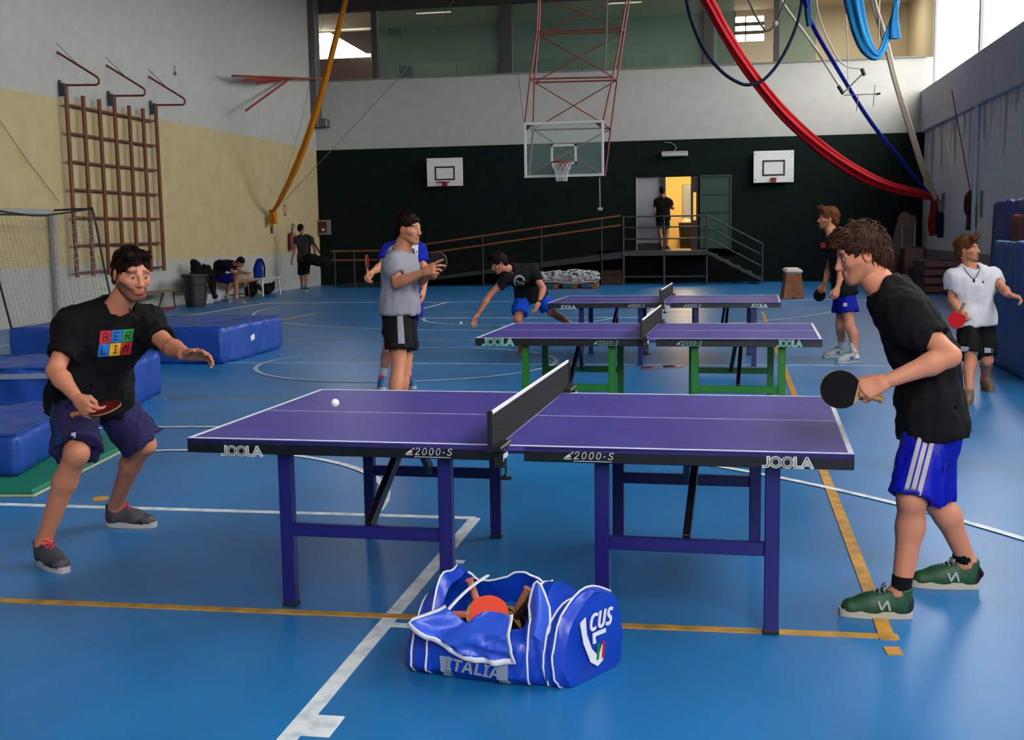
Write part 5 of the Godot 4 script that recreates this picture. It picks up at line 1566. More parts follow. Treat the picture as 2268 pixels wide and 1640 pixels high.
func build_hoop() -> void:
	var zb := -26.0
	var a := pz(1160, 272, zb)
	var b := pz(1338, 390, zb)
	var c := (a + b) * 0.5
	c.z = zb
	var w := b.x - a.x
	var h := a.y - b.y
	var t := thing("basketball_hoop", "glass backboard with white frame on a red roof truss", "basketball hoop", c)
	var wh := flatm(Color(0.72, 0.72, 0.72), 0.5)
	part(t, "glass_board", boxmesh(Vector3(w - 0.08, h - 0.08, 0.012)), glass(Color(0.6, 0.75, 0.72), 0.12))
	for s in [-1.0, 1.0]:
		part(t, "board_frame", boxmesh(Vector3(w, 0.055, 0.05), 0.004), wh, Vector3(0, s * (h / 2 - 0.028), 0))
		part(t, "board_frame", boxmesh(Vector3(0.055, h - 0.11, 0.05), 0.004), wh, Vector3(s * (w / 2 - 0.028), 0, 0))
		part(t, "target_line", boxmesh(Vector3(0.05, 0.45, 0.006)), wh, Vector3(s * 0.27, -0.11, 0.012))
		part(t, "target_line", boxmesh(Vector3(0.59, 0.05, 0.006)), wh, Vector3(0, -0.11 + s * 0.2, 0.012))
		var pl := MB.new()
		pl.prism(PackedVector2Array([Vector2(0, 0), Vector2(-0.14 * s, 0), Vector2(0, -0.12)]), Transform3D(Basis.IDENTITY, Vector3(s * (w / 2 - 0.06), h / 2 - 0.06, 0)), 0.02)
		mpart(t, "corner_plate", pl, flatm(Color(0.08, 0.08, 0.09)))
	# rim and net
	var rc := c + Vector3(0.0, -0.31, 0.42)
	var rim := []
	for i in 25: rim.push_back(rc + Vector3(cos(TAU * i / 24.0), 0, sin(TAU * i / 24.0)) * 0.225)
	var red := flatm(Color(0.50, 0.06, 0.08), 0.5)
	tube_part(t, "rim", rim, 0.016, red)
	part(t, "rim_bracket", boxmesh(Vector3(0.18, 0.14, 0.18), 0.01), red, rc - c + Vector3(0, -0.04, -0.31))
	var net := MB.new()
	var prof := [[0.225, 0.0], [0.2, -0.1], [0.16, -0.2], [0.13, -0.3], [0.12, -0.42]]
	for i in 12:
		for sgn in [-1.0, 1.0]:
			var p := []
			for j in prof.size():
				var an: float = TAU * (i + sgn * j * 0.5) / 12.0
				p.push_back(rc + Vector3(cos(an) * prof[j][0], prof[j][1], sin(an) * prof[j][0]))
			net.tube(p, 0.008, 4, false)
	mpart(t, "hoop_net", net, flatm(Color(0.70, 0.70, 0.70), 0.8), c)
	# the truss: two planes of bars, the near one carries the board
	var bars := []
	var zr := -27.0
	var zn := -26.12
	var rear := [[1172, 387], [1181, 288], [1184, 182], [1193, 74], [1197, -14]]
	var rearr := [[1340, 390], [1353, 284], [1367, 178], [1384, 62], [1396, -14]]
	var near := [[1163, 272], [1174, 175], [1189, 70], [1192, -14]]
	var nearr := [[1335, 272], [1357, 172], [1377, 64], [1390, -14]]
	for s in [rear, rearr]:
		for i in s.size() - 1: bars.push_back([s[i], s[i + 1], zr, zr, 0.024])
	for s in [near, nearr]:
		for i in s.size() - 1: bars.push_back([s[i], s[i + 1], zn, zn, 0.022])
	for q in [[[1190, 70], [1377, 64]], [[1174, 175], [1357, 171]]]: bars.push_back([q[0], q[1], zn, zn, 0.02])
	for q in [[[1193, 76], [1384, 70]], [[1184, 183], [1367, 178]], [[1181, 288], [1353, 284]]]: bars.push_back([q[0], q[1], zr, zr, 0.02])
	for q in [[[1207, -2], [1384, 66]], [[1193, 74], [1367, -2]], [[1194, 77], [1367, 176]], [[1380, 72], [1185, 182]], [[1186, 184], [1353, 284]], [[1362, 180], [1183, 286]], [[1182, 288], [1338, 388]], [[1353, 285], [1174, 385]]]: bars.push_back([q[0], q[1], zr, zr, 0.014])
	for q in [[[1174, 175], [1184, 183]], [[1357, 172], [1367, 178]], [[1189, 70], [1193, 75]], [[1377, 64], [1384, 70]], [[1172, 284], [1181, 288]], [[1338, 276], [1353, 284]]]: bars.push_back([q[0], q[1], zn, zr, 0.018])
	for q in bars:
		tube_part(t, "truss_bar", [pz(q[0][0], q[0][1], q[2]), pz(q[1][0], q[1][1], q[3])], q[4], flatm(Color(0.46, 0.15, 0.11), 0.45), 6)
	# safety chains and the hanging control box
	for q in [[[1148, 165], [1161, 272]], [[1346, -10], [1341, 150]]]:
		tube_part(t, "safety_chain", [pz(q[0][0], q[0][1], zb), pz(q[1][0], q[1][1], zb)], 0.012, m_steel_grey, 5)
	var sw := thing("pendant_switch", "small white control box hanging on a cable under the glass backboard", "switch", pz(1329, 463, -26.05))
	tube_part(sw, "cable", [pz(1328, 394, -26.05), sw.position], 0.012, flatm(Color(0.55, 0.55, 0.55)), 5)
	part(sw, "control_box", boxmesh(Vector3(0.11, 0.07, 0.05), 0.01), flatm(Color(0.6, 0.6, 0.6)))

func build_right_side() -> void:
	# aerial silks and ropes pulled over to the right wall
	var tie := pz(2066, 441, -32.5)
	silk("red_silk", "long red aerial silk sweeping down to the right wall", along([[1530, -55], [1566, 0], [1600, 62], [1642, 132], [1690, 198], [1742, 258], [1800, 313], [1860, 358], [1920, 394], [1982, 418], [2040, 431], [2064, 440]], -27.0, -32.5), [0.15, 0.15, 0.15, 0.15, 0.16, 0.16, 0.16, 0.17, 0.17, 0.15, 0.12, 0.06], Color(0.58, 0.03, 0.075), 6)
	silk("blue_strap", "narrow blue aerial strap running down to the right wall", along([[1778, -30], [1797, 48], [1860, 160], [1930, 272], [2000, 360], [2063, 437]], -28.5, -32.5), [0.06, 0.06, 0.055, 0.055, 0.06, 0.04], Color(0.03, 0.10, 0.45), 3)
	silk("white_silk", "grey white aerial silk hanging to the right wall", along([[1930, -30], [1940, 20], [1962, 92], [1985, 185], [2012, 275], [2040, 365], [2056, 405], [2074, 448]], -30.0, -32.5), [0.08, 0.08, 0.085, 0.085, 0.09, 0.10, 0.10, 0.06], Color(0.60, 0.56, 0.50), 3)
	silk("teal_silk", "bright teal aerial silk hanging in a deep loop", along([[1884, -40], [1892, 10], [1903, 60], [1920, 106], [1940, 124], [1955, 108], [1968, 72], [1980, 34], [1990, -20]], -29.6, -30.2), [0.26, 0.25, 0.23, 0.18, 0.12, 0.11, 0.11, 0.10, 0.10], Color(0.02, 0.34, 0.52), 6, 0.7)
	silk("teal_silk_tail", "loose teal end of silk knotted beside the teal loop", [pz(1986, 8, -30.0), pz(1982, 34, -30.0), pz(1980, 60, -30.0), pz(1980, 86, -30.0)], [0.05, 0.10, 0.15, 0.18], Color(0.02, 0.32, 0.50), 4, 0.5)
	silk("teal_sling", "short dark teal sling hanging beside the white rope", [pz(1789, -30, -29.0), pz(1789, 0, -29.0), pz(1790, 30, -29.0), pz(1792, 58, -29.0)], [0.09, 0.09, 0.09, 0.06], Color(0.015, 0.20, 0.32), 4, 0.7)
	var lr := thing("blue_rope_loop", "dark blue padded rope hanging in a wide loop", "rope", pz(1655, 188, -28.5))
	tube_part(lr, "rope", smooth(along([[1515, -30], [1530, 42], [1560, 112], [1600, 160], [1640, 185], [1665, 187], [1690, 178], [1722, 143], [1752, 88], [1772, 28], [1778, -30]], -28.3, -28.9), 4), 0.04, cloth(Color(0.03, 0.07, 0.17)), 8)
	var rw := flatm(Color(0.62, 0.60, 0.55), 0.8)
	var tz := -30.0
	var tr := thing("trapeze", "trapeze bar with black grips on two white ropes", "trapeze", pz(1888, 185, tz))
	tube_part(tr, "rope", smooth(along([[1722, -30], [1735, 8], [1800, 98], [1864, 198]], tz, tz), 4), 0.035, rw, 6)
	tube_part(tr, "rope", smooth(along([[1806, -30], [1811, 22], [1828, 75], [1855, 128], [1878, 148], [1908, 152]], tz, tz), 4), 0.022, rw, 6)
	tube_part(tr, "bar", along([[1868, 206], [1911, 163]], tz, tz), 0.018, m_steel_grey)
	for q in [[[1857, 190], [1868, 208]], [[1909, 152], [1915, 167]]]: tube_part(tr, "grip", along(q, tz, tz), 0.05, flatm(Color(0.03, 0.03, 0.03), 0.7))
	var wf := thing("hanging_rig", "thin wire rig hanging on a cord next to the trapeze", "rig", pz(1880, 211, -30.3))
	tube_part(wf, "cord", along([[1872, -30], [1877, 100], [1879, 211]], -30.3, -30.3), 0.012, rw, 5)
	tube_part(wf, "cross_wire", along([[1868, 211], [1948, 208]], -30.3, -30.3), 0.012, m_steel_grey, 5)
	tube_part(wf, "upright_wire", along([[1938, 188], [1934, 236]], -30.3, -30.3), 0.011, m_steel_grey, 5)
	tube_part(wf, "upright_wire", along([[1901, 210], [1897, 246]], -30.3, -30.3), 0.011, m_steel_grey, 5)
	tube_part(wf, "small_hook", along([[1940, 209], [1950, 207]], -30.3, -30.3), 0.03, flatm(Color(0.08, 0.08, 0.08)), 6)
	var yr := thing("knotted_rope", "beige rope hanging in a knotted V below the roof", "rope", pz(1697, 68, -29.5))
	tube_part(yr, "rope", smooth(along([[1646, -30], [1670, 28], [1692, 64], [1701, 68], [1718, 52], [1748, -20]], -29.5, -29.5), 3), 0.03, flatm(Color(0.34, 0.31, 0.27), 0.9), 6)
	var kb := MB.new()
	kb.ball(pz(1717, 52, -29.5), Vector3.ONE * 0.07)
	mpart(yr, "knot", kb, rw, yr.position)
	var tc := thing("thin_cord", "thin white cord hanging straight beside the teal loop", "cord", pz(1946, 92, -30.4))
	tube_part(tc, "cord", along([[1949, -30], [1946, 92]], -30.4, -30.4), 0.015, rw, 5)
	# tails tied at the wall
	var tt := thing("silk_tails", "knotted red and blue silk tails hanging on the right wall", "silk", tie)
	var m1 := MB.new()
	silk_mesh(m1, [tie + Vector3(-0.15, 0.1, 0), tie + Vector3(0.03, 0.02, 0.02), pz(2068, 465, -32.5), pz(2064, 495, -32.5), pz(2067, 522, -32.5)], [0.06, 0.13, 0.12, 0.13, 0.1], 5, 0.4, 0.8, 2)
	mpart(tt, "red_tail", m1, cloth(Color(0.42, 0.04, 0.07)), tie)
	var m2 := MB.new()
	silk_mesh(m2, [pz(2082, 462, -32.5), pz(2082, 480, -32.5), pz(2083, 505, -32.5), pz(2083, 527, -32.5)], [0.05, 0.12, 0.12, 0.09], 4, 0.4, 0.8, 4)
	mpart(tt, "blue_tail", m2, cloth(Color(0.04, 0.06, 0.20)), tie)
	var m3 := MB.new()
	silk_mesh(m3, [pz(2080, 446, -32.5), pz(2084, 455, -32.5), pz(2083, 470, -32.5)], [0.08, 0.14, 0.08], 4, 0.3, 0.8, 6)
	mpart(tt, "white_knot", m3, cloth(Color(0.42, 0.42, 0.42)), tie)
	part(tt, "wall_plate", boxmesh(Vector3(0.05, 0.3, 0.2), 0.01), m_steel_grey, Vector3(XR - 0.03, tie.y, tie.z) - tie)
	# rope coil on a hook with its line to the beam, steel bars beside it
	var cp := pxx(2148, 452, XR - 0.08)
	var rc := thing("rope_coil", "reddish rope coil hung on the right wall", "rope", cp)
	var rm := flatm(Color(0.22, 0.09, 0.06), 0.9)
	for i in 4:
		var lp := []
		for k in 17: lp.push_back(cp + Vector3(-0.02 * i, cos(TAU * k / 16.0) * (0.30 - 0.02 * i), sin(TAU * k / 16.0) * (0.17 + 0.015 * i)))
		tube_part(rc, "coil_turn", lp, 0.035, rm, 6)
	tube_part(rc, "hanging_end", [cp + Vector3(0, -0.2, 0), cp + Vector3(-0.03, -0.62, 0.02)], 0.06, rm, 6)
	tube_part(rc, "line", [cp + Vector3(0, 0.3, 0), pxx(2108, 200, XR - 0.16)], 0.013, flatm(Color(0.34, 0.12, 0.12), 0.8), 5)
	for q in [[2161, 480, 0.5, "short grey steel bar on the right wall beside the rope coil"], [2173, 452, 0.62, "longer dark steel bar on the right wall beside the drain pipe"]]:
		var p := pxx(q[0], q[1], XR - 0.03)
		var sb := thing("wall_bar", q[3], "bar", p)
		part(sb, "flat_bar", boxmesh(Vector3(0.03, q[2], 0.07), 0.006), flatm(Color(0.25, 0.26, 0.27), 0.4, 0.5))
		part(sb, "fixing", boxmesh(Vector3(0.05, 0.06, 0.1), 0.01), m_steel_grey, Vector3(0, q[2] * 0.4, 0))
	# red mats, foam block and posts in the far right corner
	var rd := Color(0.26, 0.035, 0.045)
	var tall := thing("red_mat", "tall dark red mat with rounded top leaning in the far right corner", "mat", Vector3(5.02, 0, ZB + 1.25))
	var tp := MB.new()
	var pol := PackedVector2Array([Vector2(-0.42, 0.0), Vector2(0.40, 0.0), Vector2(0.42, 1.5)])
	for i in 9: pol.push_back(Vector2(0.2 + 0.2 * cos(PI * i / 8.0), 1.75 + 0.28 * sin(PI * i / 8.0)))
	tp.prism(pol, Transform3D(Basis.IDENTITY, Vector3.ZERO), 0.14)
	mpart(tall, "mat_cover", tp, flatm(rd, 0.5))
	part(tall, "mat_seam", boxmesh(Vector3(0.03, 1.6, 0.01), 0.003), flatm(rd.darkened(0.3), 0.5), Vector3(0.12, 0.85, 0.145))
	tall.rotation.x = -0.12
	var tb := thing("red_mat", "dark red mat standing upright behind the tall rounded mat", "mat", Vector3(5.42, 0, ZB + 0.45))
	part(tb, "mat_cover", boxmesh(Vector3(0.5, 1.95, 0.2), 0.04), flatm(rd.darkened(0.3), 0.5), Vector3(0, 0.98, 0))
	part(tb, "mat_strap", boxmesh(Vector3(0.51, 0.06, 0.21), 0.01), flatm(Color(0.1, 0.03, 0.03), 0.6), Vector3(0, 1.3, 0))
	var bl := thing("red_mat_stack", "low stack of dark red mats by the right wall", "mats", Vector3(5.28, 0, -29.6))
	for i in 4: part(bl, "stacked_mat", boxmesh(Vector3(0.95, 0.19, 1.6), 0.03), flatm(rd.lightened(0.02 * i), 0.5), Vector3(0.01 * (i % 2), 0.1 + 0.2 * i, 0))
	var br := thing("red_mat", "dark red mat block standing between the leaning mat and the mat stack", "mat", Vector3(5.1, 0, -32.3))
	part(br, "mat_cover", boxmesh(Vector3(0.55, 1.05, 0.6), 0.04), flatm(rd, 0.5), Vector3(0, 0.53, 0))
	part(br, "mat_seam", boxmesh(Vector3(0.56, 0.03, 0.61), 0.01), flatm(rd.darkened(0.3), 0.5), Vector3(0, 0.5, 0))
	for q in [[1996, 4.75, "silver steel post in front of the leaning red mat"], [2024, 4.98, "silver steel post beside the red mat block"]]:
		var p := pz(q[0], 600, -32.9)
		var sp := thing("steel_post", q[2], "post", Vector3(p.x, 0, -32.9))
		tube_part(sp, "pole", [Vector3(p.x, 0.03, -32.9), Vector3(p.x, 1.75, -32.9)], 0.03, flatm(Color(0.4, 0.4, 0.42), 0.3, 0.7))
		part(sp, "pole_cap", boxmesh(Vector3(0.1, 0.08, 0.1), 0.02), flatm(Color(0.3, 0.3, 0.3)), Vector3(0, 1.72, 0))
		part(sp, "foot", boxmesh(Vector3(0.3, 0.03, 0.3), 0.01), m_steel_grey, Vector3(0, 0.015, 0))
	# big mats leaning at the right
	var lean := func(called: String, label: String, at: Vector3, size: Vector3, tilt: float, turn: float, col: Color, sd: int) -> void:
		var t := thing(called, label, "mat", at)
		t.basis = Basis(Vector3.UP, turn) * Basis(Vector3(0, 0, 1), tilt)
		var f := SDF.new(Vector3(-size.x / 2 - 0.08, -0.06, -size.z / 2 - 0.08), Vector3(size.x / 2 + 0.08, size.y + 0.08, size.z / 2 + 0.08), 0.035)
		for iz in f.nz:
			for iy in f.ny:
				for ix in f.nx:
					var p := f.o + Vector3(ix, iy, iz) * f.h
					var q := Vector3(abs(p.x) - size.x / 2 + 0.04, abs(p.y - size.y / 2) - size.y / 2 + 0.04, abs(p.z) - size.z / 2 + 0.04)
					f.f[(iz * f.ny + iy) * f.nx + ix] = q.max(Vector3.ZERO).length() + minf(maxf(q.x, maxf(q.y, q.z)), 0.0) - 0.04
		f.rough(0.035, Vector3(3.5, 0.8, 3.5), sd, 2)
		var mb := MB.new()
		f.mesh(mb)
		mpart(t, "mat_cover", mb, flatm(col, 0.5))
		var pp := MB.new()
		for s in [-1.0, 1.0]: pp.tube([Vector3(size.x / 2 * 0.96 * s, 0.05, -size.z / 2 * 0.985), Vector3(size.x / 2 * 0.96 * s, size.y - 0.03, -size.z / 2 * 0.985)], 0.012, 6)
		mpart(t, "seam_piping", pp, flatm(col.darkened(0.2), 0.5))
	lean.call("leaning_blue_mat", "dark blue mat leaning upright behind the man in the white shirt", Vector3(3.74, 0, -15.3), Vector3(0.28, 1.92, 2.6), -0.03, -0.0, Color(0.015, 0.17, 0.48), 3)
	lean.call("leaning_orange_mat", "orange red mat wedged between two leaning blue mats", Vector3(3.50, 0.02, -13.75), Vector3(0.1, 1.70, 2.0), 0.0, -0.0, Color(0.40, 0.09, 0.05), 6)
	lean.call("leaning_light_blue_mat", "lighter blue wrinkled mat leaning in front of the orange red mat", Vector3(3.20, 0, -13.2), Vector3(0.20, 1.42, 2.2), -0.06, -0.0, Color(0.02, 0.27, 0.54), 9)
	lean.call("brown_mat", "brown mat standing behind the dark blue leaning mat", Vector3(4.55, 0, -18.4), Vector3(0.25, 1.75, 2.2), -0.2, 0.0, Color(0.20, 0.15, 0.12), 12)

# ------------------------------------------------------------------ people
func lin(c: Color) -> Color:
	return c.srgb_to_linear()
func skin_material() -> StandardMaterial3D:
	if mats.has("skin"): return mats["skin"]
	var m := StandardMaterial3D.new()
	m.vertex_color_use_as_albedo = true
	m.roughness = 0.55
	m.metallic_specular = 0.35
	mats["skin"] = m
	return m
func bounds(pts: Array, margin: float) -> Array:
	var lo: Vector3 = pts[0]
	var hi: Vector3 = pts[0]
	for p in pts:
		lo = lo.min(p); hi = hi.max(p)
	return [lo - Vector3.ONE * margin, hi + Vector3.ONE * margin]

# one hand: wrist at the origin of tf, fingers along +z, palm towards -y, thumb towards +x (mirror flips it)
func hand_field(f: SDF, tf: Transform3D, s: float, mirror: float, curl: Array, spread: float, thumb_in: float) -> void:
	var g := func(p: Vector3) -> Vector3: return tf * (Vector3(p.x * mirror, p.y, p.z) * s)
	var k := 0.012 * s
	f.cone(g.call(Vector3(0, 0, -0.03)), 0.027 * s, g.call(Vector3(0, 0, 0.02)), 0.026 * s, k)
	var base := [Vector3(0.032, 0, 0.088), Vector3(0.011, 0.003, 0.094), Vector3(-0.010, 0.002, 0.090), Vector3(-0.030, -0.002, 0.080)]
	for b in base:
		f.cone(g.call(Vector3(b.x * 0.55, 0, 0.015)), 0.019 * s, g.call(b), 0.0135 * s, k)
	var lens := [[0.042, 0.026, 0.022], [0.046, 0.029, 0.023], [0.042, 0.027, 0.022], [0.033, 0.021, 0.019]]
	for i in 4:
		var p: Vector3 = base[i]
		var a := 0.0
		var side := (1.5 - i) * spread
		var c: float = curl[i]
		for j in 3:
			a += c * [0.9, 1.1, 0.7][j]
			var d := Vector3(sin(side) * cos(a), -sin(a), cos(side) * cos(a))
			var q: Vector3 = p + d * lens[i][j]
			f.cone(g.call(p), (0.0104 - 0.001 * j) * s, g.call(q), (0.0096 - 0.001 * j) * s, 0.004 * s)
			p = q
	var t0 := Vector3(0.018, -0.006, 0.018)
	var t1 := Vector3(0.044, -0.012 - 0.012 * thumb_in, 0.048)
	var t2 := t1.lerp(Vector3(0.062, -0.014, 0.080), 1.0 - thumb_in).lerp(Vector3(0.030, -0.040, 0.078), thumb_in * 0.999)
	t2 = Vector3(0.062, -0.014, 0.080).lerp(Vector3(0.034, -0.040, 0.076), thumb_in)
	var t3 := Vector3(0.070, -0.016, 0.104).lerp(Vector3(0.012, -0.048, 0.092), thumb_in)
	f.cone(g.call(t0), 0.018 * s, g.call(t1), 0.0135 * s, k)
	f.cone(g.call(t1), 0.0125 * s, g.call(t2), 0.0112 * s, 0.005 * s)
	f.cone(g.call(t2), 0.011 * s, g.call(t3), 0.0088 * s, 0.004 * s)

func head_local(c: Dictionary) -> Transform3D:
	return Transform3D(look(c.face, c.get("head_up", Vector3.UP)) * ((c.s as float) * (c.get("head_scale", 1.03) as float)), c.J.head)

func person(c: Dictionary) -> Node3D:
	var J: Dictionary = c.J
	var s: float = c.s
	var q: int = c.q
	var cb: float = [0.0115, 0.018, 0.028][q]
	var chd: float = [0.0036, 0.0065, 0.012][q]
	var chn: float = [0.0036, 0.006, 0.011][q]
	var cc: float = [0.0105, 0.017, 0.028][q]
	var skin: Color = lin(c.skin)
	# feet decide the ankles
	var shoe_tf := {}
	for k in ["L", "R"]:
		var heel: Vector3 = c.feet[k][0]
		var toe: Vector3 = c.feet[k][1]
		var fw := (toe - heel).normalized()
		var bs := look(fw, Vector3.UP) * s
		var mid := (heel + toe) * 0.5
		shoe_tf[k] = Transform3D(bs, mid - fw * 0.045 * s)
		J["an" + k] = shoe_tf[k] * Vector3(0, 0.105, -0.055)
	var origin: Vector3 = (c.feet.L[0] + c.feet.R[0]) * 0.5
	origin.y = minf(c.feet.L[0].y, c.feet.R[0].y)
	if c.has("ground"): origin.y = c.ground
	var t := thing("person", c.label, "person", origin)
	# torso frame
	var hipc: Vector3 = (J.hipL + J.hipR) * 0.5
	var shc: Vector3 = (J.shL + J.shR) * 0.5
	var mid: Vector3 = J.get("mid", hipc.lerp(shc, 0.5))
	var rh: Vector3 = (J.hipR - J.hipL).normalized()
	var rs: Vector3 = (J.shR - J.shL).normalized()
	var rm := (rh + rs).normalized()
	var up: Vector3 = ((J.neck as Vector3) - hipc).normalized()
	var down := (hipc - mid).normalized()
	var fwd := up.cross(rm).normalized()
	var lines := [
		[hipc, rh, 0.085, 0.094], [hipc.lerp(mid, 0.55), rm, 0.074, 0.090], [mid, rm, 0.078, 0.091],
		[mid.lerp(shc, 0.5) + fwd * 0.01, rs, 0.095, 0.100], [shc.lerp(mid, 0.12), rs, 0.105, 0.080]]
	var torso := func(f: SDF, grow: float, extra: float) -> void:
		for l in lines:
			f.cone(l[0] - l[1] * l[2] * s, l[3] * s + grow, l[0] + l[1] * l[2] * s, l[3] * s + grow, 0.07)
		f.cone(hipc, 0.085 * s + grow, mid, 0.085 * s + grow, 0.06)
		f.cone(mid, 0.085 * s + grow, shc, 0.078 * s + grow, 0.06)
		for k in ["L", "R"]:
			f.cone(J.neck.lerp(shc, 0.15), 0.05 * s + extra, J["sh" + k], 0.058 * s + extra, 0.05)
	# ---------------- the body, one mesh: trunk and limbs, then hands and head on finer grids
	var all := []
	for k in J: all.push_back(J[k])
	var bb := bounds(all, 0.16 * s)
	var f := SDF.new(bb[0], bb[1], cb)
	torso.call(f, -0.03, -0.012)
	for k in ["L", "R"]:
		f.cone(J["sh" + k], 0.056 * s, J["el" + k], 0.041 * s, 0.03)
		var e: Vector3 = J["el" + k]
		var w: Vector3 = J["wr" + k]
		f.cone(e, 0.041 * s, e.lerp(w, 0.3), 0.0445 * s, 0.02)
		f.cone(e.lerp(w, 0.3), 0.0445 * s, w, 0.028 * s, 0.02)
		var h: Vector3 = J["hip" + k]
		var kn: Vector3 = J["kn" + k]
		var an: Vector3 = J["an" + k]
		f.cone(h, 0.086 * s, kn, 0.056 * s, 0.04)
		var back := ((h - kn).normalized() + (an - kn).normalized())
		if back.length() < 0.1: back = -fwd
		back = back.normalized() * 0.022 * s
		f.cone(kn, 0.055 * s, kn.lerp(an, 0.3) + back, 0.056 * s, 0.03)
		f.cone(kn.lerp(an, 0.3) + back, 0.055 * s, an, 0.036 * s, 0.03)
		f.cone(kn - back * 1.3, 0.038 * s, kn - back * 1.0 + (an - kn) * 0.05, 0.036 * s, 0.03)
		f.cone(an, 0.036 * s, shoe_tf[k] * Vector3(0, 0.06, 0.03), 0.03 * s, 0.03)
	f.cone(J.neck - up * 0.02, 0.066 * s, J.head - (c.get("head_up", Vector3.UP) as Vector3) * 0.05 * s, 0.055 * s, 0.03)
	var mb := MB.new()
	f.mesh(mb, func(_p): return skin)
	for k in ["L", "R"]:
		var w: Vector3 = J["wr" + k]
		var hd: Dictionary = c.get("hand" + k, {})
		var dir: Vector3 = hd.get("dir", (w - (J["el" + k] as Vector3)).normalized())
		var palm: Vector3 = hd.get("palm", Vector3.DOWN)
		var yb := -palm
		var z := dir.normalized()
		var x := yb.cross(z).normalized()
		var tf := Transform3D(Basis(x, z.cross(x), z), w)
		var fb := bounds([w - z * 0.05 * s, w + z * 0.19 * s], 0.095 * s)
		var fh := SDF.new(fb[0], fb[1], chn)
		hand_field(fh, tf, s, hd.get("mirror", 1.0), hd.get("curl", [0.35, 0.4, 0.45, 0.5]), hd.get("spread", 0.1), hd.get("thumb", 0.25))
		fh.mesh(mb, func(_p): return skin)
	# head
	var ht := head_local(c)
	var hi := ht.affine_inverse()
	var hf := bounds([ht.origin], 0.165 * s)
	var fh := SDF.new(hf[0], hf[1], chd)
	var hb := ht.basis.orthonormalized()
	var L := func(x: float, y: float, z: float) -> Vector3: return ht * Vector3(x, y, z)
	fh.ell(L.call(0, 0.032, -0.016), hb, Vector3(0.074, 0.088, 0.094) * s, 0.01)
	fh.ell(L.call(0, -0.035, 0.026), hb, Vector3(0.057, 0.078, 0.060) * s, 0.03 * s)
	for sx in [-1.0, 1.0]:
		fh.cone(L.call(0.055 * sx, -0.045, -0.005), 0.016 * s, L.call(0.03 * sx, -0.092, 0.055), 0.017 * s, 0.03 * s)
		fh.cone(L.call(0.043 * sx, -0.018, 0.054), 0.022 * s, L.call(0.05 * sx, -0.012, 0.03), 0.022 * s, 0.025 * s)
	fh.cone(L.call(-0.034, 0.021, 0.068), 0.015 * s, L.call(0.034, 0.021, 0.068), 0.015 * s, 0.02 * s)
	fh.cone(L.call(-0.012, -0.097, 0.062), 0.018 * s, L.call(0.012, -0.097, 0.062), 0.018 * s, 0.02 * s)
	for sx in [-1.0, 1.0]:
		fh.ell(L.call(0.031 * sx, 0.003, 0.088), hb, Vector3(0.019, 0.011, 0.014) * s, 0.014 * s, -1)
		fh.ell(L.call(0.031 * sx, 0.002, 0.069), hb, Vector3(0.0135, 0.0135, 0.0135) * s, 0.002)
	fh.cone(L.call(0, 0.014, 0.080), 0.009 * s, L.call(0, -0.028, 0.100), 0.0125 * s, 0.012 * s)
	fh.ell(L.call(0, -0.033, 0.098), hb, Vector3(0.012, 0.010, 0.013) * s, 0.008 * s)
	for sx in [-1.0, 1.0]: fh.ell(L.call(0.013 * sx, -0.036, 0.088), hb, Vector3(0.008, 0.007, 0.010) * s, 0.006 * s)
	fh.cone(L.call(-0.018, -0.060, 0.079), 0.0085 * s, L.call(0.018, -0.060, 0.079), 0.0085 * s, 0.008 * s)
	fh.cone(L.call(-0.015, -0.070, 0.077), 0.0085 * s, L.call(0.015, -0.070, 0.077), 0.0085 * s, 0.008 * s)
	fh.cone(L.call(-0.024, -0.0645, 0.089), 0.002 * s, L.call(0.024, -0.0645, 0.089), 0.002 * s, 0.004 * s, false, false, -1)
	for sx in [-1.0, 1.0]:
		var eb := hb * Basis(Vector3.UP, 0.35 * sx) * Basis(Vector3(1, 0, 0), 0.2)
		fh.ell(L.call(0.076 * sx, -0.004, -0.012), eb, Vector3(0.009, 0.032, 0.020) * s, 0.006 * s)
		fh.ell(L.call(0.086 * sx, -0.002, -0.008), eb, Vector3(0.006, 0.020, 0.011) * s, 0.005 * s, -1)
	fh.cone(J.neck, 0.060 * s, L.call(0, -0.055, -0.022), 0.055 * s, 0.03 * s)
	var hair_c: Color = lin(c.hair)
	var beard: float = c.get("beard", 0.0)
	var paint := func(p: Vector3) -> Color:
		var l: Vector3 = hi * p
		var ax: float = abs(l.x)
		for sx in [-1.0, 1.0]:
			var ed := l - Vector3(0.031 * sx, 0.002, 0.069)
			if ed.length() < 0.0148 and ed.z > 0.004 and abs(ed.y) < 0.0052:
				return Color(0.02, 0.015, 0.012) if Vector2(ed.x, ed.y).length() < 0.0062 else Color(0.34, 0.30, 0.28)
		if ax > 0.012 and ax < 0.052 and l.z > 0.045 and l.y > 0.020 - (ax - 0.03) * 0.15 and l.y < 0.033 - (ax - 0.03) * 0.25: return hair_c.lerp(skin, 0.25)
		if l.z > 0.074 and ax < 0.023 and l.y < -0.052 and l.y > -0.077: return skin * Color(0.80, 0.60, 0.58)
		if beard > 0.0:
			var line := -0.048 + maxf(ax - 0.027, 0.0) * 0.62
			var mouth := Vector2(ax / 0.022, (l.y + 0.065) / 0.0085).length()
			if l.z > -0.012 and l.y > -0.14 and mouth > 1.0:
				var k := smoothstep(0.0, 0.011, line - l.y) * smoothstep(-0.012, 0.006, l.z) * smoothstep(1.0, 1.35, mouth)
				if k > 0.0: return skin.lerp(hair_c, beard * k)
		if ax > 0.07 and l.y > -0.04 and l.y < 0.03: return skin * Color(1.05, 0.85, 0.8)
		return skin
	fh.mesh(mb, paint)
	var body := mpart(t, "body", mb, skin_material(), origin)
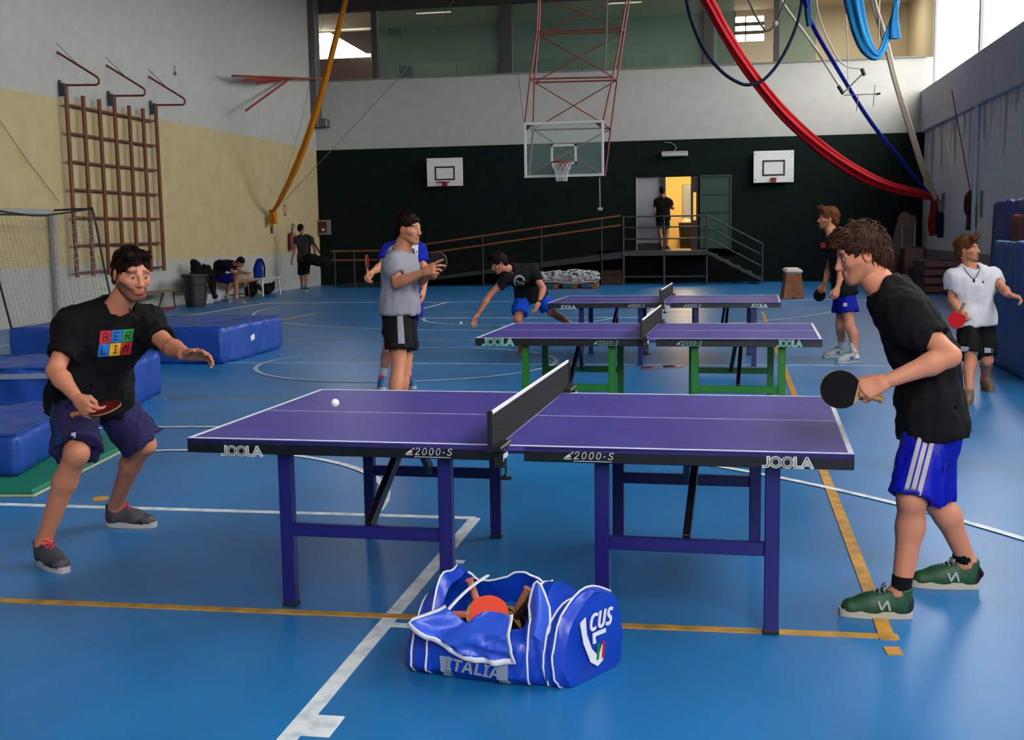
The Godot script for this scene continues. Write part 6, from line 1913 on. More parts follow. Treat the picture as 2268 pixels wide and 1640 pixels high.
	# ---------------- hair
	var hr: Dictionary = c.get("hair_shape", {})
	var hv: float = hr.get("volume", 1.0)
	var fr := SDF.new(hf[0], hf[1], chd * 1.15)
	fr.ell(L.call(0, 0.042, -0.022), hb, Vector3(0.080 + 0.008 * hv, 0.088 + 0.012 * hv, 0.096 + 0.01 * hv) * s, 0.01)
	fr.ell(L.call(0, -0.02, -0.07), hb, Vector3(0.062, 0.06, 0.055) * s, 0.03 * s)
	for tf in hr.get("tufts", []): fr.cone(ht * (tf[0] as Vector3), tf[1] * s, ht * (tf[2] as Vector3), tf[3] * s, 0.025 * s)
	# leave the face, the ears and the nape free
	fr.ell(L.call(0, -0.045, 0.085), hb, Vector3(0.066, 0.105 + 0.006 * (1.0 - hv), 0.080) * s, 0.008 * s, -1)
	for sx in [-1.0, 1.0]: fr.ell(L.call(0.085 * sx, -0.035, 0.0), hb, Vector3(0.035, 0.055, 0.032) * s, 0.008 * s, -1)
	fr.cut(L.call(0, -0.075, -0.06), hb * Vector3(0, -0.9, 0.45).normalized(), 0.01)
	fr.rough(0.007 * s, Vector3(26, 18, 26) / s, c.get("seed", 1), 2)
	var hm := MB.new()
	fr.mesh(hm)
	# locks: tapered strands that follow the growth from the crown
	var rg := RandomNumberGenerator.new()
	rg.seed = c.get("seed", 1) * 7 + 1
	var base_n := hm.v.size()
	var shade := PackedColorArray()
	var hl: Color = lin(c.hair)
	for i in base_n: shade.push_back(hl)
	var crown := Vector3(0.01, 0.11, -0.06)
	for i in [900, 260, 0][q]:
		var id := rg.randi_range(0, base_n - 1)
		var p := hm.v[id]
		var n := hm.n[id]
		var l: Vector3 = hi * p
		if l.z > 0.045 and l.y < 0.055: continue
		var dl := (l - crown)
		dl += Vector3(rg.randf_range(-0.03, 0.03), rg.randf_range(-0.03, 0.03), rg.randf_range(-0.03, 0.03)) + Vector3(hr.get("sweep", 0.0), 0, 0.02)
		var d := hb * dl.normalized()
		d = (d - n * d.dot(n)).normalized()
		var ln: float = rg.randf_range(0.018, 0.036) * (0.6 + 0.5 * hv) * s
		var lift: float = rg.randf_range(0.001, 0.006) * hv * s
		var r: float = rg.randf_range(0.0022, 0.0042) * s
		var wob := n.cross(d) * rg.randf_range(-0.006, 0.006) * hv
		var before := hm.v.size()
		hm.tube([p - n * 0.003, p + d * ln * 0.35 + n * lift * 0.7, p + d * ln * 0.7 + n * lift + wob, p + d * ln + n * lift * 0.4 + wob], [r, r * 1.1, r * 0.8, r * 0.15], 5, false)
		var cc2 := hl * rg.randf_range(0.6, 1.5)
		for e in hm.v.size() - before: shade.push_back(cc2)
	hm.c = shade
	var hmat: StandardMaterial3D = mats.get("hair", null)
	if hmat == null:
		hmat = StandardMaterial3D.new()
		hmat.vertex_color_use_as_albedo = true
		hmat.roughness = 0.65
		hmat.metallic_specular = 0.25
		mats["hair"] = hmat
	mpart(t, "hair", hm, hmat, origin)
	# ---------------- shirt
	var shirt: Dictionary = c.shirt
	var hem: Vector3 = hipc + down * (shirt.get("hem", 0.10) * s)
	var sl: float = shirt.get("sleeve", 0.62)
	var sbb := bounds([J.neck, J.shL, J.shR, (J.shL as Vector3).lerp(J.elL, sl), (J.shR as Vector3).lerp(J.elR, sl), mid, J.hipL, J.hipR, hem], 0.15 * s)
	var fs := SDF.new(sbb[0], sbb[1], cc)
	torso.call(fs, shirt.get("ease", 0.016) + 0.003, 0.032)
	for p in [hipc, hipc.lerp(mid, 0.4)]: fs.cone(p - rh * 0.085 * s, 0.112 * s + shirt.get("ease", 0.016), p + rh * 0.085 * s, 0.112 * s + shirt.get("ease", 0.016), 0.05)
	fs.cone(hem - rh * 0.085 * s, 0.107 * s + 0.020, hem + rh * 0.085 * s, 0.107 * s + 0.020, 0.06)
	fs.cut(hem, down, 0.008)
	for k in ["L", "R"]:
		var a: Vector3 = J["sh" + k]
		var e: Vector3 = (J["sh" + k] as Vector3).lerp(J["el" + k], sl)
		fs.cone(a, 0.080 * s, e, 0.073 * s, 0.05, true)
		fs.cone(e + (a - e).normalized() * 0.012, 0.050 * s, e + (e - a), 0.050 * s, 0.006, false, true, -1)
	fs.cone(J.neck - up * 0.0, 0.066 * s, J.head, 0.074 * s, 0.012, false, false, -1)
	fs.ell(J.neck + fwd * 0.04 * s + up * 0.02 * s, Basis(rs, up, rs.cross(up)).orthonormalized(), Vector3(0.066, 0.034, 0.062) * s, 0.012, -1)
	fs.rough(0.018, Vector3(7, 4, 7) * shirt.get("fold", 1.0), c.get("seed", 1) + 11, 3)
	fs.rough(0.009, Vector3(15, 7, 15), c.get("seed", 1) + 12, 2)
	if q < 2: fs.rough(0.004, Vector3(30, 13, 30), c.get("seed", 1) + 13, 2)
	fs.cut(hem, down)
	var sm := MB.new()
	fs.mesh(sm)
	var sp := mpart(t, "shirt", sm, cloth(shirt.col), origin)
	c["shirt_node"] = sp
	c["shirt_field"] = fs
	# ---------------- shorts
	var sh: Dictionary = c.shorts
	var fl: float = sh.get("length", 0.85)
	var pbb := bounds([J.hipL, J.hipR, (J.hipL as Vector3).lerp(J.knL, fl), (J.hipR as Vector3).lerp(J.knR, fl), hipc.lerp(mid, 0.55)], 0.15 * s)
	var fp := SDF.new(pbb[0], pbb[1], cc)
	fp.cone(hipc - rh * 0.083 * s, 0.102 * s, hipc + rh * 0.083 * s, 0.102 * s, 0.05)
	fp.cone(hipc.lerp(mid, 0.5) - rh * 0.06 * s, 0.088 * s, hipc.lerp(mid, 0.5) + rh * 0.06 * s, 0.088 * s, 0.05)
	fp.cut(hipc.lerp(mid, 0.55), -down)
	for k in ["L", "R"]:
		var a: Vector3 = J["hip" + k]
		var kn: Vector3 = J["kn" + k]
		var e: Vector3 = a.lerp(kn, fl)
		fp.cone(a, 0.100 * s, e, sh.get("flare", 0.102) * s, 0.035, true)
		fp.cone(e + (a - e).normalized() * 0.016, 0.074 * s, e + (e - a) * 0.4, 0.074 * s, 0.008, false, true, -1)
	fp.rough(0.018, Vector3(7, 3.5, 7), c.get("seed", 1) + 21, 3)
	fp.rough(0.012, Vector3(16, 7, 16), c.get("seed", 1) + 23, 2)
	var pm := MB.new()
	fp.mesh(pm)
	var pn := mpart(t, "shorts", pm, cloth(sh.col, sh.get("rough", 0.8)), origin)
	c["shorts_node"] = pn
	c["shorts_field"] = fp
	# ---------------- shoes, socks
	var so: Dictionary = c.shoe
	var cs: float = [0.005, 0.008, 0.014][q]
	for k in ["L", "R"]:
		var st: Transform3D = shoe_tf[k]
		var up2 := MB.new()
		var g := func(x: float, y: float, z: float) -> Vector3: return st * Vector3(x, y, z)
		var sb := bounds([g.call(0, 0.05, -0.1), g.call(0, 0.05, 0.19)], 0.09 * s)
		var ff := SDF.new(sb[0], sb[1], cs)
		var ob := st.basis.orthonormalized()
		ff.ell(g.call(0, 0.058, -0.058), ob, Vector3(0.040, 0.062, 0.048) * s, 0.01)
		ff.cone(g.call(0, 0.055, -0.045), 0.042 * s, g.call(0, 0.050, 0.06), 0.045 * s, 0.02)
		ff.cone(g.call(0, 0.040, 0.06), 0.047 * s, g.call(0, 0.032, 0.140), 0.042 * s, 0.02)
		ff.cone(g.call(0, 0.09, -0.055), 0.040 * s, g.call(0, 0.115, -0.06), 0.043 * s, 0.02)
		ff.cone(g.call(0, 0.095, -0.005), 0.030 * s, g.call(0, 0.060, 0.09), 0.030 * s, 0.03)
		ff.cut(g.call(0, 0.024, 0), -ob.y)
		ff.cut(g.call(0, 0.122, -0.04), (ob.y + ob.z * 0.18).normalized(), 0.006)
		ff.mesh(up2)
		var u := mpart(t, "shoe", up2, flatm(so.col, 0.6), origin)
		var outl := PackedVector2Array()
		for i in 28:
			var a := TAU * i / 28.0
			var zz := 0.042 + 0.148 * sin(a)
			var hw := 0.047 if sin(a) > 0 else 0.041
			outl.push_back(Vector2(hw * signf(cos(a)) * pow(abs(cos(a)), 0.6), zz))
		var so_b := MB.new()
		var sole_tf: Transform3D = st * Transform3D(Basis(Vector3(1, 0, 0), Vector3(0, 0, 1), Vector3(0, -1, 0)), Vector3(0, 0.032, 0))
		so_b.prism(outl, sole_tf, 0.031)
		mpart(u, "sole", so_b, flatm(so.sole, 0.7), origin)
		var lc := MB.new()
		for i in 5:
			var zz := 0.015 + i * 0.018
			var yy := 0.124 - i * 0.0092
			lc.tube([g.call(-0.026, yy - 0.012, zz + 0.004), g.call(0, yy + 0.003, zz), g.call(0.026, yy - 0.012, zz - 0.004)], 0.0038 * s, 5)
		for sx in [-1.0, 1.0]: lc.tube([g.call(0, 0.130, 0.010), g.call(0.024 * sx, 0.138, 0.002), g.call(0.034 * sx, 0.120, 0.018)], 0.0034 * s, 5)
		mpart(u, "laces", lc, flatm(so.lace, 0.8), origin)
		if so.has("cap"):
			var cp := SDF.new(sb[0], sb[1], cs)
			cp.cone(g.call(0, 0.040, 0.06), 0.0490 * s, g.call(0, 0.032, 0.140), 0.0440 * s, 0.02)
			cp.cut(g.call(0, 0.02, 0), -ob.y)
			cp.cut(g.call(0, 0, 0.088), -(ob.z * 0.8 + ob.y * 0.5).normalized())
			cp.cut(g.call(0, 0, 0.138), (ob.z * 0.8 + ob.y * 0.2).normalized())
			var cm := MB.new()
			cp.mesh(cm)
			mpart(u, "toe_panel", cm, flatm(so.cap, 0.7), origin)
		if so.has("heel"):
			var hp := SDF.new(sb[0], sb[1], cs)
			hp.ell(g.call(0, 0.060, -0.060), ob, Vector3(0.042, 0.064, 0.0495) * s, 0.005)
			hp.cut(g.call(0, 0.024, 0), -ob.y)
			hp.cut(g.call(0, 0, -0.075), ob.z)
			var hh := MB.new()
			hp.mesh(hh)
			mpart(u, "heel_panel", hh, flatm(so.heel, 0.7), origin)
		if so.has("mark"):
			# slanting letter mark on both flanks
			for sx in [-1.0, 1.0]:
				var lm := MB.new()
				for wdt in [0.014]:
					for sgm in [[Vector2(-0.026, 0.040), Vector2(-0.014, 0.080)], [Vector2(-0.014, 0.080), Vector2(0.008, 0.042)], [Vector2(0.008, 0.042), Vector2(0.022, 0.078)]]:
						var a: Vector2 = sgm[0]
						var b: Vector2 = sgm[1]
						var pts := []
						for e in [a, a.lerp(b, 0.5), b]:
							var st0: Vector3 = g.call(0.08 * sx, e.y, 0.018 + e.x * sx * -1.0 * -1.0)
							pts.push_back(ff.hit(st0, -ob.x * sx, 0.08 * s) + ob.x * sx * 0.002)
						lm.tube(pts, 0.006, 6)
				mpart(u, "side_mark", lm, flatm(so.mark, 0.6), origin)
		if c.has("sock"):
			var an: Vector3 = J["an" + k]
			var kn: Vector3 = J["kn" + k]
			var kd := (kn - an).normalized()
			var sk := MB.new()
			var htop: float = c.sock[1]
			sk.tube([an - kd * 0.065, an - kd * 0.02, an + kd * htop * 0.5, an + kd * htop, an + kd * (htop + 0.004)], [0.043 * s, 0.0415 * s, 0.0415 * s, 0.0425 * s, 0.039 * s], 16)
			mpart(t, "sock", sk, cloth(c.sock[0]), origin)
	return t

# a thin printed patch laid on a garment: corners seen from outside (top left, top right, bottom right, bottom left), dropped along d onto the field
func patch(parent: Node3D, called: String, f: SDF, cs: Array, d: Vector3, m: Material, origin: Vector3, nu := 10, nv := 10, lift := 0.003) -> void:
	var pts := []
	for j in nv:
		for i in nu:
			var u := float(i) / (nu - 1)
			var v := float(j) / (nv - 1)
			var p: Vector3 = (cs[0] as Vector3).lerp(cs[1], u).lerp((cs[3] as Vector3).lerp(cs[2], u), v)
			pts.push_back(f.hit(p - d * 0.35, d, 0.9) - d * lift)
	var mb := MB.new()
	mb.grid(pts, nu, nv, true, true)
	mpart(parent, called, mb, m, origin)
func ink_line(im: Image, a: Vector2, b: Vector2, w: float, col: Color) -> void:
	var k := int(a.distance_to(b)) + 1
	for i in k + 1:
		var p := a.lerp(b, float(i) / k)
		for y in range(int(p.y - w), int(p.y + w) + 1):
			for x in range(int(p.x - w), int(p.x + w) + 1):
				if x >= 0 and y >= 0 and x < im.get_width() and y < im.get_height() and Vector2(x, y).distance_to(p) <= w: im.set_pixel(x, y, col)
func image_material(im: Image, rough := 0.8) -> StandardMaterial3D:
	var m := StandardMaterial3D.new()
	im.generate_mipmaps()
	m.albedo_texture = ImageTexture.create_from_image(im)
	m.roughness = rough
	return m

func ft(u: float, v: float, z: float, y := 0.0) -> Vector3:
	var p := pz(u, v, z)
	return Vector3(p.x, y, z)

func build_people() -> void:
	var S := Color(0.66, 0.43, 0.33)
	# ---- the player at the left end of the near table
	var a := {
		"label": "person in a black T-shirt with coloured BERLIN squares and navy shorts, crouching to play", "s": 1.0, "q": 0, "seed": 3, "head_scale": 1.08, "skin": Color(0.68, 0.44, 0.34), "hair": Color(0.075, 0.045, 0.035), "beard": 0.76,
		"J": {"head": pz(292, 609, -5.24), "neck": pz(258, 682, -5.28), "shR": pz(163, 722, -5.16), "shL": pz(320, 714, -5.40), "elR": pz(122, 822, -5.0), "wrR": pz(172, 884, -4.92), "elL": pz(374, 768, -5.2), "wrL": pz(415, 786, -5.0),
			"mid": pz(208, 800, -5.30), "hipR": pz(162, 888, -5.25), "hipL": pz(238, 884, -5.40), "knR": pz(170, 1004, -4.97), "knL": pz(318, 984, -5.48)},
		"feet": {"R": [py(86, 1246), py(150, 1272)], "L": [py(238, 1166), py(348, 1168)]},
		"face": Vector3(0.80, -0.16, 0.60), "head_up": Vector3(0.12, 1, 0.05).normalized(),
		"handR": {"mirror": 1.0, "palm": Vector3(0.2, 0.1, -1), "curl": [0.75, 0.8, 0.85, 0.9], "thumb": 0.8},
		"handL": {"mirror": -1.0, "dir": Vector3(0.92, 0.05, 0.28), "palm": Vector3(0.1, -0.75, 0.6), "curl": [0.22, 0.28, 0.35, 0.4], "spread": 0.16, "thumb": 0.05},
		"hair_shape": {"volume": 0.35, "tufts": [[Vector3(-0.045, 0.095, 0.045), 0.02, Vector3(0.045, 0.098, 0.05), 0.02]]},
		"shirt": {"col": Color(0.022, 0.022, 0.028), "hem": 0.07, "sleeve": 0.72, "ease": 0.012}, "shorts": {"col": Color(0.125, 0.11, 0.26), "length": 0.97, "flare": 0.118},
		"shoe": {"col": Color(0.20, 0.20, 0.22), "sole": Color(0.62, 0.60, 0.60), "lace": Color(0.72, 0.03, 0.07), "cap": Color(0.035, 0.035, 0.04), "heel": Color(0.45, 0.05, 0.07)}}
	var ta := person(a)
	var im := Image.create(192, 132, true, Image.FORMAT_RGB8)
	im.fill(Color(0.03, 0.03, 0.035))
	var cols := [Color(0.68, 0.06, 0.09), Color(0.05, 0.36, 0.68), Color(0.05, 0.50, 0.20), Color(0.05, 0.38, 0.70), Color(0.82, 0.62, 0.08), Color(0.66, 0.06, 0.09)]
	for i in 6: im.fill_rect(Rect2i((i % 3) * 64 + 1, (i / 3) * 66 + 1, 62, 63), cols[i])
	var K := Color(0.05, 0.04, 0.05)
	var lets := [
		[[20, 12, 20, 52], [20, 12, 42, 14], [42, 14, 42, 28], [42, 28, 20, 32], [24, 32, 46, 36], [46, 36, 44, 52], [44, 52, 20, 52]],
		[[18, 14, 46, 14], [22, 14, 22, 50], [22, 32, 42, 32], [18, 50, 46, 50]], [[20, 52, 22, 14], [22, 14, 44, 14], [44, 14, 42, 30], [42, 30, 22, 34], [26, 34, 46, 52]],
		[[20, 12, 18, 50], [18, 50, 46, 50]], [[26, 14, 42, 14], [34, 14, 34, 50], [24, 50, 42, 50]], [[16, 50, 22, 14], [22, 14, 40, 48], [40, 48, 46, 12]]]
	for i in 6:
		for l in lets[i]:
			var o := Vector2((i % 3) * 64, (i / 3) * 66)
			ink_line(im, o + Vector2(l[0], l[1]), o + Vector2(l[2], l[3]), 2.6, K)
	var za := -5.1
	patch(a.shirt_node, "chest_print", a.shirt_field, [pz(222, 733, za), pz(299, 727, za), pz(291, 787, za), pz(215, 793, za)], ray(255, 760).normalized(), image_material(im), ta.position, 16, 12)
	patch(a.shorts_node, "side_stripe", a.shorts_field, [pz(102, 874, za), pz(115, 876, za), pz(136, 982, -4.95), pz(124, 988, -4.95)], ray(118, 930).normalized(), cloth(Color(0.02, 0.20, 0.36)), ta.position, 4, 16)
	patch(a.shorts_node, "white_emblem", a.shorts_field, [pz(158, 960, za), pz(168, 958, za), pz(167, 971, -4.95), pz(157, 972, -4.95)], ray(162, 965).normalized(), cloth(Color(0.7, 0.7, 0.75)), ta.position, 3, 3)
	bat("dark bat in the low right hand of the man in the BERLIN shirt", Transform3D(look(Vector3(-0.15, 0.95, 0.30), Vector3(0.9, 0.12, -0.1)), pz(232, 905, -4.93)), Color(0.30, 0.03, 0.05), Color(0.03, 0.03, 0.03))
	# ---- the player at the right end of the near table
	var b := {
		"label": "person in a plain black T-shirt, blue striped shorts and green shoes, leaning over a bat", "s": 1.0, "q": 0, "seed": 9, "head_scale": 0.98, "skin": Color(0.70, 0.46, 0.36), "hair": Color(0.20, 0.125, 0.09), "beard": 0.22,
		"J": {"head": pz(1904, 566, -4.98), "neck": pz(1964, 644, -4.98), "shL": pz(2010, 700, -4.80), "shR": pz(1998, 690, -5.16), "elL": pz(2104, 790, -4.66), "wrL": pz(1962, 846, -4.62), "elR": pz(2052, 800, -5.26), "wrR": pz(2030, 870, -5.2),
			"mid": pz(2052, 800, -4.98), "hipL": pz(2062, 940, -4.88), "hipR": pz(2072, 936, -5.07), "knL": pz(2020, 1104, -4.78), "knR": pz(2062, 1098, -5.16)},
		"feet": {"L": [py(2010, 1368), py(1866, 1362)], "R": [py(2160, 1303), py(2022, 1298)]},
		"face": Vector3(-0.96, -0.24, 0.12), "head_up": Vector3(-0.28, 1, 0),
		"handL": {"mirror": -1.0, "dir": Vector3(-0.92, -0.34, 0.15), "palm": Vector3(0.1, -0.45, -0.9), "curl": [0.55, 0.95, 1.0, 1.05], "thumb": 0.45},
		"handR": {"mirror": 1.0, "palm": Vector3(0, 0, 1)},
		"hair_shape": {"volume": 0.95, "tufts": [[Vector3(-0.045, 0.10, 0.055), 0.026, Vector3(0.045, 0.10, 0.055), 0.026], [Vector3(-0.035, 0.082, 0.085), 0.018, Vector3(0.03, 0.078, 0.088), 0.018], [Vector3(0.0, -0.03, -0.10), 0.026, Vector3(0, -0.07, -0.085), 0.02]]},
		"shirt": {"col": Color(0.035, 0.035, 0.04), "hem": 0.05, "sleeve": 0.66, "ease": 0.016}, "shorts": {"col": Color(0.02, 0.055, 0.58), "length": 1.0, "flare": 0.105, "rough": 0.5}, "sock": [Color(0.03, 0.03, 0.05), 0.07],
		"shoe": {"col": Color(0.05, 0.24, 0.12), "sole": Color(0.62, 0.60, 0.55), "lace": Color(0.50, 0.52, 0.50), "heel": Color(0.04, 0.07, 0.12), "mark": Color(0.55, 0.58, 0.58)}}
	var tb := person(b)
	var zb := -4.7
	for i in 3:
		var x := i * 15.0
		patch(b.shorts_node, "white_stripe", b.shorts_field, [pz(2046 + x, 918, zb), pz(2056 + x, 918, zb), pz(2010 + x, 1098, zb), pz(1999 + x, 1098, zb)], ray(2040, 1000).normalized(), cloth(Color(0.62, 0.60, 0.62)), tb.position, 4, 18)
	var bt := Transform3D(look(Vector3(0.10, 0.12, 1.0), Vector3(-0.93, 0.22, 0.0)), pz(1861, 863, -4.60))
	bat("black bat held by the man in the green shoes", bt, Color(0.02, 0.02, 0.025), Color(0.4, 0.03, 0.05))
	# ---- the player in grey at the green legged table
	var g := {
		"label": "person in a light grey T-shirt and black shorts with a pale side stripe", "s": 1.0, "q": 1, "seed": 15, "skin": Color(0.66, 0.43, 0.33), "hair": Color(0.05, 0.035, 0.03), "beard": 0.30,
		"J": {"head": pz(905, 507, -8.6), "neck": pz(884, 563, -8.6), "shR": pz(872, 590, -8.44), "shL": pz(900, 588, -8.78), "elR": pz(880, 628, -8.36), "wrR": pz(938, 604, -8.3), "elL": pz(925, 625, -8.86), "wrL": pz(952, 606, -8.62),
			"hipR": pz(878, 690, -8.5), "hipL": pz(890, 690, -8.7), "knR": pz(884, 805, -8.46), "knL": pz(896, 808, -8.72)},
		"feet": {"R": [py(866, 995), py(938, 990)], "L": [py(880, 972), py(948, 968)]},
		"face": Vector3(0.93, -0.06, 0.30), "handR": {"mirror": 1.0, "palm": Vector3(0, -0.4, -0.9), "curl": [0.1, 0.5, 0.8, 0.9], "thumb": 0.4}, "handL": {"mirror": -1.0, "palm": Vector3(0, -0.5, 0.85), "curl": [0.6, 0.9, 0.9, 0.9], "thumb": 0.6},
		"hair_shape": {"volume": 1.1},
		"shirt": {"col": Color(0.46, 0.46, 0.50), "hem": 0.03, "sleeve": 0.55}, "shorts": {"col": Color(0.03, 0.03, 0.035), "length": 0.74, "flare": 0.115}, "shoe": {"col": Color(0.1, 0.1, 0.12), "sole": Color(0.6, 0.6, 0.6), "lace": Color(0.6, 0.6, 0.6)}}
	var tg := person(g)
	patch(g.shorts_node, "side_stripe", g.shorts_field, [pz(879, 694, -8.3), pz(892, 694, -8.3), pz(897, 762, -8.3), pz(882, 762, -8.3)], ray(886, 715).normalized(), cloth(Color(0.50, 0.50, 0.54)), tg.position, 4, 12)
	bat("dark grey bat held up by the man in the light grey shirt", Transform3D(look(Vector3(-0.1, 0.0, 1.0), Vector3(0.55, 0.8, 0)), pz(969, 581, -8.5)), Color(0.10, 0.10, 0.12), Color(0.35, 0.03, 0.05))
	# ---- the player in blue behind him
	var bl := {
		"label": "person in a blue shirt with a white chest panel standing behind the man in grey", "s": 1.0, "q": 1, "seed": 21, "skin": Color(0.68, 0.45, 0.35), "hair": Color(0.05, 0.035, 0.03), "beard": 0.2,
		"J": {"head": pz(890, 505, -11.5), "neck": pz(893, 543, -11.5), "shR": pz(862, 557, -11.5), "shL": pz(925, 557, -11.5), "elR": pz(845, 590, -11.34), "wrR": pz(824, 604, -11.12), "elL": pz(941, 597, -11.4), "wrL": pz(938, 644, -11.25),
			"hipR": pz(876, 680, -11.5), "hipL": pz(908, 680, -11.5), "knR": pz(860, 772, -11.42), "knL": pz(901, 772, -11.42)},
		"feet": {"R": [py(850, 851), py(843, 872)], "L": [py(893, 852), py(926, 866)]},
		"face": Vector3(0.25, -0.05, 1.0), "handR": {"mirror": 1.0, "dir": Vector3(-0.4, -0.6, 0.5), "palm": Vector3(0.6, -0.2, 0.5), "curl": [0.8, 0.9, 0.9, 0.9], "thumb": 0.6}, "handL": {"mirror": -1.0, "palm": Vector3(-1, 0, 0.2)},
		"hair_shape": {"volume": 1.3}, "shirt": {"col": Color(0.02, 0.10, 0.52), "hem": 0.10, "sleeve": 0.7}, "shorts": {"col": Color(0.05, 0.06, 0.22), "length": 0.7}, "sock": [Color(0.72, 0.72, 0.76), 0.14],
		"shoe": {"col": Color(0.06, 0.32, 0.50), "sole": Color(0.6, 0.6, 0.62), "lace": Color(0.7, 0.1, 0.3), "cap": Color(0.55, 0.12, 0.25)}}
	var tl := person(bl)
	patch(bl.shirt_node, "chest_panel", bl.shirt_field, [pz(888, 542, -11.2), pz(927, 542, -11.2), pz(926, 574, -11.2), pz(888, 574, -11.2)], ray(906, 558).normalized(), cloth(Color(0.72, 0.72, 0.74)), tl.position, 6, 6)
	patch(bl.shirt_node, "badge", bl.shirt_field, [pz(910, 551, -11.2), pz(918, 551, -11.2), pz(918, 563, -11.2), pz(910, 563, -11.2)], ray(914, 557).normalized(), cloth(Color(0.10, 0.10, 0.22)), tl.position, 3, 3, 0.006)
	bat("bat held edge on by the man in the blue shirt", Transform3D(look(Vector3(-1.0, 0.0, 0.12), Vector3(0.0, 1.0, -0.05)), pz(813, 582, -11.05)), Color(0.12, 0.16, 0.26), Color(0.35, 0.05, 0.06))
	# ---- the man bending for the ball
	var d := {
		"label": "person in a dark grey T-shirt and bright blue shorts bending down for a ball", "s": 0.98, "q": 1, "seed": 27, "skin": Color(0.64, 0.42, 0.33), "hair": Color(0.05, 0.035, 0.03), "beard": 0.3,
		"J": {"head": pz(1104, 584, -14.15), "neck": pz(1132, 598, -14.28), "shR": pz(1126, 612, -14.25), "shL": pz(1180, 600, -14.4), "elR": pz(1084, 655, -14.2), "wrR": pz(1058, 698, -14.15), "elL": pz(1203, 640, -14.35), "wrL": pz(1194, 670, -14.25),
			"mid": pz(1168, 618, -14.62), "hipR": pz(1160, 655, -14.75), "hipL": pz(1195, 655, -14.85), "knR": pz(1147, 708, -14.55), "knL": pz(1222, 692, -14.9)},
		"feet": {"R": [py(1152, 778), py(1160, 794)], "L": [pz(1262, 735, -15.5), pz(1276, 762, -15.45)]},
		"face": Vector3(-0.75, -0.45, 0.5), "head_up": Vector3(-0.45, 0.85, 0.3), "handR": {"mirror": 1.0, "palm": Vector3(0.8, 0, 0.4), "curl": [0.4, 0.45, 0.5, 0.5]}, "handL": {"mirror": -1.0, "palm": Vector3(-1, 0, 0)},
		"hair_shape": {"volume": 1.5, "tufts": [[Vector3(-0.03, 0.11, 0.06), 0.03, Vector3(0.03, 0.13, 0.04), 0.03]]},
		"shirt": {"col": Color(0.055, 0.052, 0.058), "hem": 0.02, "sleeve": 0.55}, "shorts": {"col": Color(0.01, 0.22, 0.66), "length": 0.78, "flare": 0.12}, "sock": [Color(0.5, 0.1, 0.08), 0.04],
		"shoe": {"col": Color(0.55, 0.09, 0.06), "sole": Color(0.5, 0.3, 0.25), "lace": Color(0.6, 0.2, 0.15)}, "ground": 0.0}
	var td := person(d)
	var em := MB.new()
	var pe := []
	for i in 15:
		var an := lerpf(0.2, 3.9, i / 14.0)
		pe.push_back(d.shirt_field.hit(pz(1150 + cos(an) * 11, 624 - sin(an) * 12, -14.0), ray(1150, 620).normalized(), 0.8) - ray(1150, 620).normalized() * 0.004)
	em.tube(pe, 0.016, 6)
	pe = []
	for i in 9: pe.push_back(d.shirt_field.hit(pz(1146 + i * 1.6, 622 + (i % 3) * 4, -14.0), ray(1150, 620).normalized(), 0.8) - ray(1150, 620).normalized() * 0.004)
	em.tube(pe, 0.012, 6)
	mpart(d.shirt_node, "chest_emblem", em, cloth(Color(0.5, 0.5, 0.5)), td.position)
	var wt := MB.new()
	var wp: Vector3 = d.J.wrL
	wt.tube([wp + Vector3(0, 0.03, 0), wp + Vector3(0, 0.002, 0)], 0.038, 12)
	mpart(td, "wrist_watch", wt, flatm(Color(0.1, 0.1, 0.1), 0.4), td.position)
	# ---- fair haired man at the far table
	var e := {
		"label": "person with fair hair and beard in a black shirt, blue shorts and white socks", "s": 1.04, "q": 1, "seed": 33, "skin": Color(0.72, 0.48, 0.38), "hair": Color(0.33, 0.19, 0.10), "beard": 0.6,
		"J": {"head": pz(1833, 485, -14.3), "neck": pz(1845, 524, -14.3), "shL": pz(1856, 541, -14.12), "shR": pz(1850, 540, -14.48), "elL": pz(1866, 596, -14.05), "wrL": pz(1855, 638, -14.0), "elR": pz(1838, 592, -14.58), "wrR": pz(1826, 630, -14.5),
			"mid": pz(1862, 585, -14.3), "hipL": pz(1872, 645, -14.2), "hipR": pz(1868, 645, -14.4), "knL": pz(1882, 722, -14.12), "knR": pz(1862, 722, -14.42)},
		"feet": {"L": [py(1902, 803), py(1850, 806)], "R": [py(1874, 791), py(1820, 793)]},
		"face": Vector3(-0.95, 0.05, 0.15), "handL": {"mirror": -1.0, "palm": Vector3(-0.3, 0, -0.9), "curl": [0.8, 0.8, 0.8, 0.8]}, "handR": {"mirror": 1.0, "palm": Vector3(-0.2, 0, 0.9), "curl": [0.8, 0.9, 0.9, 0.9], "thumb": 0.6},
		"hair_shape": {"volume": 1.5, "tufts": [[Vector3(-0.04, 0.11, 0.07), 0.03, Vector3(0.04, 0.11, 0.07), 0.03]]},
		"shirt": {"col": Color(0.03, 0.028, 0.035), "hem": 0.05, "sleeve": 0.6}, "shorts": {"col": Color(0.02, 0.06, 0.52), "length": 0.62, "flare": 0.118}, "sock": [Color(0.75, 0.74, 0.74), 0.13],
		"shoe": {"col": Color(0.55, 0.58, 0.62), "sole": Color(0.6, 0.6, 0.58), "lace": Color(0.5, 0.55, 0.2), "cap": Color(0.62, 0.62, 0.62), "heel": Color(0.55, 0.55, 0.10), "mark": Color(0.05, 0.15, 0.5)}}
	var te := person(e)
	patch(e.shirt_node, "red_print", e.shirt_field, [pz(1818, 537, -14.0), pz(1832, 537, -14.0), pz(1832, 550, -14.0), pz(1818, 550, -14.0)], ray(1836, 543).normalized(), cloth(Color(0.40, 0.03, 0.08)), te.position, 4, 4)
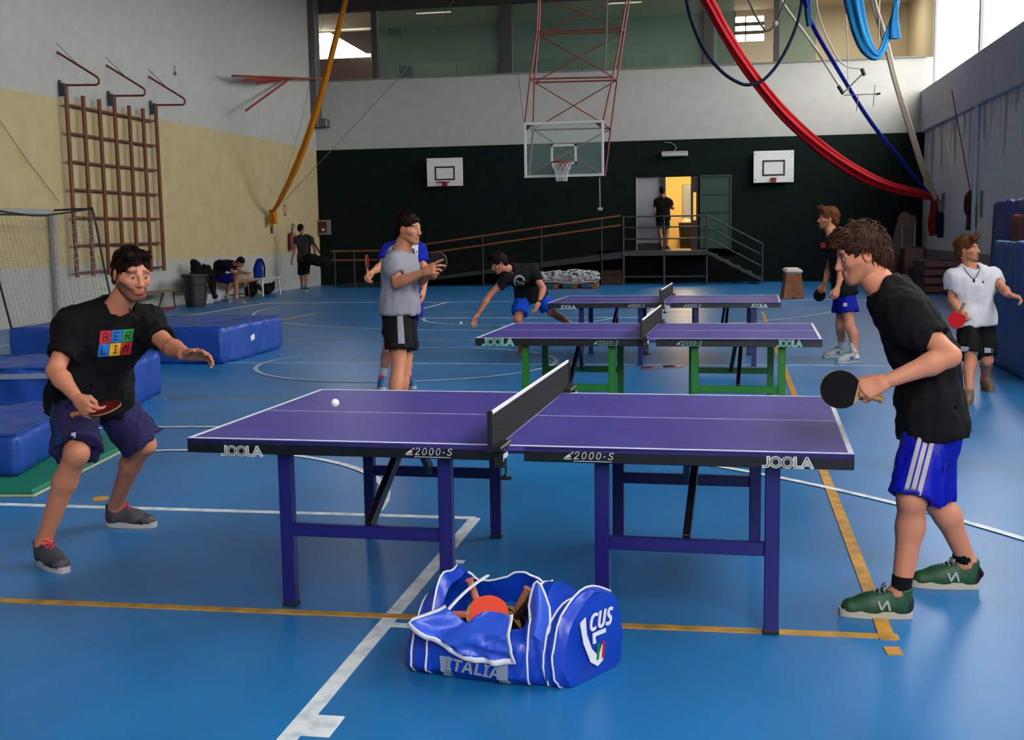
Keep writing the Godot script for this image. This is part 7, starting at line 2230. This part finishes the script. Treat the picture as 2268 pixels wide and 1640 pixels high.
	patch(e.shorts_node, "white_emblem", e.shorts_field, [pz(1868, 671, -14.0), pz(1876, 671, -14.0), pz(1877, 679, -14.0), pz(1867, 679, -14.0)], ray(1872, 675).normalized(), cloth(Color(0.7, 0.7, 0.75)), te.position, 3, 3)
	bat("black bat held low by the fair haired man", Transform3D(look(Vector3(0.15, 0.0, 1.0), Vector3(-0.35, -0.85, 0)), pz(1815, 654, -14.42)), Color(0.02, 0.02, 0.025), Color(0.4, 0.04, 0.05))
	# ---- man in the white T-shirt at the right
	var w := {
		"label": "person in a white T-shirt with a pendant, by the leaning mats", "s": 0.97, "q": 1, "seed": 39, "skin": Color(0.70, 0.46, 0.36), "hair": Color(0.30, 0.17, 0.09), "beard": 0.4,
		"J": {"head": pz(2144, 553, -11.5), "neck": pz(2152, 598, -11.5), "shR": pz(2113, 617, -11.45), "shL": pz(2196, 612, -11.6), "elR": pz(2108, 664, -11.45), "wrR": pz(2124, 692, -11.25), "elL": pz(2222, 640, -11.45), "wrL": pz(2236, 654, -11.25),
			"hipR": pz(2142, 718, -11.45), "hipL": pz(2178, 718, -11.55), "knR": pz(2150, 800, -11.2), "knL": pz(2186, 798, -11.5)},
		"feet": {"R": [py(2148, 884), py(2140, 905)], "L": [py(2172, 858), py(2202, 872)]},
		"face": Vector3(0.82, 0.10, 0.55), "head_up": Vector3(0.02, 1, 0.05), "handR": {"mirror": 1.0, "palm": Vector3(0.5, 0, -0.8), "curl": [0.4, 0.9, 0.9, 0.9], "thumb": 0.5}, "handL": {"mirror": -1.0, "dir": Vector3(0.8, -0.2, 0.5), "palm": Vector3(-0.2, -0.7, 0.2), "curl": [0.7, 0.8, 0.8, 0.8]},
		"hair_shape": {"volume": 1.4, "tufts": [[Vector3(-0.05, 0.10, 0.075), 0.028, Vector3(0.05, 0.11, 0.06), 0.03]]},
		"shirt": {"col": Color(0.72, 0.72, 0.75), "hem": 0.03, "sleeve": 0.55}, "shorts": {"col": Color(0.03, 0.028, 0.03), "length": 0.88, "flare": 0.115}, "shoe": {"col": Color(0.36, 0.27, 0.19), "sole": Color(0.42, 0.32, 0.22), "lace": Color(0.5, 0.42, 0.3)}}
	var tw := person(w)
	var nk := MB.new()
	var np := []
	for k in [[2134, 592], [2142, 604], [2150, 613], [2157, 618], [2163, 612], [2168, 602], [2172, 592]]:
		np.push_back(w.shirt_field.hit(pz(k[0], k[1], -11.1), ray(k[0], k[1]).normalized(), 0.7) - ray(2155, 610).normalized() * 0.006)
	nk.tube(np, 0.004, 5)
	var pend := part(tw, "pendant", boxmesh(Vector3(0.022, 0.045, 0.008), 0.004), flatm(Color(0.12, 0.12, 0.13), 0.3, 0.6), np[3] - tw.position + Vector3(0, -0.025, 0.004))
	mpart(tw, "necklace", nk, flatm(Color(0.2, 0.2, 0.22), 0.4, 0.5), tw.position)
	for q in [[2128, 2146, 775], [2150, 2166, 786], [2180, 2200, 778]]:
		patch(w.shorts_node, "white_trim", w.shorts_field, [pz(q[0], q[2] - 8, -11.0), pz(q[1], q[2] - 6, -11.0), pz(q[1], q[2] + 4, -11.0), pz(q[0], q[2] + 4, -11.0)], ray((q[0] + q[1]) / 2.0, q[2]).normalized(), cloth(Color(0.55, 0.58, 0.62)), tw.position, 4, 4)
	bat("red bat held by the man in the white shirt", Transform3D(look(Vector3(-0.15, 0.05, 1.0), Vector3(-0.35, -0.85, 0)), pz(2119, 708, -11.12)), Color(0.72, 0.09, 0.14), Color(0.03, 0.03, 0.03))
	# ---- man walking away along the left wall with a holdall
	var z := -32.0
	var h := {
		"label": "person in a grey T-shirt and dark shorts walking away beside the fire extinguisher", "s": 1.0, "q": 2, "seed": 45, "skin": Color(0.55, 0.36, 0.28), "hair": Color(0.03, 0.025, 0.025),
		"J": {"head": pz(667, 507, z), "neck": pz(671, 522, z), "shR": pz(688, 530, z - 0.05), "shL": pz(657, 530, z + 0.05), "elL": pz(652, 555, z + 0.1), "wrL": pz(647, 576, z + 0.2), "elR": pz(697, 552, z - 0.1), "wrR": pz(699, 570, z),
			"hipR": pz(681, 578, z), "hipL": pz(667, 578, z), "knR": pz(678, 610, z), "knL": pz(667, 610, z - 0.1)},
		"feet": {"R": [ft(677, 645, z + 0.05), ft(681, 645, z - 0.18)], "L": [ft(669, 645, z - 0.25), ft(673, 645, z - 0.5)]},
		"face": Vector3(0.35, 0, -1.0), "handL": {"mirror": 1.0, "palm": Vector3(1, 0, 0)}, "handR": {"mirror": -1.0, "palm": Vector3(-1, 0, 0)},
		"shirt": {"col": Color(0.16, 0.15, 0.16), "hem": 0.05, "sleeve": 0.5}, "shorts": {"col": Color(0.02, 0.02, 0.025), "length": 0.95}, "sock": [Color(0.4, 0.4, 0.4), 0.1], "shoe": {"col": Color(0.12, 0.12, 0.13), "sole": Color(0.55, 0.55, 0.55), "lace": Color(0.3, 0.3, 0.3)}}
	person(h)
	var bg := pz(701, 578, z + 0.1)
	var hb := thing("holdall", "large black holdall carried by the man walking away", "bag", bg)
	var hf := SDF.new(bg - Vector3(0.5, 0.4, 0.45), bg + Vector3(0.5, 0.4, 0.45), 0.028)
	hf.cone(bg + Vector3(-0.16, 0.06, 0.1), 0.17, bg + Vector3(0.2, -0.06, -0.12), 0.16, 0.08)
	hf.rough(0.04, Vector3(5, 5, 5), 8, 2)
	var hm := MB.new()
	hf.mesh(hm)
	mpart(hb, "bag_body", hm, cloth(Color(0.015, 0.015, 0.018)), bg)
	tube_part(hb, "shoulder_strap", smooth([bg + Vector3(-0.2, 0.15, 0.08), pz(688, 533, z + 0.16), pz(684, 522, z - 0.02), bg + Vector3(0.1, 0.2, -0.1)], 4), 0.022, cloth(Color(0.02, 0.02, 0.02)), 6)
	# ---- man sitting bent forward on the bench
	var y := -26.7
	var st := {
		"label": "person in a navy shirt and blue shorts sitting bent forward on the orange bench", "s": 1.0, "q": 2, "seed": 51, "skin": Color(0.55, 0.37, 0.29), "hair": Color(0.035, 0.028, 0.028),
		"J": {"head": pz(533, 582, y + 0.1), "neck": pz(517, 584, y), "shR": pz(503, 590, y + 0.16), "shL": pz(512, 586, y - 0.2), "elR": pz(520, 606, y + 0.25), "wrR": pz(541, 604, y + 0.2), "elL": pz(535, 603, y - 0.25), "wrL": pz(544, 606, y - 0.1),
			"mid": pz(486, 588, y), "hipR": pz(484, 616, y + 0.1), "hipL": pz(484, 614, y - 0.1), "knR": pz(524, 615, y + 0.2), "knL": pz(512, 622, y - 0.15)},
		"feet": {"R": [ft(520, 655, y + 0.25), ft(543, 655, y + 0.3)], "L": [ft(500, 655, y - 0.05), ft(508, 655, y + 0.15)]},
		"face": Vector3(0.75, -0.65, 0.1), "head_up": Vector3(0.6, 0.75, 0), "handR": {"mirror": 1.0, "palm": Vector3(0, -1, -0.2)}, "handL": {"mirror": -1.0, "palm": Vector3(0, -1, 0.2)},
		"shirt": {"col": Color(0.02, 0.025, 0.06), "hem": 0.02, "sleeve": 0.55, "ease": 0.03}, "shorts": {"col": Color(0.015, 0.09, 0.40), "length": 0.92, "flare": 0.12}, "sock": [Color(0.55, 0.55, 0.57), 0.08], "shoe": {"col": Color(0.45, 0.45, 0.5), "sole": Color(0.55, 0.55, 0.55), "lace": Color(0.4, 0.4, 0.5)}}
	person(st)
	# ---- man in the doorway
	var x := -35.25
	var dw := {
		"label": "person in black T-shirt and navy shorts standing on the platform at the doorway", "s": 1.02, "q": 2, "seed": 57, "skin": Color(0.60, 0.40, 0.30), "hair": Color(0.03, 0.025, 0.025), "ground": 1.005,
		"J": {"head": pz(1467, 424, x), "neck": pz(1469, 438, x), "shL": pz(1455, 446, x), "shR": pz(1483, 447, x), "elL": pz(1449, 468, x + 0.05), "wrL": pz(1455, 484, x - 0.15), "elR": pz(1491, 462, x), "wrR": pz(1482, 458, x - 0.25),
			"hipL": pz(1462, 483, x), "hipR": pz(1475, 483, x), "knL": pz(1462, 516, x), "knR": pz(1478, 516, x - 0.05)},
		"feet": {"L": [ft(1466, 545, x + 0.08, 1.005), ft(1467, 545, x - 0.18, 1.005)], "R": [ft(1477, 545, x + 0.05, 1.005), ft(1483, 545, x - 0.2, 1.005)]},
		"face": Vector3(-0.1, 0, -1.0), "handL": {"mirror": 1.0, "palm": Vector3(1, 0, 0)}, "handR": {"mirror": -1.0, "palm": Vector3(-1, 0, 0)},
		"shirt": {"col": Color(0.018, 0.018, 0.022), "hem": 0.08, "sleeve": 0.6}, "shorts": {"col": Color(0.02, 0.02, 0.09), "length": 0.72}, "shoe": {"col": Color(0.05, 0.05, 0.055), "sole": Color(0.4, 0.4, 0.4), "lace": Color(0.3, 0.3, 0.3)}}
	person(dw)

func _ready() -> void:
	setup_view()
	build_room()
	build_tables()
	build_left_wall()
	build_back_wall()
	build_hoop()
	build_mats()
	build_right_side()
	build_bench_corner()
	sports_bag()
	build_people()
	# look-alikes share a group
	var groups := {"table_tennis_bat": "table tennis bats", "table_tennis_ball": "table tennis balls", "table_tennis_table": "table tennis tables", "table_tennis_net": "nets on the tables", "crash_mat": "thick blue crash mats", "red_mat": "dark red mats in the far corner",
		"stay_cable": "thin cables on the left side", "wall_bar": "steel bars on the right wall", "steel_post": "steel posts by the red mats", "floor_bag": "bags under the white table", "red_bracket_arm": "bracket arms above the climbing frame",
		"wall_backboard": "painted backboards on the back wall", "fill_lamp": "gallery lamps", "notice_board": "notices on the gallery wall", "person": "people in the hall"}
	for c in get_children():
		if not c.has_meta("category"): continue
		var base := String(c.name)
		if base.length() > 4 and base[base.length() - 4] == "_" and base.right(3).is_valid_int(): base = base.left(base.length() - 4)
		if groups.has(base): c.set_meta("group", groups[base])
